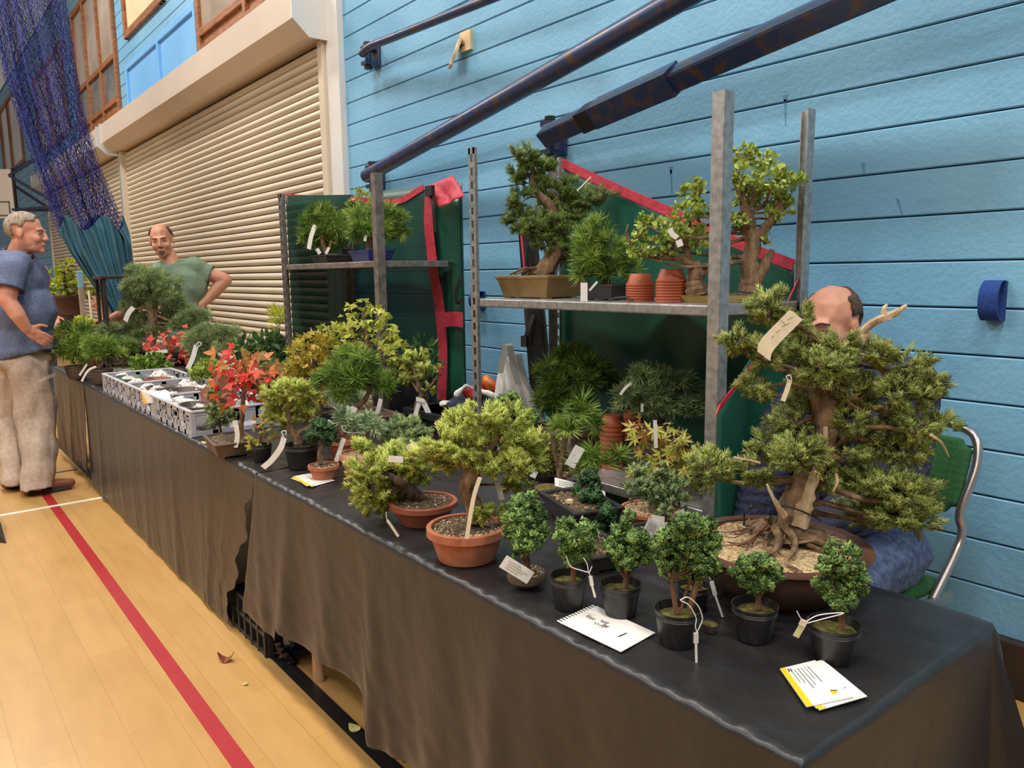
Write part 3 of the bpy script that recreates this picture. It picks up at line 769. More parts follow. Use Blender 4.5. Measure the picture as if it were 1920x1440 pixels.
# ================================================================== grey euro crates with wrapped pots
MT['crate_grey'] = mat('crate_grey', hexc(166, 164, 170), 0.5, scale=6, col2=hexc(184, 182, 188))
MT['crumple'] = mat('crumple_paper', hexc(214, 206, 200), 0.8, scale=30, bump=0.5, bscale=40)
def euro(x0, label, seed):
    L_, D_, H_ = 0.585, 0.385, 0.112; y0 = 0.945; x1 = x0 + L_; y1 = y0 + D_
    r = thing('grey_crate', label, 'crate', (x0 + L_ / 2, y0 + D_ / 2, TZ), 'grey plastic crates of wrapped pots')
    z0 = TZ + 0.001; m = MT['crate_grey']
    MB().box((x0 + L_ / 2, y0 + D_ / 2, z0 + 0.004), (L_ - 0.02, D_ - 0.02, 0.008)).build('base', m, r)
    def wall_(ax, pos, a0, a1, nm):
        mb = MB(); th = 0.006
        def bx(u0, u1, w0, w1, t_=th, off=0):
            c = (u0 + u1) / 2; s_ = u1 - u0; zc = z0 + (w0 + w1) / 2
            if ax == 'x': mb.box((c, pos + off, zc), (s_, t_, w1 - w0))
            else: mb.box((pos + off, c, zc), (t_, s_, w1 - w0))
        Ln = a1 - a0
        bx(a0, a1, 0.0, 0.02); bx(a0, a1, 0.088, H_ - 0.006); bx(a0, a1, 0.048, 0.058)
        n = 6 if ax == 'x' else 4
        for i in range(n + 1):
            u = a0 + Ln * i / n; bx(max(a0, u - 0.012), min(a1, u + 0.012), 0.0, H_ - 0.006)
        for i in range(n):
            if i % 2 == 0: bx(a0 + Ln * i / n, a0 + Ln * (i + 1) / n, 0.058, 0.09)
            else: bx(a0 + Ln * (i + 0.35) / n, a0 + Ln * (i + 0.65) / n, 0.02, 0.05)
        mb.build(nm, m, r)
    wall_('x', y0, x0, x1, 'long_side'); wall_('x', y1, x0, x1, 'long_side')
    wall_('y', x0, y0, y1, 'short_side'); wall_('y', x1, y0, y1, 'short_side')
    for (c, s_) in (((x0 + L_ / 2, y0, z0 + H_ - 0.004), (L_ + 0.012, 0.018, 0.01)), ((x0 + L_ / 2, y1, z0 + H_ - 0.004), (L_ + 0.012, 0.018, 0.01)),
                    ((x0, y0 + D_ / 2, z0 + H_ - 0.004), (0.018, D_, 0.01)), ((x1, y0 + D_ / 2, z0 + H_ - 0.004), (0.018, D_, 0.01))):
        bevel(MB().box(c, s_).build('rim', m, r), 0.003)
    for x in (x0 + 0.004, x1 - 0.004):
        for y in (y0 + 0.004, y1 - 0.004): MB().box((x, y, z0 + H_ / 2 - 0.004), (0.02, 0.02, H_ - 0.006)).build('corner_pillar', m, r)
    return (x0, y0, z0, L_, D_, H_)
E1 = euro(-5.165, 'grey plastic crate of wrapped pots, next to the pines in brown pots', 1)
E2 = euro(-4.572, 'grey plastic crate of wrapped pots with the yellow-edged price card', 2)
E3 = euro(-3.979, 'grey plastic crate of wrapped pots holding an upturned brown pot, next to red maple', 3)
def crumple(c, r_, seed, label, grp):
    n, k = 14, 9; V = []; rr_ = np.random.default_rng(seed)
    jit = rr_.uniform(0.72, 1.15, (k + 1, n))
    for j in range(k + 1):
        th = math.pi * j / k
        for i in range(n):
            a_ = 2 * math.pi * i / n; q_ = jit[j, i] if 0 < j < k else 1
            V.append((c[0] + r_ * q_ * math.sin(th) * math.cos(a_), c[1] + r_ * q_ * math.sin(th) * math.sin(a_) * 0.85, c[2] + r_ * 0.72 * q_ * math.cos(th)))
    Fc = [(j * n + i, j * n + (i + 1) % n, (j + 1) * n + (i + 1) % n, (j + 1) * n + i) for j in range(k) for i in range(n)]
    o = mobj('paper_wrap', V, Fc, MT['crumple'], None); tag(o, label, 'wrapping', grp); return o
r = np.random.default_rng(12)
names = {0: 'crate next to the pines in brown pots', 1: 'crate with the yellow-edged price card', 2: 'crate with the upturned brown pot'}
for ci, E_ in enumerate((E1, E2, E3)):
    for i in range(7):
        u, v = (i % 4) / 3.6 + 0.1, (i // 4) * 0.5 + 0.26
        crumple((E_[0] + E_[3] * u * 0.95, E_[1] + E_[4] * (v + r.uniform(-0.03, 0.03)), E_[2] + 0.066), 0.052 + r.uniform(0, 0.012), 40 + ci * 9 + i,
                'crumpled white wrapping paper inside the grey ' + names[ci], 'wrapping paper in the crates')
def lipped(c, rr_, h, m, label, nm='bonsai_pot', tilt=None, cat='pot', sx=1.0, sy=1.0):
    prof = [(rr_ * 0.72, 0), (rr_ * 0.95, h * 0.82), (rr_ * 1.04, h * 0.82), (rr_ * 1.04, h), (rr_ * 0.9, h), (rr_ * 0.68, h * 0.15), (0.002, h * 0.15)]
    mb = MB().lathe(prof, (0, 0, 0), 26, sx, sy); V = np.array(mb.v)
    if tilt is not None: V = V @ np.asarray(tilt).T
    o = mobj(nm, V + np.asarray(c), mb.f, m, None, True, origin=c)
    try: o.data.set_sharp_from_angle(angle=0.7)
    except Exception: pass
    tag(o, label, cat); return o
MT['dark_ceramic'] = mat('dark_ceramic', hexc(66, 56, 50), 0.4, scale=12, col2=hexc(98, 84, 74)); MT['red_ceramic'] = mat('red_ceramic', hexc(136, 74, 58), 0.5, scale=12)
MT['green_ceramic'] = mat('green_ceramic', hexc(84, 104, 90), 0.3, scale=12)
lipped((E3[0] + 0.42, E3[1] + 0.07, E3[2] + 0.064), 0.085, 0.05, MT['dark_ceramic'], 'shallow dark oval pot lying at the corner of the crate beside the red maple', sx=1.3, sy=0.8)
mb = MB().box((0, 0, 0), (0.17, 0.12, 0.10), basis((-0.5, 0.3, 0.6), (1, 0.2, 0.4)), 0.7)
o = mobj('bonsai_pot', np.array(mb.v) + np.array([E3[0] + 0.36, E3[1] + 0.19, E3[2] + 0.13]), mb.f, MT['red_ceramic'], None); tag(o, 'upturned square red-brown pot on paper in the grey crate', 'pot'); bevel(o, 0.006)
lipped((E1[0] + 0.22, E1[1] + 0.10, E1[2] + 0.062), 0.10, 0.04, MT['green_ceramic'], 'shallow grey-green oval pot in the crate next to the pines', sx=1.4, sy=0.8)
lipped((E1[0] + 0.43, E1[1] + 0.20, E1[2] + 0.07), 0.07, 0.035, MT['red_ceramic'], 'small red-brown saucer pot in the crate next to the pines', sx=1.2)
lipped((E2[0] + 0.18, E2[1] + 0.13, E2[2] + 0.066), 0.07, 0.035, MT['dark_ceramic'], 'dark round saucer pot in the crate with the price card', sx=1.2)
lipped((E2[0] + 0.38, E2[1] + 0.20, E2[2] + 0.066), 0.075, 0.035, MT['brown_pot'], 'brown oval saucer pot in the crate with the price card', sx=1.3)
# price card over the crate edge
MT['card_white'] = mat('card_white', hexc(236, 230, 222), 0.45, var=0.03); MT['card_yellow'] = mat('card_yellow', hexc(244, 190, 36), 0.5, var=0.03)
def card(corn, label, bar='left', lines=6, name='price_card', th=0.0012, group=None, logo=True):
    """thin printed card from 4 corners (start of yellow edge, then around)"""
    p = [np.asarray(c, float) for c in corn]
    u = (p[1] - p[0]); v = (p[3] - p[0]); n = np.cross(u, v); n /= np.linalg.norm(n)
    if n[2] < 0: n = -n
    r_ = thing(name, label, 'card', p[0], group)
    f = lambda a_, b_, k=0.0: p[0] * (1 - a_) * (1 - b_) + p[1] * a_ * (1 - b_) + p[2] * a_ * b_ + p[3] * (1 - a_) * b_ + n * k
    def patch(nm, a0, a1, b0, b1, m, k, h=0.0003):
        q_ = [f(a0, b0, k), f(a1, b0, k), f(a1, b1, k), f(a0, b1, k)]
        MB().prism(q_, n * h).build(nm, m, r_)
    patch('card_sheet', 0, 1, 0, 1, MT['card_white'], 0, th)
    patch('yellow_edge', 0, 1, 0, 0.14, MT['card_yellow'], th)
    rr_ = np.random.default_rng(3)
    for i in range(lines):
        b0 = 0.22 + 0.55 * i / lines; l_ = rr_.uniform(0.45, 0.85)
        patch('print_line', 0.1, 0.1 + l_ * 0.7, b0, b0 + 0.018, MT['ink_dark'] if i in (2, lines - 1) else MT['ink'], th)
    if logo:
        c = f(0.82, 0.72, th); uu = u / np.linalg.norm(u); vv = v / np.linalg.norm(v); s_ = 0.006
        MB().prism([c + (uu * math.cos(a_) + vv * math.sin(a_)) * s_ for a_ in np.linspace(0, 2 * math.pi, 16, endpoint=False)], n * 0.0003).build('logo_disc', MT['card_yellow'], r_)
        for k_ in range(5):
            a_ = k_ * 1.1; MB().prism([c + uu * (-0.006 + 0.001 * k_) + vv * 0.0022 * k_ - vv * 0.002 + (uu * math.cos(b_) + vv * math.sin(b_)) * 0.0018 for b_ in (0, 1.5, 3, 4.5)], n * 0.0006).build('logo_leaf', MT['ink_dark'], r_)
        patch('icon', 0.06, 0.13, 0.16, 0.20, MT['ink_dark'], th); patch('icon', 0.06, 0.13, 0.22, 0.26, MT['rust'], th)
    return r_
a, b_, c, d = pl(265, 733, 1, 0.925), pl(269, 757, 1, 0.925), pl(322, 752, 1, 0.97), pl(316, 733, 1, 0.99)
card([a, b_, c, d], 'white price card with yellow edge hung over the rim of the grey crate', lines=4, logo=False)
# paper, cards on the near table
z = TZ + 0.003
q = [pl(x, y, 2, z) for x, y in ((1462, 1259), (1512, 1331), (1600, 1312), (1528, 1243))]
card([q[0] + UP * 0.004, q[1] + UP * 0.004, q[2] + UP * 0.004, q[3] + UP * 0.004], 'topmost yellow-edged business card fanned at the front corner of the satin cloth', name='business_card', group='business cards on the near table')
for i, sh_ in enumerate(((10, -1), (14, 2), (20, 4))):
    q = [pl(x + sh_[0] + k_ * 2, y + sh_[1], 2, z) for k_, (x, y) in enumerate(((1462, 1259), (1514, 1329), (1602, 1303), (1526, 1242)))]
    card([p + UP * (0.0028 - 0.0012 * i) for p in q], 'yellow-edged business card, %s in the fan on the satin cloth' % ('second from top', 'third from top', 'lowest')[i], name='business_card', group='business cards on the near table', lines=3)
q = [pl(x, y, 2, z) for x, y in ((545, 897), (585, 913), (628, 901), (584, 890))]
card(q, 'yellow-edged leaflet under the little terracotta pot of dark cypress', name='leaflet', lines=4, logo=False)
q = [pl(x, y, 2, z + 0.002) for x, y in ((549, 894), (575, 912), (622, 899), (580, 888))]
card(q, 'upper yellow-edged leaflet fanned beside the little terracotta cypress pot', name='leaflet', lines=4, logo=False)
# torn notebook sheet
q = [pl(x, y, 2, z) for x, y in ((1043, 1165), (1112, 1134), (1229, 1187), (1164, 1223))]
nb_ = thing('notebook_sheet', 'white torn notebook sheet with a perforated edge and faint handwriting', 'paper', q[0])
e0, e1 = q[0], q[1]; poly = []
MB().prism([q[0] + (q[3] - q[0]) * 0.06, q[1] + (q[2] - q[1]) * 0.06, q[2], q[3]], (0, 0, 0.0009)).build('paper_sheet', MT['card_white'], nb_)
n = 13
for i in range(n):
    a0, a1 = i / n + 0.012, (i + 1) / n - 0.025
    v = (q[3] - q[0])
    MB().prism([e0 + (e1 - e0) * a0, e0 + (e1 - e0) * a1, e0 + (e1 - e0) * a1 + v * 0.061, e0 + (e1 - e0) * a0 + v * 0.061], (0, 0, 0.0009)).build('perforation_tab', MT['card_white'], nb_)
rr_ = np.random.default_rng(8)
for (u0, v0, l_) in ((0.55, 0.16, 0.3), (0.45, 0.34, 0.38), (0.6, 0.36, 0.25), (0.5, 0.44, 0.2)):
    P = []
    for k_ in range(14):
        s_ = k_ / 13; uu = u0 + 0.05 * math.sin(k_ * 2.1) + rr_.uniform(-0.02, 0.02); vv = v0 + 0.35 * l_ * s_ * 1.3
        P.append(q[0] + (q[1] - q[0]) * uu + (q[3] - q[0]) * vv + UP * 0.0012)
    MB().tube(P, 0.0006, 4).build('pen_stroke', MT['ink'], nb_)

# ================================================================== foliage templates (unit length along +z)
def t_pine(n, seed, amin=12, amax=82, wd=0.03):
    r = np.random.default_rng(seed); V = []; Fc = []; tn = []
    for i in range(n):
        th = math.radians(amin + (amax - amin) * math.sqrt(r.uniform())); ph = r.uniform(0, 2 * math.pi)
        d = np.array([math.sin(th) * math.cos(ph), math.sin(th) * math.sin(ph), math.cos(th)]); l = r.uniform(0.75, 1.0)
        u = np.cross(d, r.normal(size=3)); u /= np.linalg.norm(u)
        b = len(V); mid = d * l * 0.5 + np.array([0, 0, 0.03]); tip = d * l
        V += [d * 0.02, mid + u * wd, tip, mid - u * wd]; Fc += [(b, b + 1, b + 3), (b + 1, b + 2, b + 3)]
        t = r.uniform(-0.25, 0.25); tn += [t, t]
    return np.array(V), np.array(Fc), np.array(tn)
def spike(V, Fc, a, b, w, r):
    d = b - a; u = np.cross(d, [0.3, 0.2, 0.93]); u /= (np.linalg.norm(u) + 1e-9); v = np.cross(d / np.linalg.norm(d), u)
    k = len(V)
    m_ = a + d * 0.12
    for j in range(3):
        an = 2.094 * j; V.append(m_ + w * (math.cos(an) * u + math.sin(an) * v))
    V.append(b)
    for j in range(3): Fc.append((k + j, k + (j + 1) % 3, k + 3))
def t_juniper(seed, n=11, w=0.05):
    r = np.random.default_rng(seed); V = []; Fc = []; tn = []
    for i in range(n):
        t0 = 0.1 + 0.75 * i / n; ph = i * 2.4 + r.uniform(-0.4, 0.4); sp = r.uniform(0.35, 0.8)
        a = np.array([0, 0, t0]); l = (1.0 - t0) * 0.55 + 0.2
        d = np.array([math.cos(ph) * sp, math.sin(ph) * sp, 0.8]); d /= np.linalg.norm(d)
        spike(V, Fc, a, a + d * l, w, r); tn += [r.uniform(-0.2, 0.3)] * 3
    spike(V, Fc, np.array([0, 0, 0.0]), np.array([0, 0, 1.0]), w * 0.9, r); tn += [0.1] * 3
    return np.array(V), np.array(Fc), np.array(tn)
def t_hinoki(seed, n=9):
    r = np.random.default_rng(seed); V = []; Fc = []; tn = []
    for i in range(n):
        th = math.radians(70) * math.sqrt(r.uniform()); ph = i * 2.4
        d = np.array([math.sin(th) * math.cos(ph), math.sin(th) * math.sin(ph), math.cos(th)]); l = r.uniform(0.55, 1)
        u = np.cross(d, r.normal(size=3)); u /= np.linalg.norm(u); v = np.cross(d, u)
        c = d * l * 0.5; w = 0.25; k = len(V)
        V += [c + u * w, c + v * w * 0.6, c - u * w, c - v * w * 0.6, d * l]
        for j in range(4):
            Fc += [(k + j, k + (j + 1) % 4, k + 4)]
        tn += [0.24, -0.05, 0.14, -0.2]
    return np.array(V), np.array(Fc), np.array(tn)
def t_leaf(wd=0.3, fold=0.12):
    V = np.array([(0, 0, 0), (wd, fold, 0.4), (0, 0, 0.45), (-wd, fold, 0.4), (wd * 0.7, fold, 0.72), (-wd * 0.7, fold, 0.72), (0, -0.05, 1.0)], float)
    Fc = np.array([(0, 1, 2), (0, 2, 3), (2, 1, 4), (2, 5, 3), (2, 4, 6), (2, 6, 5)])
    return V, Fc, np.zeros(6)
def t_maple(lobes=5, seed=0, cut=0.42, droop=0.16):
    r = np.random.default_rng(seed); pts = []
    angs = np.linspace(-125, 125, lobes) if lobes > 3 else np.array([-62, 0, 62])
    lens = [0.62, 0.85, 1.0, 0.85, 0.62] if lobes == 5 else ([0.5, 0.74, 0.92, 1.0, 0.92, 0.74, 0.5] if lobes == 7 else [0.78, 1.0, 0.78])
    for i, a in enumerate(angs):
        a0 = math.radians(a); l = lens[i] * r.uniform(0.92, 1.05); hw = math.radians(11 if lobes > 3 else 20)
        if i == 0: pts.append((a0 - math.radians(35), cut * 0.55))
        pts += [(a0 - hw, l * 0.62), (a0, l), (a0 + hw, l * 0.62)]
        if i < lobes - 1: pts.append(((a0 + math.radians(angs[i + 1])) / 2, cut * (0.95 if lobes > 3 else 1.15)))
        else: pts.append((a0 + math.radians(35), cut * 0.55))
    V = [(0, 0, 0.0)]
    for (a, l) in pts: V.append((l * math.sin(a) * 0.75, -droop * l * l + 0.03 * math.sin(a * 5), 0.32 + l * math.cos(a) * 0.68))
    V.append((0, 0.03, 0.32)); c = len(V) - 1; n = len(pts)
    Fc = [(c, i + 1, i + 2) for i in range(n - 1)] + [(c, n, 1)]
    # stalk
    return np.array(V, float), np.array(Fc), np.zeros(len(Fc))
TPL = {
    'pine': [t_pine(30, s) for s in (1, 2, 3)], 'pine_fine': [t_pine(26, s, 8, 70, 0.028) for s in (4, 5)], 'pine_white': [t_pine(22, s, 10, 75, 0.04) for s in (6, 7)],
    'juniper': [t_juniper(s) for s in (1, 2, 3)], 'juniper_fat': [t_juniper(s, 9, 0.075) for s in (4, 5)], 'hinoki': [t_hinoki(s) for s in (1, 2, 3)],
    'leaf': [t_leaf(), t_leaf(0.24, 0.08)], 'leaf_small': [t_leaf(0.33, 0.1)], 'leaf_long': [t_leaf(0.17, 0.05)],
    'maple': [t_maple(5, 1), t_maple(5, 2)], 'trident': [t_maple(3, 1), t_maple(3, 2)], 'maple7': [t_maple(7, 3, 0.3), t_maple(7, 4, 0.3)],
}
def unit(a): return a / (np.linalg.norm(a, axis=-1, keepdims=True) + 1e-9)
def instance(tpls, pos, dirs, size, tone, r):
    """copies of templates baked into one triangle soup"""
    N_ = len(pos); which = r.integers(0, len(tpls), N_); Vs = []; Fs = []; Ts = []; off = 0
    for k, (V, Fc, tn) in enumerate(tpls):
        ii = np.where(which == k)[0]
        if len(ii) == 0: continue
        z = unit(dirs[ii]); h = unit(r.normal(size=(len(ii), 3))); x = unit(h - z * np.sum(h * z, 1, keepdims=True)); y = np.cross(z, x)
        P = pos[ii][:, None, :] + size[ii][:, None, None] * (V[None, :, 0:1] * x[:, None] + V[None, :, 1:2] * y[:, None] + V[None, :, 2:3] * z[:, None])
        n = len(V); Vs.append(P.reshape(-1, 3))
        Fs.append((Fc[None] + (np.arange(len(ii)) * n)[:, None, None]).reshape(-1, 3) + off); off += len(ii) * n
        Ts.append(np.clip(tone[ii][:, None] + tn[None], 0, 1).ravel())
    return np.concatenate(Vs), np.concatenate(Fs), np.concatenate(Ts)
TRIS = [0]
KD = {'juniper': (3.8, 1.55), 'juniper_fat': (3.4, 1.3), 'hinoki': (2.6, 1.2), 'pine': (1.7, 1.05), 'pine_fine': (1.7, 1.08), 'pine_white': (1.9, 1.05), 'leaf': (1.7, 1.05), 'leaf_small': (2.6, 1.1), 'leaf_long': (1.8, 1.1), 'maple': (1.6, 1.1)}
def foliage(root, pads, kind, size, dens, m, seed, up=0.5, clump=True, rzk=0.85, name='foliage', flat=0.0, shell=0.45):
    r = np.random.default_rng(seed); PP = []; DD = []; SS = []; TT = []
    dens = dens * KD[kind][0]; size0 = size; size = size * KD[kind][1]
    for (c, rx, ry, *rest) in pads:
        rz = rest[0] if rest else rx * rzk
        area = 4 * math.pi * ((rx * ry) ** 1.6 / 3 + (rx * rz) ** 1.6 / 3 + (ry * rz) ** 1.6 / 3) ** (1 / 1.6)
        n = max(6, int(dens * area / (size0 * size0)))
        if clump:
            k = max(6, n // 9); u = unit(r.normal(size=(k, 3))); rad = r.uniform(shell, 0.92, (k, 1)); cc = u * rad
            w_ = r.integers(0, k, n); loc = cc[w_] + r.normal(size=(n, 3)) * 0.15; ud = unit(u[w_] + r.normal(size=(n, 3)) * 0.45)
        else:
            u = unit(r.normal(size=(n, 3))); loc = u * r.uniform(shell, 0.97, (n, 1)) ** 0.6; ud = unit(u + r.normal(size=(n, 3)) * 0.4)
        wpos = np.asarray(c)[None] + loc[:, 0:1] * rx * RH + loc[:, 1:2] * ry * UP + loc[:, 2:3] * rz * FH
        wd = ud[:, 0:1] * RH + ud[:, 1:2] * UP + ud[:, 2:3] * FH + UP * up
        if flat: wd = wd * np.array([1, 1, 1 - flat])
        PP.append(wpos - unit(wd) * size * 0.25); DD.append(wd); SS.append(size * r.uniform(0.7, 1.2, n))
        base = r.uniform(0.08, 0.88, n)
        TT.append(base)
    V, Fc, tn = instance(TPL[kind], np.concatenate(PP), np.concatenate(DD), np.concatenate(SS), np.concatenate(TT), r)
    TRIS[0] += len(Fc)
    return mobj(name, V, Fc, m, root, False, tn, kind='stuff')
def rough_tube(P, R_, n=10, amp=0.12, seed=0):
    mb = MB().tube(P, R_, n); V = np.array(mb.v); r = np.random.default_rng(seed); k = len(P)
    P = np.array(P); jit = 1 + amp * (r.uniform(-1, 1, (k, n)))
    for i in range(k):
        for j in range(n):
            V[i * n + j] = P[i] + (V[i * n + j] - P[i]) * jit[i, j]
    mb.v = [tuple(v) for v in V]
    return mb
def limb(pts, rads, n=9, amp=0.12, seed=0, sub=5):
    P = spline(pts, sub); k = len(P)
    R_ = np.interp(np.linspace(0, 1, k), np.linspace(0, 1, len(rads)), rads)
    return rough_tube(P, list(R_), n, amp, seed)
def merge(mb, o): mb.add(o.v, o.f)
_ix = np.array([(0, 0, 1), (0.94, 0, 0.2), (-0.5, 0.8, 0.1), (-0.5, -0.8, 0.15), (0, 0, -0.9)], float)
_if = np.array([(0, 1, 2), (0, 2, 3), (0, 3, 1), (4, 2, 1), (4, 3, 2), (4, 1, 3)])
def grains(root, c, rx, ry, z, n, size, m, seed, name='gravel_grains'):
    r = np.random.default_rng(seed); a = r.uniform(0, 2 * math.pi, n); q = np.sqrt(r.uniform(0, 1, n)) * 0.96
    pos = np.stack([c[0] + q * np.cos(a) * rx, c[1] + q * np.sin(a) * ry, np.full(n, z)], 1) if ry > 0 else np.stack([c[0] + r.uniform(-rx, rx, n), c[1] + r.uniform(ry, -ry, n), np.full(n, z)], 1)
    V, Fc, tn = instance([(_ix, _if, np.zeros(6))], pos, r.normal(size=(n, 3)), size * r.uniform(0.6, 1.3, n), r.uniform(0, 1, n), r)
    return mobj(name, V, Fc, m, root, False, tn, kind='stuff')
MT['grain_mix'] = leafmat('grain_mix', [(70, 54, 38), (124, 98, 68), (196, 168, 122), (224, 210, 180)], 0.9, 0.0)
MT['grain_gold'] = leafmat('grain_gold', [(150, 112, 66), (200, 166, 112), (230, 206, 156)], 0.9, 0.0)

# ================================================================== pots
def soil_disc(root, c, r_, m, sx=1, sy=1, hump=0.2, rot=0.0, seed=0):
    V = [(c[0], c[1], c[2] + hump * r_ * 0.4)]; Fc = []; n = 28; rg = np.random.default_rng(seed); ca, sa = math.cos(rot), math.sin(rot)
    for j, q in enumerate((0.25, 0.5, 0.75, 1.0)):
        for i in range(n):
            a = 2 * math.pi * i / n; x, y = r_ * q * math.cos(a) * sx, r_ * q * math.sin(a) * sy
            V.append((c[0] + x * ca - y * sa, c[1] + x * sa + y * ca, c[2] + hump * r_ * 0.4 * (1 - q * q) + rg.uniform(-0.03, 0.03) * r_))
    for i in range(n): Fc.append((0, 1 + i, 1 + (i + 1) % n))
    for j in range(3):
        for i in range(n): Fc.append((1 + j * n + i, 1 + (j + 1) * n + i, 1 + (j + 1) * n + (i + 1) % n, 1 + j * n + (i + 1) % n))
    return mobj('soil', V, Fc, m, root, True)
def zfor(xy, py):
    """height above a plan point that is seen at image row py"""
    lo, hi = -0.5, 4.0
    if isinstance(py, tuple): return py[0]
    for _ in range(50):
        z = (lo + hi) / 2
        if proj((xy[0], xy[1], z))[1] > py: lo = z
        else: hi = z
    return z
def pot_profile(kind, rw, bw, h):
    t = rw * 0.10
    if kind == 'terra': return [(bw * 0.92, 0), (bw, h * 0.03), (rw * 0.90, h * 0.74), (rw, h * 0.76), (rw * 1.0, h * 0.98), (rw * 0.98, h), (rw * 0.88, h), (rw * 0.86, h * 0.75), (0.002, h * 0.7)]
    if kind == 'nursery': return [(bw * 0.94, 0), (bw, h * 0.03), (bw + (rw - bw) * 0.78, h * 0.78), (rw * 0.985, h * 0.80), (rw * 0.95, h * 0.83), (rw * 0.99, h * 0.86), (rw * 0.96, h * 0.89), (rw, h * 0.93), (rw * 1.02, h), (rw * 0.97, h), (rw * 0.9, h * 0.72), (0.002, h * 0.7)]
    if kind == 'bowl': return [(bw * 0.9, 0), (bw, h * 0.03), (bw * 1.05, h * 0.08), (rw * 0.82, h * 0.38), (rw * 0.93, h * 0.75), (rw * 0.94, h * 0.86), (rw * 0.97, h * 0.90), (rw, h * 0.95), (rw * 0.99, h), (rw * 0.87, h * 0.99), (rw * 0.84, h * 0.86), (0.002, h * 0.8)]
    if kind == 'lowbowl': return [(bw * 0.9, 0), (bw, h * 0.05), (rw * 0.98, h * 0.45), (rw * 1.02, h * 0.7), (rw * 0.94, h * 0.98), (rw * 0.9, h), (rw * 0.82, h * 0.95), (rw * 0.8, h * 0.8), (0.002, h * 0.8)]
    if kind == 'saucer': return [(bw, 0), (rw * 0.96, h * 0.8), (rw, h), (rw * 0.92, h), (rw * 0.85, h * 0.8), (0.002, h * 0.8)]
def spot(b, sz):
    """plan point on a support: seen at a pixel, or at a column and a given distance y from the aisle"""
    if b[0] == 'y':
        d = ray(b[1], 560); t = b[2] / d[1]; return np.array([d[0] * t, b[2], sz])
    return pl(b[0], b[1], 2, sz)
def pot_round(root, b, rim_y, rwp, bwp, kind, m, sz, sx=1.0, sy=1.0, rot=0.0, flutes=0, name='pot'):
    P = spot(b, sz); s_ = sc(P); rb = bwp * s_
    c = P + (FH * rb * sy if b[0] != 'y' else 0); c[2] = sz; s2 = sc(c); rw, bw = rwp * s2, bwp * s2
    h = max(0.015, zfor(c, rim_y) - sz)
    mb = MB().lathe(pot_profile(kind, rw, bw, h), c, 40, sx, sy, rot)
    if flutes:
        V = np.array(mb.v); a = np.arctan2(V[:, 1] - c[1], V[:, 0] - c[0]); zz = (V[:, 2] - sz) / h
        k = 1 - 0.035 * (np.cos(a * flutes) > 0.55) * (zz < 0.75) * (zz > 0.06)
        V[:, 0] = c[0] + (V[:, 0] - c[0]) * k; V[:, 1] = c[1] + (V[:, 1] - c[1]) * k; mb.v = [tuple(v) for v in V]
    mb.build(name, m, root, True)
    return c, rw, h
def pot_rect(root, c, lx, ly, h, m, rot=0.0, lip=0.012, feet=True, name='pot'):
    c = np.asarray(c, float); R3 = rotz(rot); mb = MB()
    def ring(ax, ay, z): return [c + R3 @ np.array([x * ax / 2, y * ay / 2, z]) for x, y in ((-1, -1), (1, -1), (1, 1), (-1, 1))]
    k = 0.80
    rings = [ring(lx * k, ly * k, 0.004), ring(lx * 0.955, ly * 0.94, h * 0.84), ring(lx, ly, h * 0.86), ring(lx, ly, h), ring(lx - 2 * lip, ly - 2 * lip, h), ring(lx - 2.4 * lip, ly - 2.4 * lip, h * 0.78)]
    V = [p for r_ in rings for p in r_]
    Fc = [(i * 4 + j, i * 4 + (j + 1) % 4, (i + 1) * 4 + (j + 1) % 4, (i + 1) * 4 + j) for i in range(len(rings) - 1) for j in range(4)] + [(3, 2, 1, 0), (20, 21, 22, 23)]
    mb.add(V, Fc)
    o = mb.build(name, m, root); bevel(o, min(0.004, h * 0.06), 2)
    if feet:
        for x in (-1, 1):
            for y in (-1, 1): MB().box(c + R3 @ np.array([x * lx * 0.34, y * ly * 0.32, 0.004]), (lx * 0.12, ly * 0.12, 0.01), R3).build('foot', m, root)
    return c, h
def tagstrip(root, pts, wpx, base, dd=0.0, m=None, name='label_tag', axis=None, lines=0, tie=None):
    P = [at(x, y, base, dd) for x, y in pts]; s_ = sc(P[0])
    P = spline(P, 5) if len(P) > 2 else P
    d = P[-1] - P[0]; ax = np.cross(d, FH) if axis is None else np.asarray(axis, float); ax = ax / np.linalg.norm(ax) * wpx * s_ / 2
    o = MB().ribbon(P, ax, -FH * 0.0006).build(name, m or MT['tag_white'], root)
    if lines:
        for i in range(lines):
            f0 = (i + 0.7) / (lines + 0.4) * 1.6 - 0.8
            a_ = P[0] + d * 0.15 + ax * f0 - FH * 0.0016; b_ = P[0] + d * (0.6 + 0.25 * ((i * 7) % 3) / 2) + ax * f0 - FH * 0.0016
            if len(P) == 2: MB().tube([a_, b_], max(0.0004, 0.25 * s_), 4).build('handwriting', MT['ink'], o)
    if tie is not None:
        MB().tube(spline([at(x, y, base, dd - 0.004) for x, y in tie], 6), max(0.0009, 0.9 * s_), 6).build('tag_tie', MT['wire_white'], root, True)
    return o
def trunk(root, base, pts, m, name='trunk', seed=0, amp=0.14, n=10):
    """pts: (px, py, radius px, dd)"""
    P = [at(p[0], p[1], base, p[3] if len(p) > 3 else 0) for p in pts]; R_ = [p[2] * sc(q) for p, q in zip(pts, P)]
    limb(P, R_, n, amp, seed).build(name, m, root, True)
    return P, R_
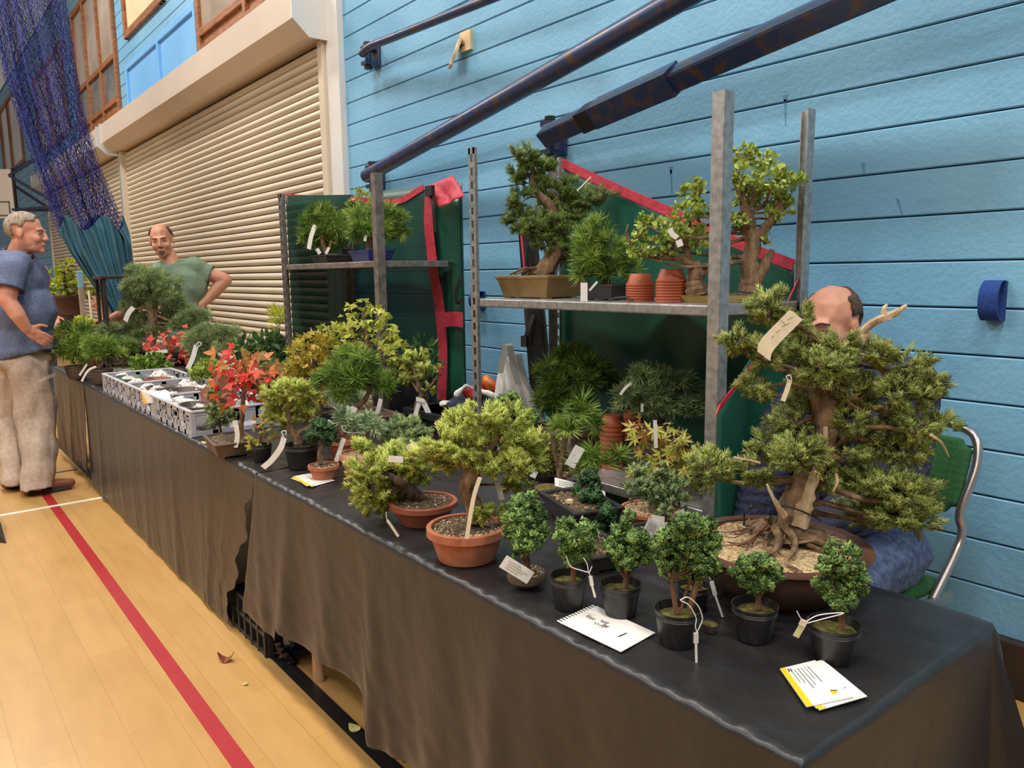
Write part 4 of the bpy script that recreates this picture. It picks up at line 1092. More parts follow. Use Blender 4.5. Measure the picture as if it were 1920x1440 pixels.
def branches(root, tr, pads, m, seed=0, k=0.42, name='branches', twigs=3):
    """one branch from the trunk to every foliage pad, plus twigs inside the pad"""
    P, R_ = tr; Q = np.array(spline(P, 5)); rq = np.interp(np.linspace(0, 1, len(Q)), np.linspace(0, 1, len(R_)), R_)
    mb = MB(); r = np.random.default_rng(seed)
    for i, (c, rx, ry, *rest) in enumerate(pads):
        c = np.asarray(c); d = np.linalg.norm(Q - c, axis=1) + np.where(Q[:, 2] > c[2] + 0.3 * ry, 0.5, 0) + np.where(np.arange(len(Q)) < 0.35 * len(Q), 0.2, 0)
        j = int(np.argmin(d)); a = Q[j]; L_ = np.linalg.norm(c - a)
        r0 = max(0.0012, min(rq[j] * k * 0.7, 0.16 * rx))
        mid = (a + c) / 2 + r.normal(size=3) * 0.10 * L_ - UP * 0.06 * L_
        e = c - UP * ry * 0.45
        merge(mb, limb([a, mid, e], [r0, r0 * 0.7, r0 * 0.4], 7, 0.15, i, 4))
        for t_ in range(twigs):
            u = r.normal(size=3); u /= np.linalg.norm(u); e2 = c + (u[0] * rx * RH + abs(u[1]) * ry * UP + u[2] * rx * 0.8 * FH) * 0.75
            merge(mb, limb([e, (e + e2) / 2 + r.normal(size=3) * 0.06 * rx, e2], [r0 * 0.38, r0 * 0.28, r0 * 0.14], 5, 0.1, i + t_, 3))
    return mb.build(name, m, root, True)
def mkpads(base, lst, seed=0, spread=0.6):
    """lst: (px, py, rx px, ry px[, dd]) -> world ellipsoids at the plant's own distance"""
    r = np.random.default_rng(seed); out = []
    for p in lst:
        q = at(p[0], p[1], base, 0); s_ = sc(q)
        dd = p[4] if len(p) > 4 else r.uniform(-spread, spread) * p[2] * s_
        q = at(p[0], p[1], base, dd); s_ = sc(q); out.append((q, p[2] * s_, p[3] * s_))
    return out
def leaf_parts(root, pads, kind, size, n, mats, seed, up=-0.1, name='leaf', stalk=None):
    """separate leaves, sharing mesh data per colour"""
    r = np.random.default_rng(seed); datas = []
    for k, m in enumerate(mats):
        V, Fc, _ = TPL[kind][k % len(TPL[kind])]
        me = bpy.data.meshes.new('leaf'); me.from_pydata([tuple(v) for v in V], [], [tuple(int(i) for i in f) for f in Fc]); me.materials.append(m); me.update()
        datas.append(me)
    wts = np.array([p[1] * p[2] for p in pads]); wts = wts / wts.sum(); off = root_loc(root); pos = []
    for i in range(n):
        c, rx, ry, *_ = pads[r.choice(len(pads), p=wts)]
        u = unit(r.normal(size=3)) * r.uniform(0.45, 1.0)
        p = np.asarray(c) + u[0] * rx * RH + u[1] * ry * UP + u[2] * rx * 0.8 * FH
        z = unit(u[0] * RH + u[2] * FH * 0.6 + UP * (up + 0.5 * u[1]) + r.normal(size=3) * 0.35)
        nrm = unit(-FH * 0.75 + UP * 0.65 + r.normal(size=3) * 0.35)
        x = unit(np.cross(nrm, z)); y = np.cross(z, x)
        o = bpy.data.objects.new(name, datas[r.integers(0, len(datas))]); link(o, root)
        s_ = size * r.uniform(0.7, 1.15)
        Mx = Matrix([[x[a] * s_, y[a] * s_, z[a] * s_, (p - off)[a]] for a in range(3)] + [[0, 0, 0, 1]])
        o.matrix_local = Mx; pos.append(p)
    return pos
PAL = {
    'jun_lime': [(74, 84, 30), (128, 140, 52), (176, 186, 86), (206, 208, 120)],
    'jun_hero': [(56, 66, 32), (100, 112, 52), (142, 152, 78), (176, 180, 104)],
    'jun_green': [(46, 62, 30), (88, 108, 48), (128, 146, 70)],
    'jun_blue': [(40, 58, 34), (84, 104, 60), (136, 154, 98), (180, 192, 136)],
    'cyp_green': [(24, 42, 22), (56, 82, 40), (102, 130, 64), (152, 174, 98)],
    'cyp_dark': [(18, 38, 22), (40, 70, 38), (78, 112, 60)],
    'pine_green': [(44, 66, 26), (82, 110, 42), (128, 152, 66), (160, 176, 92)],
    'pine_dark': [(44, 64, 24), (86, 110, 40), (130, 150, 62)],
    'pine_white': [(72, 92, 66), (122, 142, 104), (172, 186, 148), (204, 212, 178)],
    'pine_grey': [(76, 92, 62), (124, 140, 96), (170, 182, 130)],
    'pine_far': [(74, 88, 58), (120, 136, 88), (168, 178, 124)],
    'hawthorn': [(78, 96, 36), (124, 142, 58), (166, 178, 92), (192, 196, 120)],
    'maple_lime': [(134, 138, 40), (176, 178, 62), (206, 204, 96)],
    'maple_olive': [(126, 106, 36), (160, 146, 54), (186, 176, 84), (176, 116, 56)],
    'broad_dark': [(30, 54, 26), (58, 90, 42), (112, 138, 78)],
    'broad_lime': [(76, 96, 24), (140, 160, 40), (206, 210, 70)],
    'broad_olive': [(70, 78, 36), (120, 124, 64), (186, 186, 128)],
}
def LM(k): return leafmat('leaf_' + k, PAL[k], gain=1.14)

# ================================================================== the plants
def bonsai(name, label, sz, b, pot, soil, tr, pads, kind, size, dens, pal, bark='bark', seed=0, group=None, gr=0, up=0.5, clump=True, cat='bonsai',
           twigs=3, br=True, spread=0.6, shell=0.45, amp=0.14, gm='grain_mix', rzk=0.85):
    P0 = spot(b, sz)
    root = thing(name, label, cat, P0, group)
    if pot[0] == 'rect':
        _, lx, ly, h, pm, rot = pot
        c, h = pot_rect(root, (P0[0], P0[1], sz), lx, ly, h, MT[pm], rot)
        R3 = rotz(rot); V = []; n_ = 12; rg = np.random.default_rng(seed)
        for j in range(n_):
            for i in range(n_):
                u, v = i / (n_ - 1) * 2 - 1, j / (n_ - 1) * 2 - 1
                V.append(np.array(c) + R3 @ np.array([u * (lx / 2 - 0.02), v * (ly / 2 - 0.02), h * 0.84 + 0.10 * min(lx, ly) * (1 - u * u) * (1 - v * v) + rg.uniform(-0.002, 0.002)]))
        mobj('soil', V, [(j * n_ + i, j * n_ + i + 1, (j + 1) * n_ + i + 1, (j + 1) * n_ + i) for j in range(n_ - 1) for i in range(n_ - 1)], MT[soil], root, True)
        base = np.array([c[0], c[1], sz + h * 0.9]); rs = min(lx, ly) / 2
        if gr: grains(root, (c[0], c[1]), lx * 0.42, -ly * 0.40 if False else ly * 0.42, sz + h * 0.86 + 0.004, gr, 0.0035, MT[gm], seed)
    else:
        kd, rim, rw, bw, pm = pot[:5]; opt = pot[5] if len(pot) > 5 else {}
        c, rwm, h = pot_round(root, b, rim, rw, bw, kd, MT[pm], sz, **opt)
        lv = 0.78 if kd == 'nursery' else 0.90
        sx, sy = opt.get('sx', 1), opt.get('sy', 1)
        soil_disc(root, (c[0], c[1], sz + h * lv), rwm * 0.885, MT[soil], sx, sy, 0.18, opt.get('rot', 0), seed)
        base = np.array([c[0], c[1], sz + h * lv])
        if gr: grains(root, (c[0], c[1]), rwm * 0.84 * sx, rwm * 0.84 * sy, sz + h * lv + rwm * 0.03, gr, 0.0032, MT[gm], seed)
    pd = mkpads(base, pads, seed, spread)
    if tr:
        T = None
        for i, q in enumerate(tr):
            T_ = trunk(root, base, q, MT[bark], 'trunk', seed + i, amp)
            T = T_ if T is None else T
        if br: branches(root, T, pd, MT[bark], seed, twigs=twigs)
    if kind: foliage(root, pd, kind, size * sc(base), dens, LM(pal), seed, up, clump, rzk, shell=shell)
    root['_z'] = 0.0; del root['_z']
    return root, base, pd

# ---- the great juniper at the front
J, JB, JP = bonsai('juniper_bonsai', 'great twisted juniper with bleached deadwood in the wide brown bowl', TZ, (1490, 1146), ('bowl', 1017, 167, 105, 'brown_glaze'), 'gravel',
    [[(1488, 1003, 58, 0), (1487, 985, 34, 0), (1489, 955, 27, 0), (1505, 915, 26, 0.0), (1530, 870, 22, 0.01), (1548, 825, 22, 0.02), (1547, 775, 26, 0.02), (1545, 735, 25, 0.02), (1560, 695, 20, 0.03), (1590, 660, 15, 0.04)]],
    [(1440, 578, 42, 34), (1385, 635, 30, 25), (1502, 605, 20, 32), (1432, 662, 32, 26), (1420, 722, 30, 25), (1500, 655, 46, 36), (1545, 690, 50, 34), (1578, 642, 32, 20),
     (1510, 737, 42, 32), (1598, 735, 42, 36), (1642, 662, 32, 24), (1698, 682, 38, 28), (1728, 730, 38, 42), (1678, 737, 42, 32), (1716, 800, 42, 32), (1764, 800, 28, 26),
     (1652, 815, 38, 32), (1690, 845, 52, 28), (1492, 787, 42, 32), (1592, 790, 38, 32), (1440, 837, 38, 28), (1500, 850, 50, 32), (1578, 855, 42, 28), (1332, 880, 42, 38),
     (1412, 880, 32, 22), (1622, 902, 46, 22), (1680, 915, 60, 32), (1738, 932, 32, 36), (1622, 950, 44, 26), (1690, 967, 55, 26), (1545, 900, 32, 22)],
    'juniper', 16, 0.85, 'jun_hero', 'bark', 11, spread=1.1, twigs=4, amp=0.2, gr=900, gm='grain_gold', up=0.35)
b = JB
for i, (pts) in enumerate([
    [(1565, 700, 16, 0.02), (1592, 655, 12, 0.0), (1612, 625, 8, -0.01), (1640, 603, 7, -0.02), (1672, 590, 8, -0.02), (1700, 573, 3, -0.02)],
    [(1660, 598, 6, -0.02), (1658, 580, 5, -0.02), (1663, 570, 2, -0.02)],
    [(1625, 628, 10, -0.01), (1612, 640, 9, -0.015), (1600, 660, 10, -0.02)],
    [(1590, 675, 9, 0.03), (1620, 672, 8, 0.03), (1650, 690, 5, 0.02), (1670, 715, 3, 0.02)],
    [(1470, 968, 6, -0.06), (1450, 935, 4, -0.07), (1438, 908, 2, -0.07)],
    [(1568, 888, 3, -0.12), (1570, 905, 2.5, -0.13), (1562, 922, 1.5, -0.13)],
    [(1745, 815, 3, -0.1), (1765, 830, 2.5, -0.1), (1779, 856, 1.5, -0.1)],
    [(1376, 858, 2.5, -0.05), (1400, 862, 2.5, -0.05), (1425, 868, 2, -0.05)],
    [(1500, 985, 16, -0.03), (1512, 940, 13, -0.035), (1527, 890, 9, -0.03), (1545, 850, 6, -0.02), (1548, 800, 4, -0.015)]]):
    trunk(J, b, pts, MT['deadwood'], 'deadwood', 30 + i, 0.25, 9)
zs = b[2]
r = np.random.default_rng(5)
for i in range(26):
    a = r.uniform(0, 2 * math.pi); l = r.uniform(0.06, 0.15); p = []
    for k in range(5):
        q = 0.025 + l * k / 4; aa = a + 0.25 * math.sin(k * 1.3 + i) ; p.append(np.array([b[0] + q * math.cos(aa), b[1] + q * math.sin(aa) * 0.95, zs + 0.045 * (1 - k / 4) ** 1.5 + 0.007]))
    big = i < 9
    limb(p, [0.010, 0.007, 0.004, 0.002] if big else [0.003, 0.002, 0.0015, 0.001], 7, 0.2, i, 4).build('root', MT['bark' if big else 'bark_red'], J, True)
tagstrip(J, [(1493, 590), (1440, 645), (1432, 668)], 31, b, -0.10, MT['tag_cream'])
s_ = sc(b)
for k, (x0, y0, x1, y1) in enumerate(((1476, 600, 1488, 594), (1466, 612, 1480, 606), (1454, 624, 1464, 618), (1446, 634, 1452, 629), (1462, 598, 1474, 610))):
    MB().tube([at(x0, y0, b, -0.103), at(x1, y1, b, -0.103)], 0.0005, 4).build('handwriting', MT['ink'], J)
tagstrip(J, [(1481, 712), (1476, 730), (1468, 752)], 9, b, -0.08, MT['tag_cream'], tie=[(1478, 714), (1474, 706), (1482, 704), (1484, 712)])
MB().tube(spline([at(x, y, b, dd) for x, y, dd in ((1395, 985, -0.06), (1398, 960, -0.07), (1420, 950, -0.06), (1460, 948, -0.05), (1500, 957, -0.05), (1540, 976, -0.04))], 6), 0.0018, 6).build('guy_wire', MT['wire_black'], J, True)
o = MB().lathe([(0.003, -0.006), (0.006, 0), (0.003, 0.006)], at(1408, 950, b, -0.065), 8).build('wire_knot', MT['wire_black'], J)

# ---- small cypresses in black pots along the front
GC = 'small cypresses in black plastic pots'
def cyp(label, fb, rim, rw, bw, trs, pads, seed, pal='cyp_green', group=GC, pot=('nursery', 'black_plastic'), soil='moss', **kw):
    return bonsai('dwarf_cypress', label, TZ, fb, (pot[0], rim, rw, bw, pot[1]), soil, trs, pads, 'hinoki', 9.5, 0.95, pal, 'bark_red', seed, group, up=0.4, clump=True, twigs=1, amp=0.1, cat='potted plant', **kw)
C1, b1, _ = cyp('round-headed dwarf cypress in the small brown bowl with white card', (988, 1106), 1070, 37, 20, [[(992, 1078, 5), (990, 1055, 4.5), (986, 1025, 4)], [(990, 1062, 3), (975, 1040, 2.5)]],
    [(985, 955, 30, 34), (966, 985, 24, 30), (1005, 985, 24, 30), (985, 1015, 34, 24), (985, 985, 20, 40, -0.02)], 21, pot=('lowbowl', 'brown_pot'), group=None, soil='soil', gr=250)
tagstrip(C1, [(943, 1052), (995, 1084)], 27, b1, -0.05, lines=4)
C2, b2, _ = cyp('dwarf cypress in black pot with looped tag, between brown bowl and notebook sheet', (1068, 1148), 1078, 35, 26, [[(1074, 1090, 5), (1076, 1065, 5), (1080, 1040, 4)]],
    [(1062, 985, 16, 18), (1060, 1008, 22, 22), (1098, 998, 22, 22), (1082, 1030, 34, 20), (1075, 1048, 20, 12), (1085, 1008, 22, 24, -0.02)], 22)
tagstrip(C2, [(1107, 1080), (1110, 1098)], 7, b2, -0.06, tie=[(1062, 1044), (1070, 1062), (1095, 1071), (1104, 1074), (1108, 1084)])
tagstrip(C2, [(1110, 1098), (1116, 1120)], 4, b2, -0.06, tie=[(1094, 1046), (1101, 1058), (1104, 1074), (1110, 1062)])
C3, b3, _ = cyp('dwarf cypress with forked stem in black pot standing at the notebook sheet', (1167, 1165), 1093, 38, 28, [[(1172, 1104, 6), (1175, 1080, 5.5), (1172, 1050, 4)], [(1174, 1085, 4), (1160, 1062, 3), (1155, 1045, 2.5)], [(1175, 1088, 3.5), (1188, 1062, 3), (1195, 1045, 2)]],
    [(1178, 972, 12, 16), (1170, 1000, 26, 22), (1195, 1010, 24, 24), (1150, 1030, 22, 22), (1178, 1035, 34, 22), (1205, 1035, 20, 18), (1172, 1052, 26, 12)], 23)
C4, b4, _ = cyp('largest dwarf cypress, three-stemmed, in black pot with big white tag loop', (1276, 1220), 1140, 43, 32, [[(1268, 1150, 5), (1264, 1120, 5), (1258, 1085, 4.5)], [(1275, 1150, 3), (1285, 1115, 3), (1295, 1085, 3)], [(1293, 1143, 6), (1300, 1115, 6), (1310, 1085, 5)]],
    [(1290, 980, 34, 24), (1318, 985, 24, 20), (1258, 1010, 30, 26), (1298, 1015, 34, 28), (1330, 1020, 24, 30), (1250, 1045, 24, 20), (1285, 1050, 34, 22), (1322, 1055, 28, 24), (1255, 1072, 16, 14), (1300, 1080, 26, 14), (1238, 1022, 20, 20)], 24)
tagstrip(C4, [(1305, 1186), (1305, 1206)], 9, b4, -0.07, tie=[(1275, 1125), (1290, 1120), (1308, 1135), (1317, 1158), (1312, 1175), (1304, 1190)])
tagstrip(C4, [(1305, 1206), (1306, 1252)], 4.5, b4, -0.07, tie=[(1276, 1126), (1292, 1135), (1305, 1158), (1304, 1175), (1308, 1190)])
C5, b5, _ = cyp('dwarf cypress in black pot tucked behind the three-stemmed one', (1305, 1152), 1096, 30, 24, [[(1312, 1105, 4), (1314, 1085, 4), (1315, 1060, 3)]],
    [(1322, 1048, 20, 20), (1305, 1060, 20, 16), (1330, 1070, 14, 14)], 25)
tagstrip(C5, [(1334, 1090), (1341, 1116)], 8, b5, -0.04, tie=[(1312, 1080), (1325, 1078), (1333, 1088)])
tagstrip(C5, [(1341, 1116), (1355, 1157)], 4, b5, -0.04)
C6, b6, _ = cyp('low spreading dwarf cypress in black pot before the brown bowl', (1423, 1211), 1133, 42, 31, [[(1422, 1142, 6), (1422, 1118, 5), (1418, 1090, 4)], [(1422, 1122, 3), (1440, 1100, 3)]],
    [(1400, 1055, 24, 18), (1430, 1050, 28, 20), (1385, 1075, 18, 16), (1420, 1080, 38, 20), (1450, 1075, 20, 22), (1420, 1098, 26, 12)], 26)
C7, b7, _ = cyp('tall bright dwarf cypress in black pot with pale green tag, nearest the business cards', (1575, 1251), 1168, 47, 34, [[(1578, 1180, 6), (1578, 1155, 5), (1576, 1130, 4)]],
    [(1562, 1030, 16, 20), (1592, 1035, 16, 18), (1560, 1060, 26, 24), (1595, 1065, 28, 26), (1548, 1090, 20, 24), (1582, 1095, 38, 26), (1612, 1095, 20, 24), (1580, 1122, 32, 16)], 27)
MT['tag_lime'] = mat('tag_lime', hexc(196, 192, 140), 0.5)
tagstrip(C7, [(1505, 1172), (1492, 1194)], 12, b7, -0.05, MT['tag_lime'], tie=[(1502, 1172), (1530, 1155), (1560, 1150), (1582, 1150), (1545, 1160), (1508, 1170)])
tagstrip(C7, [(1500, 1165), (1512, 1170)], 12, b7, -0.055, MT['tag_cream'], tie=[(1494, 1146), (1502, 1160), (1510, 1166)])
# moss dish
P0 = pl(1332, 1184, 2, TZ)
mr = thing('moss_dish', 'tiny oval dish of moss lying on the satin cloth', 'dish', P0)
c, rw, h = pot_round(mr, (1332, 1187), 1176, 16, 11, 'saucer', MT['brown_pot'], TZ, sx=1.0, sy=0.8)
soil_disc(mr, (c[0], c[1], TZ + h * 0.85), rw * 0.9, MT['moss'], 1, 0.8, 0.5)

# ---- junipers in clay pots, front left of the near table
K1, kb, _ = bonsai('juniper_bonsai', 'lime green juniper with gnarled leaning trunk in the round terracotta pot', TZ, (873, 1065), ('terra', 984, 75, 54, 'terracotta'), 'soil',
    [[(893, 978, 19, 0), (888, 945, 15, 0), (872, 915, 14, -0.02), (884, 890, 15, -0.03), (895, 862, 14, 0), (915, 840, 10, 0), (935, 815, 7, 0)]],
    [(860, 800, 36, 28), (905, 785, 40, 28), (950, 790, 42, 30), (985, 830, 36, 30), (930, 830, 48, 32), (870, 838, 46, 30), (825, 830, 34, 26), (960, 870, 40, 26), (1000, 860, 28, 26), (920, 870, 40, 22),
     (800, 850, 30, 24), (905, 945, 20, 24, -0.03), (928, 960, 18, 20), (968, 900, 28, 20, 0.04), (845, 865, 30, 20)],
    'juniper', 14, 0.62, 'jun_lime', 'bark', 31, gr=700, spread=0.9, twigs=4)
tagstrip(K1, [(900, 895), (890, 925), (882, 965), (875, 1010)], 8, kb, -0.13, MT['tag_cream'])
tagstrip(K1, [(933, 905), (941, 937)], 10, kb, 0.02)
K2, kb2, _ = bonsai('juniper_bonsai', 'lime green juniper spilling over the side of the dark clay pot', TZ, (790, 992), ('terra', 938, 64, 42, 'terracotta_dark'), 'soil',
    [[(785, 932, 12, 0), (765, 915, 11, -0.02), (745, 900, 9, -0.04), (720, 890, 7, -0.05)]],
    [(690, 880, 40, 28), (735, 860, 40, 28), (780, 862, 36, 26), (700, 915, 40, 26), (748, 900, 44, 28), (672, 912, 24, 26), (735, 942, 34, 20), (798, 885, 30, 24), (715, 850, 26, 20), (700, 945, 22, 18), (678, 845, 22, 16)],
    'juniper', 14, 0.66, 'jun_lime', 'bark_dark', 32, spread=0.9, gr=120)
tagstrip(K2, [(726, 975), (733, 985), (747, 1006)], 5, kb2, -0.14, MT['tag_cream'], tie=[(724, 960), (725, 972), (730, 982)])
tagstrip(K2, [(770, 832), (782, 858)], 19, kb2, -0.08, MT['tag_cream'], lines=4)
tagstrip(K2, [(728, 860), (756, 862)], 12, kb2, -0.16)
# mound of blue-green juniper and a dwarf blue cushion
K3, kb3, _ = bonsai('juniper_mound', 'rounded blue-green juniper cushion in a low clay pot beside the fluted pot', TZ, (757, 880), ('terra', 845, 24, 18, 'terracotta_pale'), 'soil', [[(757, 848, 5), (757, 835, 4), (755, 825, 3)]],
    [(735, 815, 30, 22), (775, 812, 28, 22), (755, 800, 34, 20), (752, 832, 38, 18)], 'juniper', 10, 0.9, 'jun_blue', 'bark_dark', 33, spread=0.7, up=0.6)
K4, kb4, _ = bonsai('juniper_mound', 'little grey-blue juniper tuft behind the gnarled juniper', TZ, (868, 865), ('nursery', 838, 20, 15, 'black_pot'), 'soil', [[(868, 835, 4), (868, 815, 3), (868, 800, 3)]],
    [(855, 795, 22, 20), (885, 800, 22, 18), (868, 778, 18, 16)], 'juniper', 9, 0.9, 'jun_blue', 'bark_dark', 34, spread=0.7)
# dark green cypress clump
K5, kb5, _ = bonsai('dwarf_cypress', 'dark green cypress of two stacked tufts beside the white carrier bag', TZ, (985, 880), ('nursery', 850, 26, 20, 'black_pot'), 'soil', [[(985, 850, 5), (975, 815, 4), (962, 775, 3)]],
    [(950, 752, 26, 18), (962, 768, 22, 14), (985, 785, 26, 18), (990, 805, 18, 14)], 'hinoki', 8, 1.0, 'cyp_green', 'bark_dark', 35, cat='potted plant', up=0.6)
# cream-leaved shrub
K6, kb6, _ = bonsai('small_leaved_shrub', 'olive small-leaved shrub with cream variegation in a black pot', TZ, (1020, 915), ('nursery', 885, 36, 28, 'black_pot'), 'soil', [[(1020, 885, 5), (1020, 865, 4), (1018, 850, 3)], [(1018, 880, 3), (1040, 855, 2.5)]],
    [(1000, 845, 24, 20), (1035, 835, 26, 20), (1050, 865, 20, 24), (1015, 870, 30, 20), (985, 870, 18, 18)], 'leaf_small', 9, 1.6, 'broad_olive', 'bark_dark', 36, clump=False, cat='potted plant', up=0.2)
tagstrip(K6, [(998, 895), (1008, 872)], 12, kb6, -0.09)

# ---- middle of the near table
rotp = math.atan2(0.18, 1)
K7, kb7, _ = bonsai('column_cypress', 'narrow column of dark cypress in the black rectangular tray', TZ, (1088, 975), ('rect', 0.235, 0.15, 0.062, 'black_pot', -0.30), 'soil',
    [[(1084, 950, 9, 0), (1083, 935, 8, 0), (1096, 915, 5, 0.02), (1104, 905, 3, 0.02)]],
    [(1105, 900, 18, 16), (1098, 922, 22, 20), (1108, 945, 24, 22), (1095, 968, 16, 12, -0.09), (1133, 962, 26, 16, -0.09), (1120, 985, 14, 10, -0.1), (1110, 930, 20, 20, -0.04)], 'hinoki', 8.5, 0.95, 'cyp_dark', 'bark', 41, cat='potted plant', gr=250)
MB().lathe([(0.002, 0), (0.012, 0.004), (0.010, 0.012), (0.002, 0.015)], at(1068, 945, kb7, -0.03), 10).build('stone', MT['deadwood'], K7, True)
K8, kb8, _ = bonsai('moss_tray', 'oval brown tray of moss with long white labels', TZ, (1035, 934), ('saucer', 915, 37, 28, 'brown_pot', dict(sy=0.8)), 'moss', None, [], None, 0, 0, None, seed=42, cat='potted plant')
tagstrip(K8, [(1040, 903), (1085, 914)], 17, kb8, -0.04, axis=UP + FH * 0.8, lines=3)
tagstrip(K8, [(1116, 923), (1135, 930)], 18, kb8, -0.10, axis=UP + FH * 0.8)
K9, kb9, _ = bonsai('juniper_mound', 'flat-topped blue-green juniper in the shallow terracotta bowl', TZ, (1225, 992), ('terra', 952, 56, 40, 'terracotta'), 'gravel', [[(1232, 958, 5), (1235, 935, 4.5), (1230, 915, 4)]],
    [(1200, 880, 22, 16), (1238, 878, 18, 14), (1195, 912, 28, 18), (1230, 905, 34, 18), (1268, 915, 26, 18), (1225, 930, 40, 16), (1275, 938, 22, 16)], 'juniper_fat', 11, 0.8, 'jun_blue', 'bark_dark', 43, spread=0.7, gr=350)
tagstrip(K9, [(1272, 958), (1282, 985)], 22, kb9, -0.05)
K10, kb10, _ = bonsai('young_black_pine', 'two-stemmed young pine with long stiff needles and white tag', TZ, (1084, 930), ('nursery', 906, 20, 16, 'black_pot'), 'soil',
    [[(1052, 912, 9, 0), (1050, 885, 7, 0.0), (1054, 850, 5, 0), (1060, 820, 5, 0), (1070, 785, 4, 0)], [(1050, 878, 5, 0), (1040, 850, 4, 0), (1036, 815, 3.5, 0)], [(1052, 895, 5, 0), (1080, 885, 4, -0.02), (1100, 865, 3, -0.03)]],
    [(1095, 765, 12, 20), (1075, 775, 16, 16), (1120, 790, 14, 16), (1045, 800, 16, 14), (1062, 800, 14, 12), (1105, 850, 20, 18, -0.05), (1085, 870, 16, 14, -0.05), (1130, 870, 18, 16, -0.04), (1158, 850, 12, 14, -0.02)],
    'pine', 34, 1.5, 'pine_green', 'bark', 44, clump=False, up=0.6, br=True, twigs=1)
tagstrip(K10, [(1088, 838), (1068, 874)], 20, kb10, -0.08, axis=None)
# black trays with little plants behind the front row
K11, kb11, _ = bonsai('cypress_tray', 'low cypress in black rectangular tray behind the looped-tag cypress', TZ, (1118, 1052), ('rect', 0.17, 0.11, 0.045, 'black_pot', -0.30), 'soil', [[(1100, 1030, 4), (1098, 1015, 3), (1095, 1005, 3)]],
    [(1090, 1000, 18, 14), (1112, 992, 14, 12)], 'hinoki', 8, 0.9, 'cyp_dark', 'bark_dark', 45, cat='potted plant', gr=120)
tagstrip(K11, [(1112, 992), (1120, 1008)], 16, kb11, -0.05)
K12, kb12, _ = bonsai('cypress_tray', 'seedling in small black tray with two white labels behind the forked cypress', TZ, (1212, 1027), ('rect', 0.15, 0.10, 0.04, 'black_pot', -0.30), 'soil', [[(1248, 985, 4), (1247, 972, 3.5), (1247, 960, 3)]],
    [(1247, 958, 14, 10)], 'juniper', 8, 0.8, 'jun_blue', 'bark_dark', 46, cat='potted plant', gr=100)
tagstrip(K12, [(1228, 975), (1212, 1008)], 24, kb12, -0.08, lines=5)
tagstrip(K12, [(1222, 972), (1246, 976)], 14, kb12, -0.07, axis=UP)
tagstrip(K12, [(1232, 990), (1252, 984)], 10, kb12, -0.09, axis=UP)
# yellow-green palmate maple with separate leaves
lm = [leafmat('mapleA', [(150, 150, 58), (190, 188, 84)], 0.55), leafmat('mapleB', [(178, 176, 72), (190, 188, 84)], 0.55), leafmat('mapleC', [(160, 120, 62), (190, 188, 84)], 0.55), leafmat('mapleD', [(196, 190, 96), (190, 188, 84)], 0.55)]
K13, kb13, pd13 = bonsai('japanese_maple', 'yellow-green palmate maple with drooping star leaves in a black pot', TZ, (1235, 925), ('nursery', 895, 40, 32, 'black_pot'), 'soil',
    [[(1240, 895, 5), (1235, 860, 4), (1225, 820, 3), (1205, 795, 2.5)], [(1238, 870, 3), (1260, 830, 2.5), (1275, 800, 2)], [(1206, 796, 2), (1185, 800, 2), (1180, 820, 1.5)]],
    [(1215, 800, 30, 14), (1255, 810, 40, 24), (1225, 840, 40, 26), (1275, 855, 34, 26), (1250, 880, 40, 30), (1205, 870, 24, 26), (1290, 890, 22, 26)], None, 0, 0, None, 'bark_red', 47, cat='bonsai', twigs=2)
leaf_parts(K13, pd13, 'maple7', 32 * sc(kb13), 95, lm, 48, up=-0.35)
tagstrip(K13, [(1228, 788), (1230, 840)], 7, kb13, -0.05)

# ---- terracotta stacks
def stack(px, py, sz, wpx, n, top_y, label, seed, nm='pot_stack'):
    """upside-down nested clay pots: every pot is a thing of its own"""
    P = spot(py if isinstance(py, tuple) else (px, py), sz); r_ = wpx / 2 * sc(P); c = P + (0 if isinstance(py, tuple) else FH * r_); r_ = wpx / 2 * sc(c); H = zfor(c, top_y) - sz
    hp = 0.85 * r_; dz = (H - hp) / max(1, n - 1)
    for i in range(n):
        z0 = sz + dz * i
        rh = dz * 0.72; prof = [(r_ * 0.97, 0), (r_, 0.0015), (r_, rh), (r_ * 0.985, rh + 0.001), (r_ * 0.93, rh + 0.0015), (r_ * 0.70, hp * 0.98), (r_ * 0.68, hp), (0.006, hp)]
        o = MB().lathe(prof, (c[0], c[1], z0), 28).build('clay_pot', MT['plastic_terracotta'], None, True, origin=(c[0], c[1], z0))
        od = ['lowest', 'second', 'third', 'fourth', 'fifth', 'sixth', 'seventh', 'eighth', 'ninth', 'tenth']
        tag(o, label + (', topmost' if i == n - 1 else (', lowest' if i == 0 else ', %s from bottom' % od[i])), 'pot', 'upturned clay pots in stacks')
stack(1200, ('y', 1200, 1.92), RSZ, 53, 7, 513, 'upturned clay pot in the lower stack on the upper rack shelf', 1)
stack(1258, ('y', 1258, 1.93), RSZ, 57, 8, 504, 'upturned clay pot in the taller stack beside the yellow tray', 2)
stack(1151, 880, LOWZ, 47, 10, 778, 'upturned clay pot in the stack beside the young two-stemmed pine', 3)
stack(1190, 862, LOWZ, 38, 6, 768, 'upturned clay pot in the stack half hidden by the palmate maple', 4)

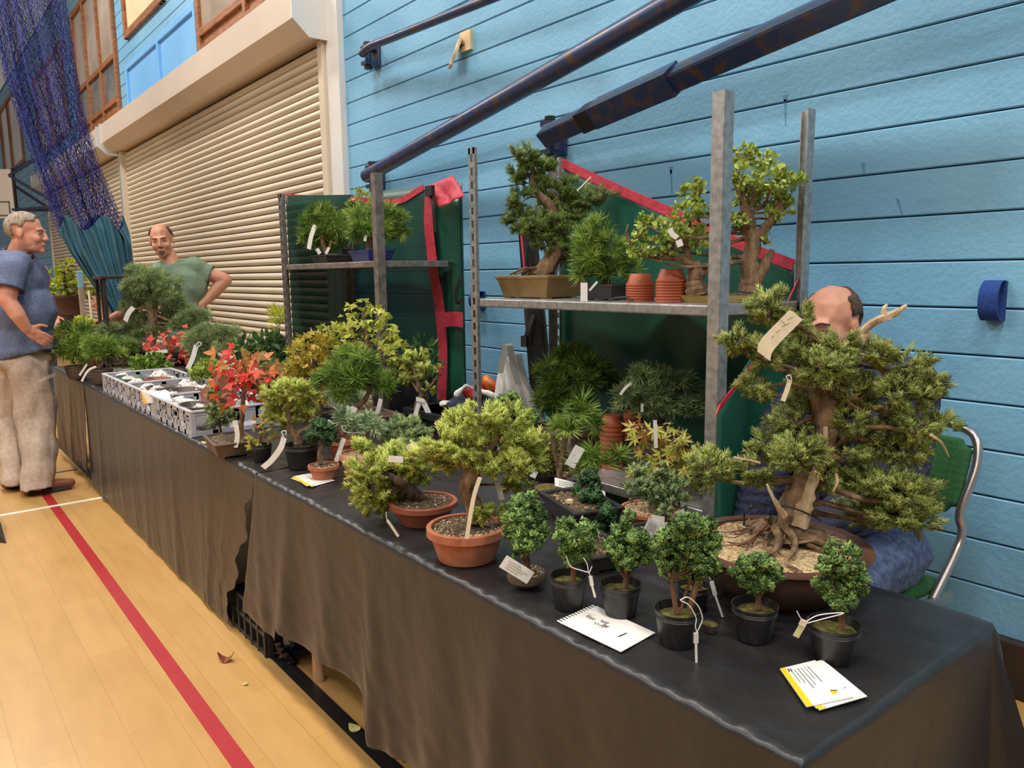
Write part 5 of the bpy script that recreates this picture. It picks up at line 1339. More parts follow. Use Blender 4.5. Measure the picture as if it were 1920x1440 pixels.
# ---- lower shelf of the near rack
L1, lb1, _ = bonsai('black_pine_bonsai', 'broad dark green black pine in the brown rectangular pot under the shelf', LOWZ, (1058, 845), ('rect', 0.30, 0.20, 0.095, 'brown_pot', 0.0), 'soil',
    [[(1075, 790, 14), (1070, 765, 12), (1085, 735, 9), (1080, 700, 6)]],
    [(1075, 670, 44, 24), (1035, 700, 36, 26), (1110, 690, 40, 26), (1075, 715, 55, 26), (1140, 715, 30, 18), (1030, 745, 34, 20), (1070, 750, 40, 20), (1020, 765, 20, 12)], 'pine', 26, 1.15, 'pine_dark', 'bark_dark', 51, clump=False, up=0.7, spread=0.7)
L2, lb2, _ = bonsai('white_pine_bonsai', 'wide grey-green white pine in dark pot under the shelf beside the steel post', LOWZ, (1255, 885), ('rect', 0.36, 0.2, 0.09, 'black_pot', 0.0), 'soil',
    [[(1255, 840, 12), (1240, 800, 10), (1235, 765, 8), (1230, 730, 6)]],
    [(1205, 695, 26, 16), (1240, 705, 34, 20), (1275, 715, 30, 18), (1180, 740, 30, 20), (1225, 740, 40, 20), (1270, 745, 34, 20), (1295, 760, 22, 20), (1215, 765, 28, 18), (1245, 770, 28, 16), (1165, 760, 16, 14), (1300, 725, 18, 12)], 'pine_white', 22, 1.25, 'pine_grey', 'bark_dark', 52, clump=False, up=0.75, spread=0.7)
tagstrip(L2, [(1163, 740), (1172, 728), (1184, 718)], 5, lb2, -0.13)
tagstrip(L2, [(1204, 757), (1204, 772)], 5, lb2, -0.14)

# ---- upper shelf of the near rack
S1, sb1, _ = bonsai('juniper_bonsai', 'tall layered juniper in the ochre rectangular pot on the upper shelf', RSZ, ('y', 1012, 2.0), ('rect', 0.325, 0.20, 0.088, 'ochre_pot', 0.0), 'soil',
    [[(1015, 520, 19), (1030, 492, 17), (1045, 460, 15), (1040, 420, 12), (1035, 390, 10), (1010, 365, 7), (998, 340, 6), (1000, 310, 4)]],
    [(985, 295, 27, 18), (1010, 310, 25, 24), (970, 325, 22, 20), (1020, 345, 18, 20), (975, 372, 22, 20), (1060, 350, 25, 16), (1055, 375, 36, 18), (1100, 372, 36, 18), (1030, 395, 36, 18), (975, 412, 26, 18),
     (1005, 425, 30, 20), (1050, 420, 34, 22), (1080, 400, 30, 16), (1030, 455, 32, 22), (1060, 470, 26, 20), (1040, 485, 16, 12)], 'juniper', 12, 0.8, 'jun_green', 'bark', 53, spread=0.8, twigs=2)
r = np.random.default_rng(9)
for i in range(10):
    a_ = np.array([sb1[0] + r.uniform(-0.11, -0.01), sb1[1] + r.uniform(-0.05, 0.05), sb1[2] + 0.01])
    MB().tube(spline([a_, a_ + np.array([r.uniform(-.05, .05), r.uniform(-.03, .03), 0.03]), a_ + np.array([r.uniform(-.08, .08), r.uniform(-.05, .05), 0.005])], 4), 0.004, 6).build('root', MT['bark'], S1, True)
MB().tube([at(1082, 358, sb1, -0.05), at(1108, 332, sb1, -0.05)], 0.0028, 6).build('bamboo_cane', MT['tag_cream'], S1, True)
S2, sb2, _ = bonsai('black_pine_bonsai', 'bright green long-needled pine in the dark slate pot on the upper shelf', RSZ, ('y', 1142, 1.97), ('rect', 0.15, 0.13, 0.055, 'black_pot', 0.0), 'soil',
    [[(1140, 548, 8), (1135, 520, 7), (1130, 490, 5), (1130, 460, 4)]],
    [(1120, 425, 26, 22), (1105, 450, 30, 22), (1145, 455, 32, 24), (1170, 480, 26, 20), (1105, 480, 34, 22), (1145, 500, 40, 22), (1095, 515, 24, 18), (1185, 500, 20, 16)], 'pine_fine', 26, 1.3, 'pine_green', 'bark_dark', 54, clump=False, up=0.75, spread=0.7)
tagstrip(S2, [(1095, 530), (1095, 570)], 13, sb2, -0.08)
tagstrip(S2, [(1105, 545), (1120, 528)], 4, sb2, -0.06)
o = MB().tube(spline([pl(x, y, 1, RY0 + 0.07) for x, y in ((1130, 572), (1150, 560), (1175, 558), (1192, 570))], 6), 0.0035, 6).build('loose_wire', MT['wire_black'], None, True)
tag(o, 'loop of dark wire in front of the clay pot stack on the shelf', 'wire')
S3, sb3, pd3 = bonsai('hawthorn_bonsai', 'two gnarled hawthorn trunks sharing the long yellow glazed tray', RSZ, ('y', 1358, 2.02), ('saucer', 553, 78, 66, 'yellow_glaze', dict(sx=1.25, sy=0.62, rot=math.atan2(RH[1], RH[0]) * 0.55)), 'soil',
    [[(1405, 548, 24), (1408, 525, 19), (1405, 490, 16), (1412, 460, 15), (1405, 425, 13), (1402, 400, 11)],
     [(1405, 428, 11), (1398, 395, 9), (1390, 365, 7), (1378, 340, 5)], [(1412, 455, 10), (1432, 430, 10), (1455, 402, 8), (1462, 375, 5), (1468, 350, 3)],
     [(1412, 530, 14), (1432, 500, 10), (1448, 468, 5)], [(1400, 440, 5), (1380, 420, 4), (1365, 405, 3)],
     [(1308, 552, 22), (1303, 525, 17), (1305, 505, 15), (1298, 492, 11)],
     [(1300, 500, 9), (1275, 485, 7), (1245, 482, 6), (1215, 480, 4), (1190, 465, 3), (1175, 440, 2.5), (1178, 420, 2)],
     [(1296, 495, 7), (1285, 460, 6), (1290, 425, 5), (1300, 390, 4), (1315, 350, 3)], [(1225, 482, 4), (1195, 478, 3), (1185, 460, 2)], [(1255, 483, 4), (1262, 455, 3), (1240, 440, 2.5), (1215, 425, 2), (1195, 445, 2)],
     [(1310, 520, 8), (1330, 500, 7), (1350, 485, 5), (1368, 478, 4)], [(1360, 540, 6), (1365, 505, 5), (1370, 480, 3)]],
    [(1390, 290, 26, 20), (1425, 300, 30, 22), (1395, 330, 36, 24), (1445, 335, 38, 24), (1480, 340, 30, 16), (1395, 370, 34, 18), (1440, 370, 34, 20), (1475, 380, 22, 20), (1385, 410, 20, 16), (1450, 405, 22, 14), (1440, 450, 18, 10),
     (1300, 360, 28, 24), (1285, 395, 30, 22), (1320, 395, 22, 26), (1260, 430, 36, 20), (1215, 415, 30, 16), (1195, 440, 20, 18), (1230, 460, 34, 18), (1280, 450, 32, 24), (1310, 445, 22, 26), (1200, 475, 24, 10), (1250, 480, 26, 12)],
    'leaf_small', 9.5, 0.85, 'hawthorn', 'bark', 55, clump=True, spread=0.9, twigs=3, cat='bonsai', up=0.3, amp=0.13)
tagstrip(S3, [(1255, 430), (1262, 440), (1270, 446)], 10, sb3, -0.12)
tagstrip(S3, [(1272, 450), (1276, 462)], 12, sb3, -0.12)

# ---- upper shelf of the far rack
F1, fb1, _ = bonsai('black_pine_bonsai', 'bushy pine in the dark rectangular pot with white tag on the far rack', LSZ, ('y', 624, 2.0), ('rect', 0.225, 0.17, 0.05, 'black_pot', 0.0), 'soil',
    [[(612, 475, 4), (608, 465, 4), (605, 450, 4), (608, 425, 3)], [(614, 475, 3), (618, 465, 3), (622, 450, 3)]],
    [(600, 395, 22, 16), (585, 415, 24, 18), (625, 410, 28, 20), (600, 430, 34, 20), (640, 430, 18, 18), (580, 445, 20, 14), (620, 450, 30, 14)], 'pine_fine', 20, 1.4, 'pine_green', 'bark', 61, clump=False, up=0.55, spread=0.7)
tagstrip(F1, [(590, 424), (583, 445), (579, 467)], 8, fb1, -0.11, tie=[(592, 424), (588, 422), (592, 427)])
tagstrip(F1, [(594, 466), (600, 476)], 7, fb1, -0.08); tagstrip(F1, [(617, 464), (611, 476)], 5, fb1, -0.08)
F2, fb2, _ = bonsai('black_pine_bonsai', 'bushy pine in the blue glazed pot on the far rack', LSZ, ('y', 700, 1.98), ('rect', 0.22, 0.16, 0.062, 'blue_glaze', 0.0), 'soil',
    [[(692, 470, 7), (692, 455, 6), (695, 440, 5), (700, 425, 4)]],
    [(680, 400, 24, 16), (715, 395, 30, 18), (745, 410, 18, 16), (685, 425, 32, 18), (725, 428, 34, 20), (750, 435, 14, 14), (675, 440, 22, 10)], 'pine_fine', 20, 1.4, 'pine_green', 'bark', 62, clump=False, up=0.5, spread=0.7)
tagstrip(F2, [(717, 438), (719, 452)], 6, fb2, -0.08); tagstrip(F2, [(686, 440), (684, 452)], 6, fb2, -0.08)
F3, fb3, _ = bonsai('azalea', 'small-leaved azalea standing behind the blue-potted pine', LSZ, ('y', 664, 2.13), ('nursery', 468, 18, 14, 'black_pot'), 'soil', [[(668, 465, 3), (668, 430, 3), (672, 390, 2)]],
    [(672, 365, 14, 12), (660, 390, 16, 14), (685, 372, 14, 12), (655, 410, 14, 14)], 'leaf_long', 9, 1.3, 'hawthorn', 'bark_dark', 63, clump=True, cat='potted plant')

# ---- left end of the near table
def simp(*a, **k): return bonsai(*a, **k)
M1, mb1, _ = simp('white_pine_bonsai', 'blue-white young pine in the pale fluted clay pot', TZ, (668, 898), ('terra', 848, 36, 25, 'terracotta_pale', dict(flutes=14)), 'gravel', [[(678, 846, 7), (672, 832, 6), (682, 820, 7), (688, 805, 5)]],
    [(642, 780, 14, 14), (660, 790, 14, 12), (690, 785, 18, 14), (700, 800, 16, 14), (680, 805, 14, 10)], 'pine_white', 24, 1.7, 'pine_white', 'bark', 71, clump=False, up=0.7, gr=100, twigs=1)
tagstrip(M1, [(645, 822), (630, 865)], 8, mb1, -0.03, tie=[(642, 860), (650, 885), (655, 900)])
tagstrip(M1, [(624, 800), (612, 792)], 14, mb1, -0.02)
MB().tube(spline([at(x, y, mb1, -0.03) for x, y in ((640, 797), (645, 808), (660, 812), (676, 810))], 5), 0.0013, 6).build('training_wire', MT['wire_white'], M1, True)
M2, mb2, _ = simp('black_pine_bonsai', 'bright green spreading pine in the terracotta pot behind the fluted one', TZ, (640, 868), ('terra', 820, 30, 21, 'terracotta'), 'soil',
    [[(642, 812, 7), (650, 790, 7), (660, 768, 7), (680, 755, 5), (695, 730, 4)], [(660, 770, 5), (640, 755, 4), (625, 735, 3)]],
    [(650, 672, 26, 22), (680, 680, 26, 24), (630, 700, 24, 20), (665, 705, 34, 22), (700, 710, 26, 20), (720, 720, 18, 16), (605, 712, 16, 14), (640, 730, 24, 14)], 'pine_fine', 30, 1.5, 'pine_green', 'bark', 72, clump=False, up=0.8, twigs=1)
tagstrip(M2, [(655, 762), (650, 768)], 10, mb2, -0.06); tagstrip(M2, [(665, 763), (660, 772)], 12, mb2, -0.06)
M2b, mb2b, _ = simp('white_pine_bonsai', 'silvery pine tuft on a low branch behind the dark little cypress', TZ, (628, 845), ('nursery', 822, 20, 15, 'black_pot'), 'soil', [[(632, 818, 4), (635, 790, 4), (645, 765, 3)]],
    [(630, 735, 16, 14), (655, 738, 20, 16), (675, 745, 14, 12)], 'pine_white', 24, 1.7, 'pine_white', 'bark', 73, clump=False, up=0.8, twigs=1)
M3, mb3, _ = simp('dwarf_cypress', 'dark little cypress tree in the low red-orange clay pot on leaflets', TZ + 0.004, (603, 902), ('terra', 871, 29, 20, 'terracotta'), 'soil', [[(602, 868, 5), (600, 850, 4.5), (604, 835, 4)]],
    [(600, 797, 18, 12), (590, 812, 20, 10), (612, 810, 20, 14), (622, 825, 14, 10), (585, 820, 14, 10)], 'hinoki', 7.5, 0.95, 'cyp_dark', 'bark', 74, cat='potted plant', gr=150, twigs=1)
M4, mb4, _ = simp('juniper_bonsai', 'dusty yellow-green juniper in the black plastic pot with long white tag', TZ, (560, 882), ('nursery', 832, 31, 25, 'black_pot'), 'soil', [[(560, 832, 9), (555, 815, 8), (545, 800, 6), (540, 770, 5), (550, 740, 4)], [(555, 815, 5), (580, 800, 4), (590, 780, 3)]],
    [(515, 735, 24, 18), (545, 728, 26, 18), (575, 735, 22, 20), (525, 760, 26, 18), (560, 760, 30, 20), (505, 775, 16, 16), (545, 785, 28, 14), (580, 775, 18, 16)], 'juniper', 11, 0.7, 'jun_lime', 'bark', 75, spread=0.8, gr=120)
tagstrip(M4, [(533, 820), (526, 840), (510, 862), (493, 877)], 11, mb4, -0.14, tie=[(532, 818), (528, 810), (536, 808), (536, 816)])
M5, mb5, pd5 = simp('maple_seedling', 'yellow-brown maple seedling in a small black pot', TZ, (487, 868), ('nursery', 832, 19, 15, 'black_pot'), 'soil', [[(487, 830, 3), (490, 800, 2.5), (495, 780, 2)]],
    [(480, 800, 14, 14), (500, 810, 18, 16), (475, 830, 10, 14), (505, 785, 14, 12)], None, 0, 0, None, 'bark_red', 76, cat='potted plant')
leaf_parts(M5, pd5, 'maple', 16 * sc(mb5), 45, [lm[0], lm[2], lm[1]], 77, up=-0.3)
lr = [leafmat('mapR1', [(206, 62, 52), (200, 60, 50)], 0.55), leafmat('mapR2', [(218, 96, 74), (200, 60, 50)], 0.55), leafmat('mapR3', [(206, 128, 72), (200, 60, 50)], 0.55), leafmat('mapR4', [(230, 70, 62), (200, 60, 50)], 0.55)]
M6, mb6, pd6 = simp('red_maple', 'scarlet and orange maple with slim bare stem in the dark rectangular tray', TZ, (432, 848), ('rect', 0.24, 0.16, 0.06, 'brown_pot', -0.12), 'soil', [[(452, 820, 5), (452, 800, 4.5), (455, 775, 4.5), (456, 745, 4), (460, 710, 3), (455, 680, 2)], [(457, 740, 2), (480, 715, 1.6), (505, 705, 1.2)], [(457, 735, 2), (435, 705, 1.6), (415, 690, 1.2)]],
    [(430, 675, 30, 18), (455, 665, 24, 16), (420, 700, 24, 18), (460, 695, 36, 22), (490, 690, 26, 20), (425, 735, 20, 16), (455, 738, 20, 18), (490, 735, 26, 16), (505, 715, 20, 18)], None, 0, 0, None, 'bark_red', 78, cat='bonsai', gr=150)
leaf_parts(M6, pd6, 'trident', 29 * sc(mb6), 105, lr + [lm[2]], 79, up=-0.45)
tagstrip(M6, [(443, 797), (445, 820), (441, 839)], 9, mb6, -0.10)
tagstrip(M6, [(436, 795), (446, 794)], 12, mb6, -0.03, axis=UP)
M7, mb7, _ = simp('juniper_mound', 'small blue-green juniper sapling against the corner of the grey crate', TZ, (414, 836), ('nursery', 815, 12, 10, 'black_pot'), 'soil', [[(414, 812, 2.5), (412, 790, 2), (408, 770, 2)]],
    [(400, 735, 12, 14), (405, 765, 14, 12), (425, 780, 18, 14), (405, 790, 16, 12)], 'juniper', 8, 0.8, 'jun_blue', 'bark', 80)

# ---- behind, on the low shelf of the far rack and the rear of the long table
Q1, qb1, qpd1 = simp('trident_maple', 'tall yellow-green trident maple with upright trunk in front of the dark mesh', LOWZ, (694, 800), ('rect', 0.30, 0.2, 0.07, 'brown_pot', 0.0), 'soil', [[(694, 770, 9), (692, 740, 8), (693, 700, 7), (690, 660, 6), (685, 620, 4), (680, 585, 2.5)]],
    [(670, 575, 26, 12), (690, 595, 38, 18), (640, 605, 34, 12), (660, 625, 40, 18), (710, 620, 34, 18), (735, 640, 24, 18), (640, 640, 26, 18), (690, 650, 40, 16), (745, 670, 18, 18), (725, 665, 26, 14), (615, 615, 14, 10)], None, 0, 0, None, 'bark', 81)
lt = [leafmat('tri1', [(170, 172, 58), (1, 1, 1)], 0.5), leafmat('tri2', [(196, 196, 84), (1, 1, 1)], 0.5), leafmat('tri3', [(136, 146, 46), (1, 1, 1)], 0.5)]
leaf_parts(Q1, qpd1, 'trident', 19 * sc(qb1), 240, lt, 82, up=-0.2)
Q2, qb2, _ = simp('japanese_maple', 'bushy olive and amber maple next to the trident maple', TZ, (600, 800), ('nursery', 770, 34, 28, 'black_pot'), 'soil', [[(600, 770, 6), (595, 740, 5), (590, 700, 4), (588, 670, 3)], [(598, 750, 4), (575, 715, 3)]],
    [(590, 640, 36, 14), (565, 660, 28, 18), (615, 655, 28, 18), (590, 680, 46, 22), (555, 690, 22, 18), (615, 695, 26, 22), (580, 715, 40, 18), (560, 735, 24, 14), (545, 710, 16, 14), (600, 740, 26, 18)], 'maple', 14, 1.05, 'maple_olive', 'bark_red', 83, clump=False, up=0.0, shell=0.5)
Q3, qb3, _ = simp('juniper_bonsai', 'sparse straggling juniper with white tags beside the red band', LOWZ, (782, 805), ('nursery', 778, 30, 24, 'black_pot'), 'soil', [[(782, 775, 7), (784, 755, 6), (790, 740, 5), (782, 715, 4), (775, 690, 3)], [(790, 740, 2.5), (806, 725, 2), (818, 708, 1.5), (826, 695, 1)], [(785, 735, 3), (765, 705, 2.5), (752, 690, 2)]],
    [(755, 680, 22, 14), (780, 672, 20, 14), (770, 705, 26, 16), (745, 705, 16, 12), (795, 695, 14, 14), (805, 730, 8, 8), (822, 692, 5, 5)], 'juniper', 9, 0.7, 'jun_lime', 'bark', 84)
tagstrip(Q3, [(787, 750), (778, 780)], 8, qb3, -0.09); tagstrip(Q3, [(793, 752), (810, 788)], 10, qb3, -0.09); tagstrip(Q3, [(780, 748), (796, 752)], 8, qb3, -0.095, axis=UP)
Q4, qb4, _ = simp('camellia', 'dark narrow-leaved shrub against the dark mesh behind the straggling juniper', LOWZ, (800, 785), ('nursery', 760, 26, 20, 'black_pot'), 'soil', [[(800, 760, 5), (798, 720, 4), (795, 680, 3)]],
    [(795, 645, 18, 16), (780, 670, 20, 20), (808, 675, 18, 24), (800, 705, 22, 20)], 'leaf_long', 15, 1.3, 'broad_dark', 'bark_dark', 85, clump=False, cat='potted plant')
tagstrip(Q2, [(714, 748), (710, 765), (706, 777)], 8, qb2, -0.3, name='label_tag')
Q5, qb5, _ = simp('rhododendron', 'dark glossy broad-leaved shrub behind the scarlet maple', TZ, (490, 745), ('nursery', 715, 30, 24, 'black_pot'), 'soil', [[(490, 712, 4), (488, 690, 3), (485, 665, 3)]],
    [(465, 645, 24, 16), (500, 640, 30, 16), (485, 665, 40, 20), (525, 665, 18, 18), (455, 665, 16, 14)], 'leaf', 16, 1.5, 'broad_dark', 'bark_dark', 86, clump=False, cat='potted plant', up=0.3)
Q6, qb6, _ = simp('juniper_mound', 'deep green juniper cushion peeping between scarlet and olive maples', TZ, (530, 770), ('nursery', 745, 24, 20, 'black_pot'), 'soil', [[(530, 742, 3), (530, 725, 3), (530, 710, 2)]],
    [(520, 700, 24, 16), (545, 695, 20, 16), (510, 685, 16, 10), (530, 715, 24, 14)], 'juniper', 9, 0.9, 'cyp_green', 'bark_dark', 87)
Q7, qb7, _ = simp('white_pine_bonsai', 'grey-blue pine with bent grey label beside the coral maple', TZ, ('y', 398, 1.49), ('rect', 0.24, 0.16, 0.07, 'brown_pot', 0.0), 'soil', [[(390, 710, 6), (388, 690, 5), (392, 670, 4), (395, 650, 3)]],
    [(360, 635, 22, 14), (395, 622, 32, 16), (425, 625, 26, 16), (375, 655, 24, 12), (385, 672, 22, 12), (420, 645, 24, 14)], 'pine_fine', 17, 1.3, 'pine_far', 'bark', 88, clump=False, up=0.7)
tagstrip(Q7, [(368, 648), (361, 672), (352, 692)], 9, qb7, -0.12, tie=[(366, 650), (372, 642), (378, 645), (372, 650)])
Q8, qb8, qpd8 = simp('red_maple', 'coral maple with curved white label behind the crates', TZ, ('y', 322, 1.45), ('rect', 0.24, 0.17, 0.07, 'black_pot', 0.0), 'soil', [[(325, 708, 4), (322, 690, 3.5), (318, 665, 3), (315, 640, 2)]],
    [(300, 640, 22, 14), (325, 632, 26, 14), (345, 622, 22, 12), (310, 655, 30, 14), (340, 655, 20, 14), (280, 648, 14, 10), (320, 672, 26, 12), (305, 682, 10, 10)], None, 0, 0, None, 'bark_red', 89)
lc = [leafmat('cor1', [(206, 82, 66), (1, 1, 1)], 0.55), leafmat('cor2', [(218, 112, 92), (1, 1, 1)], 0.55), leafmat('cor3', [(196, 66, 56), (1, 1, 1)], 0.55)]
leaf_parts(Q8, qpd8, 'trident', 15 * sc(qb8), 100, lc, 90, up=-0.3)
tagstrip(Q8, [(274, 664), (292, 661), (314, 658)], 6, qb8, -0.14)
Q9, qb9, _ = simp('leafy_shrub', 'low fresh green leafy shrub behind the first grey crate', TZ, (275, 722), ('nursery', 700, 26, 22, 'black_pot'), 'soil', [[(275, 700, 3), (275, 690, 3), (275, 680, 2)]],
    [(262, 680, 18, 12), (290, 676, 20, 14), (305, 688, 18, 10), (275, 690, 28, 10)], 'leaf_small', 8, 1.5, 'pine_green', 'bark_dark', 91, clump=False, cat='potted plant')
Q9b, _, _ = simp('leafy_shrub', 'low olive leafy shrub below the grey-blue pine behind the crates', TZ, ('y', 402, 1.40), ('nursery', 722, 26, 22, 'black_pot'), 'soil', [[(390, 720, 3), (390, 705, 3), (390, 695, 2)]],
    [(375, 700, 20, 12), (405, 695, 22, 14), (390, 685, 20, 12)], 'leaf_small', 8, 1.4, 'hawthorn', 'bark_dark', 92, clump=False, cat='potted plant')
Q10, qb10, _ = simp('pine_bonsai', 'big layered pine with thick grey trunk before the man in green', TZ, ('y', 288, 1.49), ('rect', 0.28, 0.18, 0.09, 'brown_pot', 0.0), 'soil', [[(282, 650, 10), (284, 625, 10), (288, 600, 10), (285, 575, 10), (278, 555, 8), (272, 530, 5)]],
    [(255, 510, 22, 16), (285, 520, 32, 18), (315, 535, 28, 18), (260, 535, 34, 16), (300, 555, 36, 16), (325, 560, 20, 14), (250, 560, 20, 14), (240, 575, 14, 12), (330, 580, 30, 14), (365, 590, 30, 12), (320, 600, 36, 14), (270, 595, 24, 12), (345, 605, 30, 10), (300, 615, 26, 10)], 'pine_fine', 15, 1.5, 'pine_far', 'bark', 93, clump=False, up=0.75, spread=0.8)
tagstrip(Q10, [(250, 576), (241, 587), (235, 602)], 9, qb10, -0.14)
Q11, qb11, _ = simp('pine_bonsai', 'dark blue-green low pine stretching across behind the grassy pines', TZ, (235, 695), ('rect', 0.24, 0.18, 0.07, 'brown_pot', 0.0), 'soil', [[(235, 672, 5), (240, 655, 5), (238, 640, 4)]],
    [(205, 618, 22, 12), (240, 618, 30, 12), (268, 625, 22, 12), (220, 640, 26, 12), (250, 645, 28, 12), (195, 628, 12, 10)], 'pine_fine', 14, 1.4, 'pine_far', 'bark', 94, clump=False, up=0.7)
Q12, qb12, _ = simp('grassy_pine', 'bright grassy long-needled pine in the round brown pot beside the khaki trousers', TZ, (138, 712), ('bowl', 685, 21, 14, 'brown_pot'), 'soil', [[(138, 682, 4), (138, 670, 3), (138, 655, 3)]],
    [(125, 620, 16, 14), (150, 622, 22, 16), (135, 645, 26, 16), (165, 640, 20, 16), (145, 662, 26, 12), (120, 655, 12, 14)], 'pine_fine', 22, 1.6, 'pine_green', 'bark', 95, clump=False, up=0.8)
tagstrip(Q12, [(163, 683), (149, 704), (137, 702)][:2], 4, qb12, -0.12)
Q13, qb13, _ = simp('grassy_pine', 'green seedling pines with pale stems in the dark pot beside the first grey crate', TZ, (186, 722), ('bowl', 692, 20, 14, 'brown_pot'), 'soil', [[(186, 690, 2.5), (180, 672, 2), (178, 655, 2)], [(188, 690, 2.5), (195, 675, 2), (200, 655, 2)]],
    [(175, 640, 20, 14), (200, 645, 20, 14), (185, 658, 26, 10), (215, 655, 16, 12)], 'pine_fine', 17, 1.4, 'pine_green', 'bark', 96, clump=False, up=0.8)
tagstrip(Q13, [(180, 687), (165, 695), (153, 715)], 4, qb13, -0.12)
for (x, y, lab, sd) in ((208, 712, 'seedling pine in white pot wrapped in paper behind the first crate', 97), (232, 712, 'seedling pine in white pot between wrapped seedling and leafy shrub', 98)):
    simp('grassy_pine', lab, TZ, (x, y), ('terra', 690, 14, 11, 'white_pot'), 'soil', [[(x, 688, 2), (x + 1, 672, 1.8), (x + 3, 660, 1.5)]], [(x - 8, 655, 14, 10), (x + 8, 650, 14, 12), (x, 662, 16, 8)], 'pine_fine', 15, 1.3, 'pine_dark', 'bark', sd, clump=False, up=0.7, cat='potted plant')

# ================================================================== people
import bmesh
def ico_pts(sub=2):
    bm = bmesh.new(); bmesh.ops.create_icosphere(bm, subdivisions=sub, radius=1.0)
    V = np.array([v.co[:] for v in bm.verts]); Fc = [tuple(v.index for v in f.verts) for f in bm.faces]; bm.free(); return V, Fc
ICV, ICF = ico_pts(2); ICV3, ICF3 = ico_pts(4)
def blob(name, parts, voxel, m, parent, smooth=4, fold=None, cuts=()):
    """union of ellipsoids ('e', c, radii, B) and tapered capsules ('c', a, b, ra, rb) as one continuous skin"""
    V = []; Fc = []
    for p in parts:
        n = len(V)
        if p[0] == 'e':
            B = p[3] if len(p) > 3 and p[3] is not None else np.eye(3)
            V += list((ICV * np.asarray(p[2])) @ np.asarray(B).T + np.asarray(p[1])); Fc += [tuple(i + n for i in f) for f in ICF]
        else:
            a, b_, ra, rb = np.asarray(p[1], float), np.asarray(p[2], float), p[3], p[4]
            bm = bmesh.new()
            for q in np.concatenate([ICV * ra + a, ICV * rb + b_]): bm.verts.new(q)
            bm.verts.ensure_lookup_table()
            res = bmesh.ops.convex_hull(bm, input=bm.verts[:])
            bmesh.ops.delete(bm, geom=[v for v in bm.verts if not v.link_faces], context='VERTS')
            bmesh.ops.recalc_face_normals(bm, faces=bm.faces[:]); bm.verts.index_update()
            V += [np.array(v.co[:]) for v in bm.verts]; Fc += [tuple(v.index + n for v in f.verts) for f in bm.faces]; bm.free()
    me = bpy.data.meshes.new('tmp'); me.from_pydata([tuple(v) for v in V], [], Fc); me.update()
    o = bpy.data.objects.new('tmp', me); COL.objects.link(o)
    rm = o.modifiers.new('r', 'REMESH'); rm.mode = 'VOXEL'; rm.voxel_size = voxel; rm.adaptivity = 0
    sm = o.modifiers.new('s', 'SMOOTH'); sm.factor = 0.5; sm.iterations = smooth
    dg = bpy.context.evaluated_depsgraph_get(); ev = o.evaluated_get(dg)
    m2 = bpy.data.meshes.new_from_object(ev)
    VV = np.empty(len(m2.vertices) * 3, np.float32); m2.vertices.foreach_get('co', VV); VV = VV.reshape(-1, 3).astype(float)
    if fold is not None:
        NN = np.empty(len(m2.vertices) * 3, np.float32); m2.vertices.foreach_get('normal', NN); NN = NN.reshape(-1, 3)
        VV = VV + NN * fold(VV)[:, None]
    FF = [tuple(p.vertices) for p in m2.polygons]
    if cuts:
        bad = np.zeros(len(VV), bool)
        for (cp_, cn_, cr_) in cuts: bad |= (((VV - np.asarray(cp_)) @ np.asarray(cn_)) > 0) & (np.linalg.norm(VV - np.asarray(cp_), axis=1) < cr_)
        keep = np.where(~bad)[0]; mp_ = -np.ones(len(VV), int); mp_[keep] = np.arange(len(keep)); VV = VV[keep]
        FF = [tuple(mp_[i] for i in f) for f in FF if not bad[list(f)].any()]
    bpy.data.objects.remove(o, do_unlink=True); bpy.data.meshes.remove(me); bpy.data.meshes.remove(m2)
    o = mobj(name, VV, FF, m, parent, True)
    if cuts:
        so_ = o.modifiers.new('hem', 'SOLIDIFY'); so_.thickness = 0.004; so_.offset = -1
    return o
def wrinkle(seed, amp, fr=22.0, zdir=1.0):
    r = np.random.default_rng(seed); D = r.normal(size=(6, 3)); D[:, 2] += zdir; D = unit(D); ph = r.uniform(0, 6, 6)
    return lambda V: amp * sum(np.sin((V @ D[i]) * fr * (0.7 + 0.25 * i) + ph[i] + 1.5 * np.sin((V @ D[(i + 1) % 6]) * fr * 0.5)) for i in range(6)) / 3.0
def head_parts(c, fwd, k, up=UP, neck_to=None):
    f = unit(np.asarray(fwd, float)); u = np.asarray(up, float); u = unit(u - f * (u @ f)); x = np.cross(f, u)     # x: the person's right
    B = np.stack([x, f, u], 1); P = lambda a: c + (B @ np.asarray(a, float)) * k
    E_ = lambda a, r_, rot=None: ('e', P(a), np.asarray(r_) * k, B if rot is None else B @ rot)
    parts = [E_((0, -0.012, 0.036), (0.077, 0.099, 0.089)), E_((0, 0.028, -0.02), (0.066, 0.070, 0.085)), E_((0, 0.040, -0.075), (0.050, 0.050, 0.040)), E_((0, 0.080, -0.098), (0.022, 0.018, 0.018)),
             E_((0, 0.080, 0.024), (0.052, 0.016, 0.012)), E_((0.036, 0.068, -0.030), (0.026, 0.024, 0.026)), E_((-0.036, 0.068, -0.030), (0.026, 0.024, 0.026)),
             ('c', P((0, 0.094, 0.016)), P((0, 0.111, -0.029)), 0.008 * k, 0.0115 * k), E_((0.012, 0.104, -0.033), (0.009, 0.010, 0.008)), E_((-0.012, 0.104, -0.033), (0.009, 0.010, 0.008)),
             E_((0, 0.092, -0.061), (0.023, 0.012, 0.006)), E_((0, 0.090, -0.071), (0.020, 0.012, 0.007)),
             E_((0.078, -0.008, -0.004), (0.009, 0.019, 0.031)), E_((-0.078, -0.008, -0.004), (0.009, 0.019, 0.031)),
             ('c', P((0, -0.022, -0.05)), neck_to if neck_to is not None else P((0, -0.04, -0.17)), 0.056 * k, 0.062 * k)]
    return parts, P, B
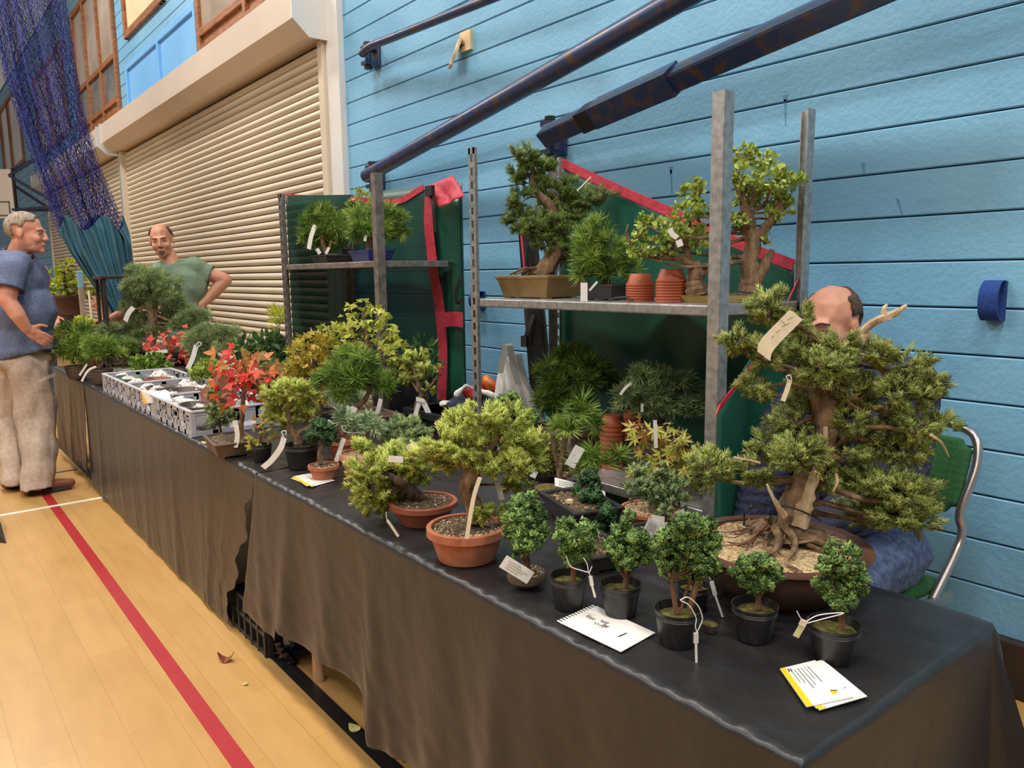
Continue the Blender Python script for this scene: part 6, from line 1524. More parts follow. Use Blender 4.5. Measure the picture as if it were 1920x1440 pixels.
MT['eye_white'] = mat('eye_white', hexc(150, 136, 128), 0.3, var=0.02); MT['iris'] = mat('iris', hexc(44, 36, 32), 0.15)
MT['lip'] = mat('lip', hexc(150, 92, 82), 0.5); MT['lid'] = mat('lid', hexc(150, 98, 80), 0.6)
def face(parent, P, B, k, brow_m):
    for s_ in (-1, 1):
        c = P((0.031 * s_, 0.0755, 0.000))
        o = mobj('eye', (ICV3[:, :] * 0.0125 * k) @ B.T + c, ICF3, MT['eye_white'], parent, True)
        c2 = P((0.031 * s_, 0.0822, -0.001)); mobj('iris', (ICV * np.array([0.0062, 0.0065, 0.0062]) * k) @ B.T + c2, ICF, MT['iris'], o, True)
        MB().tube(spline([P((0.012 * s_, 0.097, 0.019)), P((0.030 * s_, 0.095, 0.026)), P((0.050 * s_, 0.080, 0.020))], 4), [0.0028 * k] * 9, 6).build('eyebrow', brow_m, parent, True)
        MB().tube(spline([P((0.017 * s_, 0.0905, 0.005)), P((0.031 * s_, 0.0935, 0.0085)), P((0.045 * s_, 0.083, 0.004))], 4), [0.0022 * k] * 9, 6).build('eyelid', MT['lid'], parent, True)
    MB().tube(spline([P((-0.024, 0.092, -0.066)), P((0, 0.105, -0.065)), P((0.024, 0.092, -0.066))], 5), [0.002 * k] + [0.0042 * k] * 9 + [0.002 * k], 6).build('mouth', MT['lip'], parent, True)
def hair(parent, P, B, k, m, pred, thick=0.006, seed=0):
    """short hair: shell over the skull where pred(direction) holds"""
    r = np.random.default_rng(seed)
    rad = np.array([0.0785, 0.1005, 0.0905]); keep = [f for f in ICF3 if all(pred(ICV3[i]) for i in f)]
    used = sorted({i for f in keep for i in f}); mp_ = {i: n for n, i in enumerate(used)}
    V = np.array([ICV3[i] * (rad + thick * r.uniform(0.5, 1.3)) for i in used]) * k
    V = V @ B.T + P((0, -0.012, 0.036))
    o = mobj('hair', V, [tuple(mp_[i] for i in f) for f in keep], m, parent, True)
    so = o.modifiers.new('t', 'SOLIDIFY'); so.thickness = 0.01 * k; so.offset = -1
    return o
def hand_parts(w, d, nrm, k=1.0, curl=0.5, mirror=1):
    """wrist w, pointing d, back-of-hand normal nrm"""
    d = unit(np.asarray(d, float)); n = np.asarray(nrm, float); n = unit(n - d * (n @ d)); x = np.cross(d, n) * mirror
    B = np.stack([x, d, n], 1); out = [('e', w + d * 0.045 * k, np.array([0.040, 0.055, 0.016]) * k, B), ('c', w, w + d * 0.03 * k, 0.024 * k, 0.024 * k)]
    for i, (off, l) in enumerate(((-0.030, 0.070), (-0.010, 0.080), (0.010, 0.075), (0.029, 0.060))):
        p = w + (d * 0.085 + x * off) * k; a = 0.25 * curl
        for j in range(3):
            dd_ = unit(d * math.cos(a) - n * math.sin(a) + x * off * 1.5); q = p + dd_ * l * k * (0.45, 0.32, 0.25)[j]
            out.append(('c', p, q, (0.0095, 0.0088, 0.008)[j] * k, (0.0088, 0.008, 0.007)[j] * k)); p = q; a += 0.55 * curl
    t0 = w + (d * 0.02 - x * 0.028) * k; t1 = t0 + unit(d * 0.6 - x * 0.8) * 0.042 * k; t2 = t1 + unit(d * 0.85 - x * 0.35) * 0.032 * k
    out += [('c', t0, t1, 0.014 * k, 0.0105 * k), ('c', t1, t2, 0.0105 * k, 0.008 * k)]
    return out
def skin(name, c1, c2):
    m = mat(name, hexc(*c1), 0.5, scale=9, col2=hexc(*c2), bump=0.08, bscale=120)
    m.node_tree.nodes['Principled BSDF'].inputs['Subsurface Weight'].default_value = 0.1
    m.node_tree.nodes['Principled BSDF'].inputs['Subsurface Radius'].default_value = (0.02, 0.008, 0.005)
    return m
MT['skin_a'] = skin('skin_a', (196, 128, 104), (214, 150, 124)); MT['skin_b'] = skin('skin_b', (186, 126, 98), (206, 146, 116)); MT['skin_c'] = skin('skin_c', (200, 140, 116), (216, 160, 134))
MT['hair_grey'] = mat('hair_grey', hexc(126, 104, 84), 0.7, scale=90, col2=hexc(172, 156, 140), stretch=(1, 1, 0.3), bump=0.5)
MT['hair_dark'] = mat('hair_dark', hexc(66, 48, 38), 0.8, scale=120, col2=hexc(96, 74, 60), bump=0.5)
MT['hair_red'] = mat('hair_red', hexc(104, 56, 34), 0.6, scale=70, col2=hexc(150, 88, 54), bump=0.5)
MT['polo'] = mat('polo', hexc(84, 94, 124), 0.9, scale=120, col2=hexc(110, 120, 148), bump=0.2)
MT['collar'] = mat('collar', hexc(52, 52, 74), 0.9); MT['khaki'] = mat('khaki', hexc(172, 148, 130), 0.9, scale=40, col2=hexc(186, 164, 146), bump=0.2)
MT['shoe_brown'] = mat('shoe_brown', hexc(110, 58, 38), 0.4, scale=12, col2=hexc(140, 80, 54)); MT['sole'] = mat('sole', hexc(44, 30, 24), 0.8)
MT['tee_green'] = mat('tee_green', hexc(104, 122, 100), 0.95, scale=90, col2=hexc(118, 136, 112), bump=0.15)
MT['navy_knit'] = mat('navy_knit', hexc(36, 40, 62), 0.95, scale=60, col2=hexc(50, 54, 78), bump=0.9, bscale=70)
MT['denim'] = mat('denim', hexc(52, 66, 96), 0.9, scale=50, col2=hexc(84, 100, 134), bump=0.3); MT['black_top'] = mat('black_top', hexc(34, 26, 28), 0.9); MT['tee_white'] = mat('tee_white', hexc(220, 218, 216), 0.95)

def on_floor(px, py, z=0.0): return pl(px, py, 2, z)
# ---- standing man in polo shirt and khaki trousers
A0 = np.array([-6.13, 0.66, 0.0])
pa = thing('person', 'standing person in blue-grey polo shirt and khaki trousers, hand on hip', 'person', A0)
q = lambda x, y, dd=0.0: at(x, y, A0, dd)
fwdA = unit(RH * 0.96 + FH * 0.22 - UP * 0.04)
hp, HP, HB = head_parts(q(49, 438), fwdA, 1.12, UP + RH * -0.08, neck_to=q(30, 486))
ank_n, ank_f = on_floor(72, 908, 0.07), on_floor(30, 899, 0.07)
kn_n, kn_f = q(70, 785, -0.08), q(30, 785, 0.12)
arm = [('c', q(28, 500, -0.20), q(14, 563, -0.27), 0.062, 0.052), ('c', q(14, 563, -0.27), q(34, 592, -0.27), 0.052, 0.047), ('c', q(34, 592, -0.27), q(50, 616, -0.23), 0.046, 0.034)]
arm2 = [('c', q(36, 505, 0.2), q(34, 570, 0.26), 0.058, 0.048), ('c', q(34, 570, 0.26), q(46, 630, 0.24), 0.046, 0.032)]
torso = [('e', q(34, 522), (0.21, 0.15, 0.19), np.stack([FH, RH, UP], 1)), ('e', q(44, 585), (0.19, 0.195, 0.20), np.stack([FH, RH, UP], 1)), ('e', q(42, 645), (0.175, 0.175, 0.13), np.stack([FH, RH, UP], 1)), ('c', q(32, 494, -0.16), q(32, 494, 0.16), 0.07, 0.07)]
legs = [('c', q(54, 690, -0.08), kn_n, 0.08, 0.06), ('c', kn_n, ank_n, 0.06, 0.045), ('c', q(34, 690, 0.09), kn_f, 0.08, 0.06), ('c', kn_f, ank_f, 0.06, 0.045)]
blob('body', hp + torso + arm + arm2 + legs + hand_parts(q(51, 617, -0.23), q(76, 636, -0.2) - q(51, 617, -0.23) + FH * 0.03, -FH + UP * 0.5, 1.1, 0.6, 1) + hand_parts(q(46, 630, 0.24), RH * 0.3 - UP, FH, 1.0, 0.5), 0.0068, MT['skin_a'], pa, 2)
face(pa, HP, HB, 1.12, MT['hair_grey'])
hair(pa, HP, HB, 1.12, MT['hair_grey'], lambda v: (v[2] > 0.32 and v[1] < 0.80 - 0.1 * v[2]) or (v[1] < 0.30 and v[2] > -0.05 and not (abs(v[0]) > 0.7 and v[2] < 0.0 and v[1] > -0.45)) or (v[1] < -0.35 and v[2] > -0.62), 0.004, 1)
sg = [(p[0], p[1], tuple(np.asarray(p[2]) + 0.014), p[3]) if p[0] == 'e' else ('c', p[1], p[2], p[3] + 0.014, p[4] + 0.014) for p in torso]
sg += [('e', q(44, 655), (0.212, 0.212, 0.12), np.stack([FH, RH, UP], 1)), ('c', q(28, 500, -0.20), q(16, 550, -0.258), 0.083, 0.074), ('c', q(36, 502, 0.20), q(34, 550, 0.25), 0.08, 0.074), ('c', q(44, 640), q(44, 700), 0.2, 0.195)]
ad = unit(q(16, 550, -0.255) - q(30, 498, -0.18))
blob('polo_shirt', sg, 0.010, MT['polo'], pa, 4, fold=wrinkle(3, 0.008, 24), cuts=[(q(18, 543, -0.252), ad, 0.105), (q(46, 668), unit(-UP + RH * 0.22), 0.6)])
mbc = MB(); cc = q(33, 476); 
ring_ = [cc + 0.078 * (math.cos(a) * RH * 1.05 + math.sin(a) * FH) + UP * (0.03 * -math.cos(a) + 0.0) for a in np.linspace(0, 2 * math.pi, 25)[:-1]]
mbc.tube(ring_, 0.014, 8, closed=True).build('collar', MT['collar'], pa, True)
Ba_ = basis(ad); MB().tube([q(18, 543, -0.252) - ad * 0.006 + 0.0785 * (math.cos(a) * Ba_[:, 0] + math.sin(a) * Ba_[:, 1]) for a in np.linspace(0, 2 * math.pi, 25)[:-1]], 0.007, 6, closed=True).build('sleeve_band', MT['collar'], pa, True)
tg = [('e', q(43, 672), (0.205, 0.20, 0.11), np.stack([FH, RH, UP], 1)), ('c', q(56, 692, -0.08), kn_n, 0.122, 0.122), ('c', kn_n, ank_n - UP * 0.03 - RH * 0.01, 0.118, 0.10), ('c', q(32, 705, 0.09), kn_f, 0.12, 0.115), ('c', kn_f, ank_f - UP * 0.03, 0.112, 0.094)]
blob('trousers', tg, 0.010, MT['khaki'], pa, 3, fold=wrinkle(7, 0.012, 24, 0.6), cuts=[(ank_n - UP * 0.025, -UP, 1.0)])
MB().ribbon(spline([q(72, 716, -0.215), q(88, 708, -0.19), q(104, 702, -0.12)], 4), UP * 0.012, -FH * 0.002).build('pocket_flap', MT['khaki'], pa)
for (h_, t_, nm) in ((on_floor(52, 916, 0.045), on_floor(132, 905, 0.04), 's'), (on_floor(14, 904, 0.045), on_floor(52, 898, 0.04), 's')):
    d = unit(t_ - h_)
    sh_ = blob('shoe', [('c', h_, h_ + (t_ - h_) * 0.55, 0.047, 0.045), ('c', h_ + (t_ - h_) * 0.5, t_, 0.043, 0.032), ('e', h_ + (t_ - h_) * 0.3 + UP * 0.03, (0.045, 0.06, 0.05), np.stack([np.cross(d, UP), d, UP], 1))], 0.008, MT['shoe_brown'], pa, 3)
    MB().tube([h_ - UP * 0.034, h_ + (t_ - h_) * 0.5 - UP * 0.034, t_ - UP * 0.03], [0.052, 0.052, 0.038], 10).build('sole', MT['sole'], sh_).scale = (1, 1, 1)
# headphones tip at his neck
o = mobj('ear_piece', ICV * 0.02 + q(58, 481, -0.06), ICF, MT['wire_black'], pa, True)

# ---- man in green t-shirt behind the pine, elbow out
Bp = pl(300, 470, 1, 1.70); B0 = np.array([Bp[0], Bp[1], 0.0])
pb = thing('person', 'balding person in sage green t-shirt behind the layered pine', 'person', B0)
q = lambda x, y, dd=0.0: at(x, y, B0, dd)
fwdB = unit(unit((CO - q(303, 452)) * np.array([1, 1, 0])) - RH * 0.16 - UP * 0.08)
hp, HP, HB = head_parts(q(303, 452), fwdB, 1.10, UP + RH * -0.10, neck_to=q(326, 502, 0.02))
Bt = np.stack([RH, FH, UP], 1)
torso = [('e', q(343, 540, 0.03), (0.19, 0.13, 0.20), Bt), ('e', q(350, 590, 0.03), (0.16, 0.125, 0.18), Bt), ('e', q(352, 640, 0.03), (0.17, 0.13, 0.15), Bt), ('c', q(300, 512, 0), q(368, 504, 0.05), 0.075, 0.08)]
arm = [('c', q(370, 508, 0.05), q(422, 524, 0.10), 0.066, 0.052), ('c', q(423, 525, 0.10), q(400, 550, 0.06), 0.052, 0.050), ('c', q(400, 550, 0.06), q(374, 573, 0.0), 0.050, 0.036)]
arm2 = [('c', q(296, 520, 0), q(262, 570, -0.10), 0.062, 0.05), ('c', q(262, 570, -0.1), q(212, 596, -0.22), 0.048, 0.034)]
fl_ = B0 + FH * 0.03
hipL, hipR = q(338, 660, 0.03), q(368, 660, 0.03)
legs = [('c', hipL, np.array([hipL[0], hipL[1], 0.48]), 0.09, 0.06), ('c', np.array([hipL[0], hipL[1], 0.48]), np.array([hipL[0], hipL[1], 0.07]), 0.058, 0.042), ('c', hipR, np.array([hipR[0], hipR[1], 0.48]), 0.09, 0.06), ('c', np.array([hipR[0], hipR[1], 0.48]), np.array([hipR[0], hipR[1], 0.07]), 0.058, 0.042)]
blob('body', hp + torso + arm + arm2 + legs + hand_parts(q(374, 573, 0.0), -RH * 0.8 - UP * 0.5, RH * 0.3 - FH * 0.8, 1.1, 0.6) + hand_parts(q(212, 596, -0.22), -RH * 0.85 - UP * 0.15, UP, 1.1, 0.9, -1), 0.0070, MT['skin_b'], pb, 2)
face(pb, HP, HB, 1.10, MT['hair_dark'])
hair(pb, HP, HB, 1.10, MT['hair_dark'], lambda v: (abs(v[0]) > 0.62 and v[1] < 0.42 and v[2] > 0.02 and v[2] < 0.72) or (v[1] < -0.30 and v[2] > -0.5 and v[2] < 0.8), 0.004, 2)
MB().tube(spline([HP((0.02, 0.098, -0.078)), HP((0.0, 0.103, -0.088)), HP((-0.02, 0.098, -0.078))], 4), [0.006] * 9, 6).build('goatee', MT['hair_dark'], pb, True)
sg = [(p[0], p[1], tuple(np.asarray(p[2]) + 0.019), p[3]) if p[0] == 'e' else ('c', p[1], p[2], p[3] + 0.019, p[4] + 0.019) for p in torso]
sg += [('c', q(366, 506, 0.05), q(406, 520, 0.085), 0.084, 0.086), ('c', q(296, 518, 0), q(276, 548, -0.06), 0.088, 0.086)]
blob('t_shirt', sg, 0.010, MT['tee_green'], pb, 4, fold=wrinkle(13, 0.008, 24), cuts=[(q(396, 517, 0.077), unit(q(422, 524, 0.1) - q(370, 508, 0.05)), 0.12)])
blob('trousers', [('e', q(352, 665, 0.03), (0.18, 0.14, 0.1), Bt)] + [('c', p[1], p[2], p[3] + 0.02, p[4] + 0.03) for p in legs], 0.012, MT['black_top'], pb, 3)
for h_ in (hipL, hipR):
    c = np.array([h_[0], h_[1], 0.045]); blob('shoe', [('c', c + FH * 0.05, c - FH * 0.15, 0.044, 0.036)], 0.01, MT['sole'], pb, 2)
MB().tube([q(374, 571, 0.0) + 0.037 * (math.cos(a) * UP + math.sin(a) * FH) for a in np.linspace(0, 2 * math.pi, 17)[:-1]], 0.006, 6, closed=True).build('wristband', MT['binding_red'], pb, True)

# ---- seated man behind the great juniper
CX = np.array([-1.16, 2.27, 0.0]); q = lambda x, y, dd=0.0: at(x, y, CX, dd)
pc = thing('person', 'seated balding person in navy cable jumper and jeans behind the great juniper', 'person', CX)
fwdC = unit(-RH * 0.80 - FH * 0.60 - UP * 0.12); bodyC = unit(np.array([-0.12, -0.99, 0])); leftC = np.cross(UP, bodyC)
hc = q(1556, 612, 0.02)
hp, HP, HB = head_parts(hc, fwdC, 1.0, UP, neck_to=q(1578, 705, 0.04))
Bc = np.stack([leftC, bodyC, UP], 1); fc = Bc[:, 1]
ch = np.array([-1.16, 2.27, 0.93]); wa = np.array([-1.14, 2.29, 0.72]); hi = np.array([-1.11, 2.29, 0.56])
shR = ch + UP * 0.13 - leftC * 0.17; shL = ch + UP * 0.13 + leftC * 0.17
elR = q(1440, 860, -0.10); wrR = q(1412, 968, -0.14); elL = np.array([-0.96, 2.16, 0.80]); wrL = np.array([-1.08, 1.96, 0.70])
knR = np.array([-1.255, 1.735, 0.585]); knL = np.array([-0.98, 1.78, 0.54])
hR, hL = hi - leftC * 0.10 + fc * 0.05, hi + leftC * 0.10 + fc * 0.05
torso = [('e', ch, (0.185, 0.125, 0.20), Bc), ('e', wa, (0.17, 0.13, 0.18), Bc), ('e', hi, (0.18, 0.14, 0.11), Bc), ('c', shR, shL, 0.07, 0.07)]
armp = [('c', shR, elR, 0.055, 0.045), ('c', elR, wrR, 0.044, 0.032), ('c', shL, elL, 0.055, 0.045), ('c', elL, wrL, 0.044, 0.032)]
ftR = np.array([knR[0] + fc[0] * 0.06, knR[1] + fc[1] * 0.06, 0.07]); ftL = np.array([knL[0] + fc[0] * 0.05, knL[1] + fc[1] * 0.05, 0.07])
legs = [('c', hR, knR, 0.085, 0.06), ('c', knR, ftR, 0.055, 0.042), ('c', hL, knL, 0.085, 0.06), ('c', knL, ftL, 0.055, 0.042)]
blob('body', hp + torso + armp + legs + hand_parts(wrR, fc * 0.5 - UP * 0.7 + leftC * 0.5, UP + fc, 1.0, 0.5) + hand_parts(wrL, fc - UP * 0.2, UP, 1.0, 0.4, -1), 0.0062, MT['skin_c'], pc, 2)
face(pc, HP, HB, 1.0, MT['hair_dark'])
hair(pc, HP, HB, 1.0, MT['hair_dark'], lambda v: (abs(v[0]) > 0.5 and v[1] < 0.22 and v[2] > -0.02 and v[2] < 0.72 - 0.5 * max(0, v[1])) or (v[1] < -0.40 and v[2] > -0.55 and v[2] < 0.86), 0.0035, 4)
blob('jumper', [(p[0], p[1], tuple(np.asarray(p[2]) + 0.022), p[3]) if p[0] == 'e' else ('c', p[1], p[2], p[3] + 0.022, p[4] + 0.022) for p in torso[:2] + torso[3:]] + [('c', a_[1], a_[2], a_[3] + 0.028, a_[4] + 0.026) for a_ in armp] + [('c', q(1578, 705, 0.04) - UP * 0.02, q(1578, 690, 0.04), 0.08, 0.07)],
     0.009, MT['navy_knit'], pc, 3, fold=lambda V: 0.004 * np.sin(V[:, 2] * 230) * (0.6) + wrinkle(5, 0.006, 18)(V))
for k in range(5):
    a_ = shR + (elR - shR) * 0.0 + fc * (0.07 + 0.0 * k)
    P_ = [shR + fc * 0.07 + leftC * (0.03 + 0.055 * k) + np.array([0, 0, -0.03 - 0.05 * j]) + leftC * 0.008 * math.sin(j * 1.9) + fc * (0.055 * math.sin(min(1, j / 5) * 1.57)) for j in range(8)]
    MB().tube(spline(P_, 4), 0.010, 6).build('cable_stitch', MT['navy_knit'], pc, True)
blob('jeans', [('e', hi, (0.195, 0.155, 0.11), Bc)] + [('c', p[1], p[2], p[3] + 0.018, p[4] + 0.022) for p in legs], 0.009, MT['denim'], pc, 3, fold=wrinkle(9, 0.004, 26))
for ft in (ftR, ftL):
    c = np.array([ft[0], ft[1], 0.045]); blob('shoe', [('c', c - fc * 0.05, c + fc * 0.15, 0.044, 0.036)], 0.01, MT['sole'], pc, 2)

# ---- folding chair under him
MT['chair_green'] = mat('chair_green', hexc(36, 84, 44), 0.95, scale=140, col2=hexc(48, 100, 56), bump=0.3); MT['chrome'] = mat('chair_tube', hexc(190, 182, 178), 0.25, metal=0.9, var=0.03)
cb = np.array([hi[0] - 0.04, hi[1] - 0.01, 0.0]); chair = thing('folding_chair', 'folding chair with green fabric seat and silver tube frame against the blue wall', 'chair', cb)
rx, rf = leftC, fc
C_ = lambda a, b_, z: cb + rx * a + rf * b_ + UP * z
so = blob('seat', [('e', C_(-0.16, 0.16, 0.435), (0.05, 0.05, 0.02), Bc), ('e', C_(0.16, 0.16, 0.435), (0.05, 0.05, 0.02), Bc), ('c', C_(-0.17, -0.17, 0.435), C_(0.17, -0.17, 0.435), 0.02, 0.02), ('c', C_(-0.17, 0.17, 0.435), C_(0.17, 0.17, 0.435), 0.02, 0.02)] +
          [('c', C_(-0.17, y, 0.435), C_(0.17, y, 0.435), 0.024, 0.024) for y in np.linspace(-0.15, 0.15, 11)], 0.008, MT['chair_green'], chair, 4)
bk_ = blob('backrest', [('c', C_(-0.17 + 0.03 * (abs(i - 4.5) > 4), -0.245 - 0.007 * i, 0.66 + 0.022 * i), C_(0.17 - 0.03 * (abs(i - 4.5) > 4), -0.245 - 0.007 * i, 0.66 + 0.022 * i), 0.017, 0.017) for i in range(10)], 0.007, MT['chair_green'], chair, 4)
for s_ in (-1, 1):
    MB().tube(spline([C_(0.205 * s_, 0.24, 0.0), C_(0.205 * s_, 0.05, 0.25), C_(0.205 * s_, -0.19, 0.52), C_(0.205 * s_, -0.235, 0.60), C_(0.195 * s_, -0.235, 0.66), C_(0.205 * s_, -0.29, 0.80), C_(0.18 * s_, -0.315, 0.885), C_(0.10 * s_, -0.325, 0.91), C_(0.0, -0.327, 0.915)], 6), 0.0135, 10).build('frame_tube', MT['chrome'], chair, True)
    MB().tube(spline([C_(0.225 * s_, -0.26, 0.0), C_(0.225 * s_, -0.05, 0.24), C_(0.225 * s_, 0.16, 0.43)], 6), 0.0115, 10).build('leg', MT['chrome'], chair, True)
    MB().box(C_(0.215 * s_, 0.0, 0.41), (0.012, 0.36, 0.03), Bc).build('seat_rail', MT['chrome'], chair)
    MB().tube([C_(0.19 * s_, 0.058, 0.24), C_(0.24 * s_, 0.058, 0.24)], 0.008, 8).build('pivot', MT['steel_dark'], chair, True)

# ---- two people at the stand beyond
def bust(c, fwd, k, label, top, hm, hpred, sk, armpts=None, sit=0.45, tan=None):
    root = thing('person', label, 'person', (c[0], c[1], 0.0))
    f = unit(np.asarray(fwd, float)); fh = unit(np.array([f[0], f[1], 0])); lf = np.cross(UP, fh); Bb = np.stack([lf, fh, UP], 1)
    nk = c - UP * 0.20 * k - fh * 0.03
    hp, HP, HB = head_parts(c, f, k, UP, neck_to=nk)
    tz = c - UP * 0.42 * k - fh * 0.05; hz = c - UP * 0.72 * k - fh * 0.05
    torso = [('e', tz, (0.18, 0.12, 0.2), Bb), ('e', hz, (0.17, 0.13, 0.16), Bb), ('c', tz + UP * 0.14 - lf * 0.15, tz + UP * 0.14 + lf * 0.15, 0.065, 0.065)]
    ap = []
    for s_ in (-1, 1):
        s0 = tz + UP * 0.14 + lf * 0.17 * s_; e0 = tz - UP * 0.12 + lf * 0.22 * s_ - fh * 0.02; w0 = e0 + fh * 0.22 + UP * 0.0 - lf * 0.05 * s_
        if armpts is not None and s_ == armpts[0]: e0, w0 = armpts[1], armpts[2]
        ap += [('c', s0, e0, 0.05, 0.04), ('c', e0, w0, 0.04, 0.03)] + hand_parts(w0, w0 - e0, UP, 1.0, 0.5, s_)
    lg = []
    for s_ in (-1, 1):
        h0 = hz + lf * 0.09 * s_ - UP * 0.05
        if sit: k0 = h0 + fh * 0.40; f0 = np.array([k0[0], k0[1], 0.07])
        else: k0 = np.array([h0[0], h0[1], h0[2] * 0.5]); f0 = np.array([h0[0], h0[1], 0.07])
        lg += [('c', h0, k0, 0.085, 0.06), ('c', k0, f0, 0.058, 0.045)]
    blob('body', hp + torso + ap + lg, 0.009, MT[sk], root, 2); face(root, HP, HB, k, MT[hm]); hair(root, HP, HB, k, MT[hm], hpred, 0.012, 6)
    sl = [p for p in ap if p[0] == 'c' and p[3] >= 0.05]
    blob('top', [(p[0], p[1], tuple(np.asarray(p[2]) + 0.014), p[3]) if p[0] == 'e' else ('c', p[1], p[2], p[3] + 0.014, p[4] + 0.014) for p in torso] + [('c', p[1], p[1] + (p[2] - p[1]) * 0.7, p[3] + 0.02, p[4] + 0.026) for p in sl], 0.012, MT[top], root, 4, fold=wrinkle(4, 0.006, 20))
    blob('trousers', [('c', p[1], p[2], p[3] + 0.02, p[4] + 0.02) for p in lg], 0.014, MT['denim'], root, 3)
    return root
full = lambda v: (v[2] > 0.25 and v[1] < 0.82) or (v[1] < 0.15 and v[2] > -0.45)
bust(atd(192, 563, 9.0), -RH * 0.95 - FH * 0.1 - UP * 0.1, 1.07, 'seated person with russet hair and black top below the hanging net', 'black_top', 'hair_red', full, 'skin_c')
cE = atd(72, 520, 7.4)
bust(cE, RH * 0.6 + FH * 0.8, 1.0, 'person in white t-shirt mostly hidden behind the blue-grey polo shirt', 'tee_white', 'hair_grey', full, 'skin_a', (1, atd(92, 566, 7.3), atd(101, 592, 7.2)), sit=0)

# ================================================================== blue sports net gathered beside the shutter, with teal skirt
MT['net_blue'] = mat('net_blue', hexc(28, 38, 112), 0.7, scale=20, col2=hexc(42, 56, 142)); MT['skirt_teal'] = mat('skirt_teal', hexc(34, 76, 92), 0.7, scale=6, col2=hexc(48, 98, 116))
DN = 7.3
net = thing('net_curtain', 'blue sports net bunched into a teal fabric skirt beside the shutter post', 'net', atd(240, 640, DN))
# outline of the bunch in the photograph, surveyed row by row at its own distance: (row, left, right)
ROWS = [(-60, -60, 118), (0, -30, 122), (60, -15, 135), (140, 5, 150), (220, 35, 165), (300, 65, 185), (380, 95, 215), (440, 118, 240)]
def net_pt(u, v, layer):
    y = -60 + v * 500
    ys = [r_[0] for r_ in ROWS]; l = np.interp(y, ys, [r_[1] for r_ in ROWS]); rr_ = np.interp(y, ys, [r_[2] for r_ in ROWS])
    ph = layer * 1.7
    px_ = l + (rr_ - l) * (u + 0.05 * math.sin(9 * u + ph + 3 * v)); fold_ = (0.16 - 0.07 * v)
    return atd(px_, y + 6 * math.sin(u * 12 + ph), DN + layer * 0.10 + fold_ * math.sin(u * (26 + 4 * layer) + ph + 2.5 * v) + 0.05 * math.sin(u * 61 + v * 5))
def netting(layer, nu, nv, rad):
    G = np.array([[net_pt(i / nu, j / nv, layer) for j in range(nv + 1)] for i in range(nu + 1)])
    G = G + rng.normal(size=G.shape) * 0.006
    Vs = []; Fs = []
    def seg(a, b_):
        A = a.reshape(-1, 3); Bq = b_.reshape(-1, 3); d = unit(Bq - A); u = unit(np.cross(d, np.array([0.31, 0.2, 0.9]))); w_ = np.cross(d, u)
        n = len(A); off = sum(len(x) for x in Vs); ring = []
        for P in (A, Bq):
            for k in range(3):
                an = 2.094 * k; ring.append(P + rad * (math.cos(an) * u + math.sin(an) * w_))
        V = np.stack(ring, 1).reshape(-1, 3); Vs.append(V); base = (np.arange(n) * 6)[:, None] + off
        T = []
        for k in range(3):
            k2 = (k + 1) % 3; T += [[k, k2, 3 + k2], [k, 3 + k2, 3 + k]]
        Fs.append((base[:, None, :] + np.array(T)[None]).reshape(-1, 3))
    seg(G[:-1, :-1], G[1:, 1:]); seg(G[1:, :-1], G[:-1, 1:])
    o = mobj('netting', np.concatenate(Vs), np.concatenate(Fs), MT['net_blue'], net, False, kind='stuff'); TRIS[0] += sum(len(f) for f in Fs)
netting(0, 46, 78, 0.0024); netting(1, 40, 70, 0.0024)
# gathered hem cords
for k in range(9):
    u = 0.02 + 0.5 * (k / 8) ** 1.3; MB().tube([net_pt(u, v, 0.5 * (k % 3)) for v in np.linspace(0, 1, 26)], 0.004, 5).build('drawn_cord', MT['net_blue'], net)
# teal skirt: pleated tube narrowing to the knot behind the pines
SK = [(418, 110, 232), (440, 116, 242), (470, 130, 247), (500, 150, 250), (540, 178, 252), (580, 205, 250), (620, 225, 248), (650, 232, 246)]
nu, nv = 120, 30; V = []
for j in range(nv + 1):
    y = 418 + (650 - 418) * j / nv; l = np.interp(y, [s[0] for s in SK], [s[1] for s in SK]); rr_ = np.interp(y, [s[0] for s in SK], [s[2] for s in SK])
    for i in range(nu):
        a = 2 * math.pi * i / nu; pxx = (l + rr_) / 2 - (rr_ - l) / 2 * math.cos(a) * (1 + 0.03 * math.sin(9 * a))
        top_w = 14 * math.sin(5 * a + 1) * max(0, 1 - j / 5)
        V.append(atd(pxx, y + top_w, DN - 0.02 - (0.22 - 0.12 * j / nv) * math.sin(a) + (0.035 - 0.015 * j / nv) * math.sin(23 * a + j * 0.08) + 0.02 * math.sin(11 * a)))
o = mobj('skirt', V, [(j * nu + i, j * nu + (i + 1) % nu, (j + 1) * nu + (i + 1) % nu, (j + 1) * nu + i) for j in range(nv) for i in range(nu)], MT['skirt_teal'], net, True)
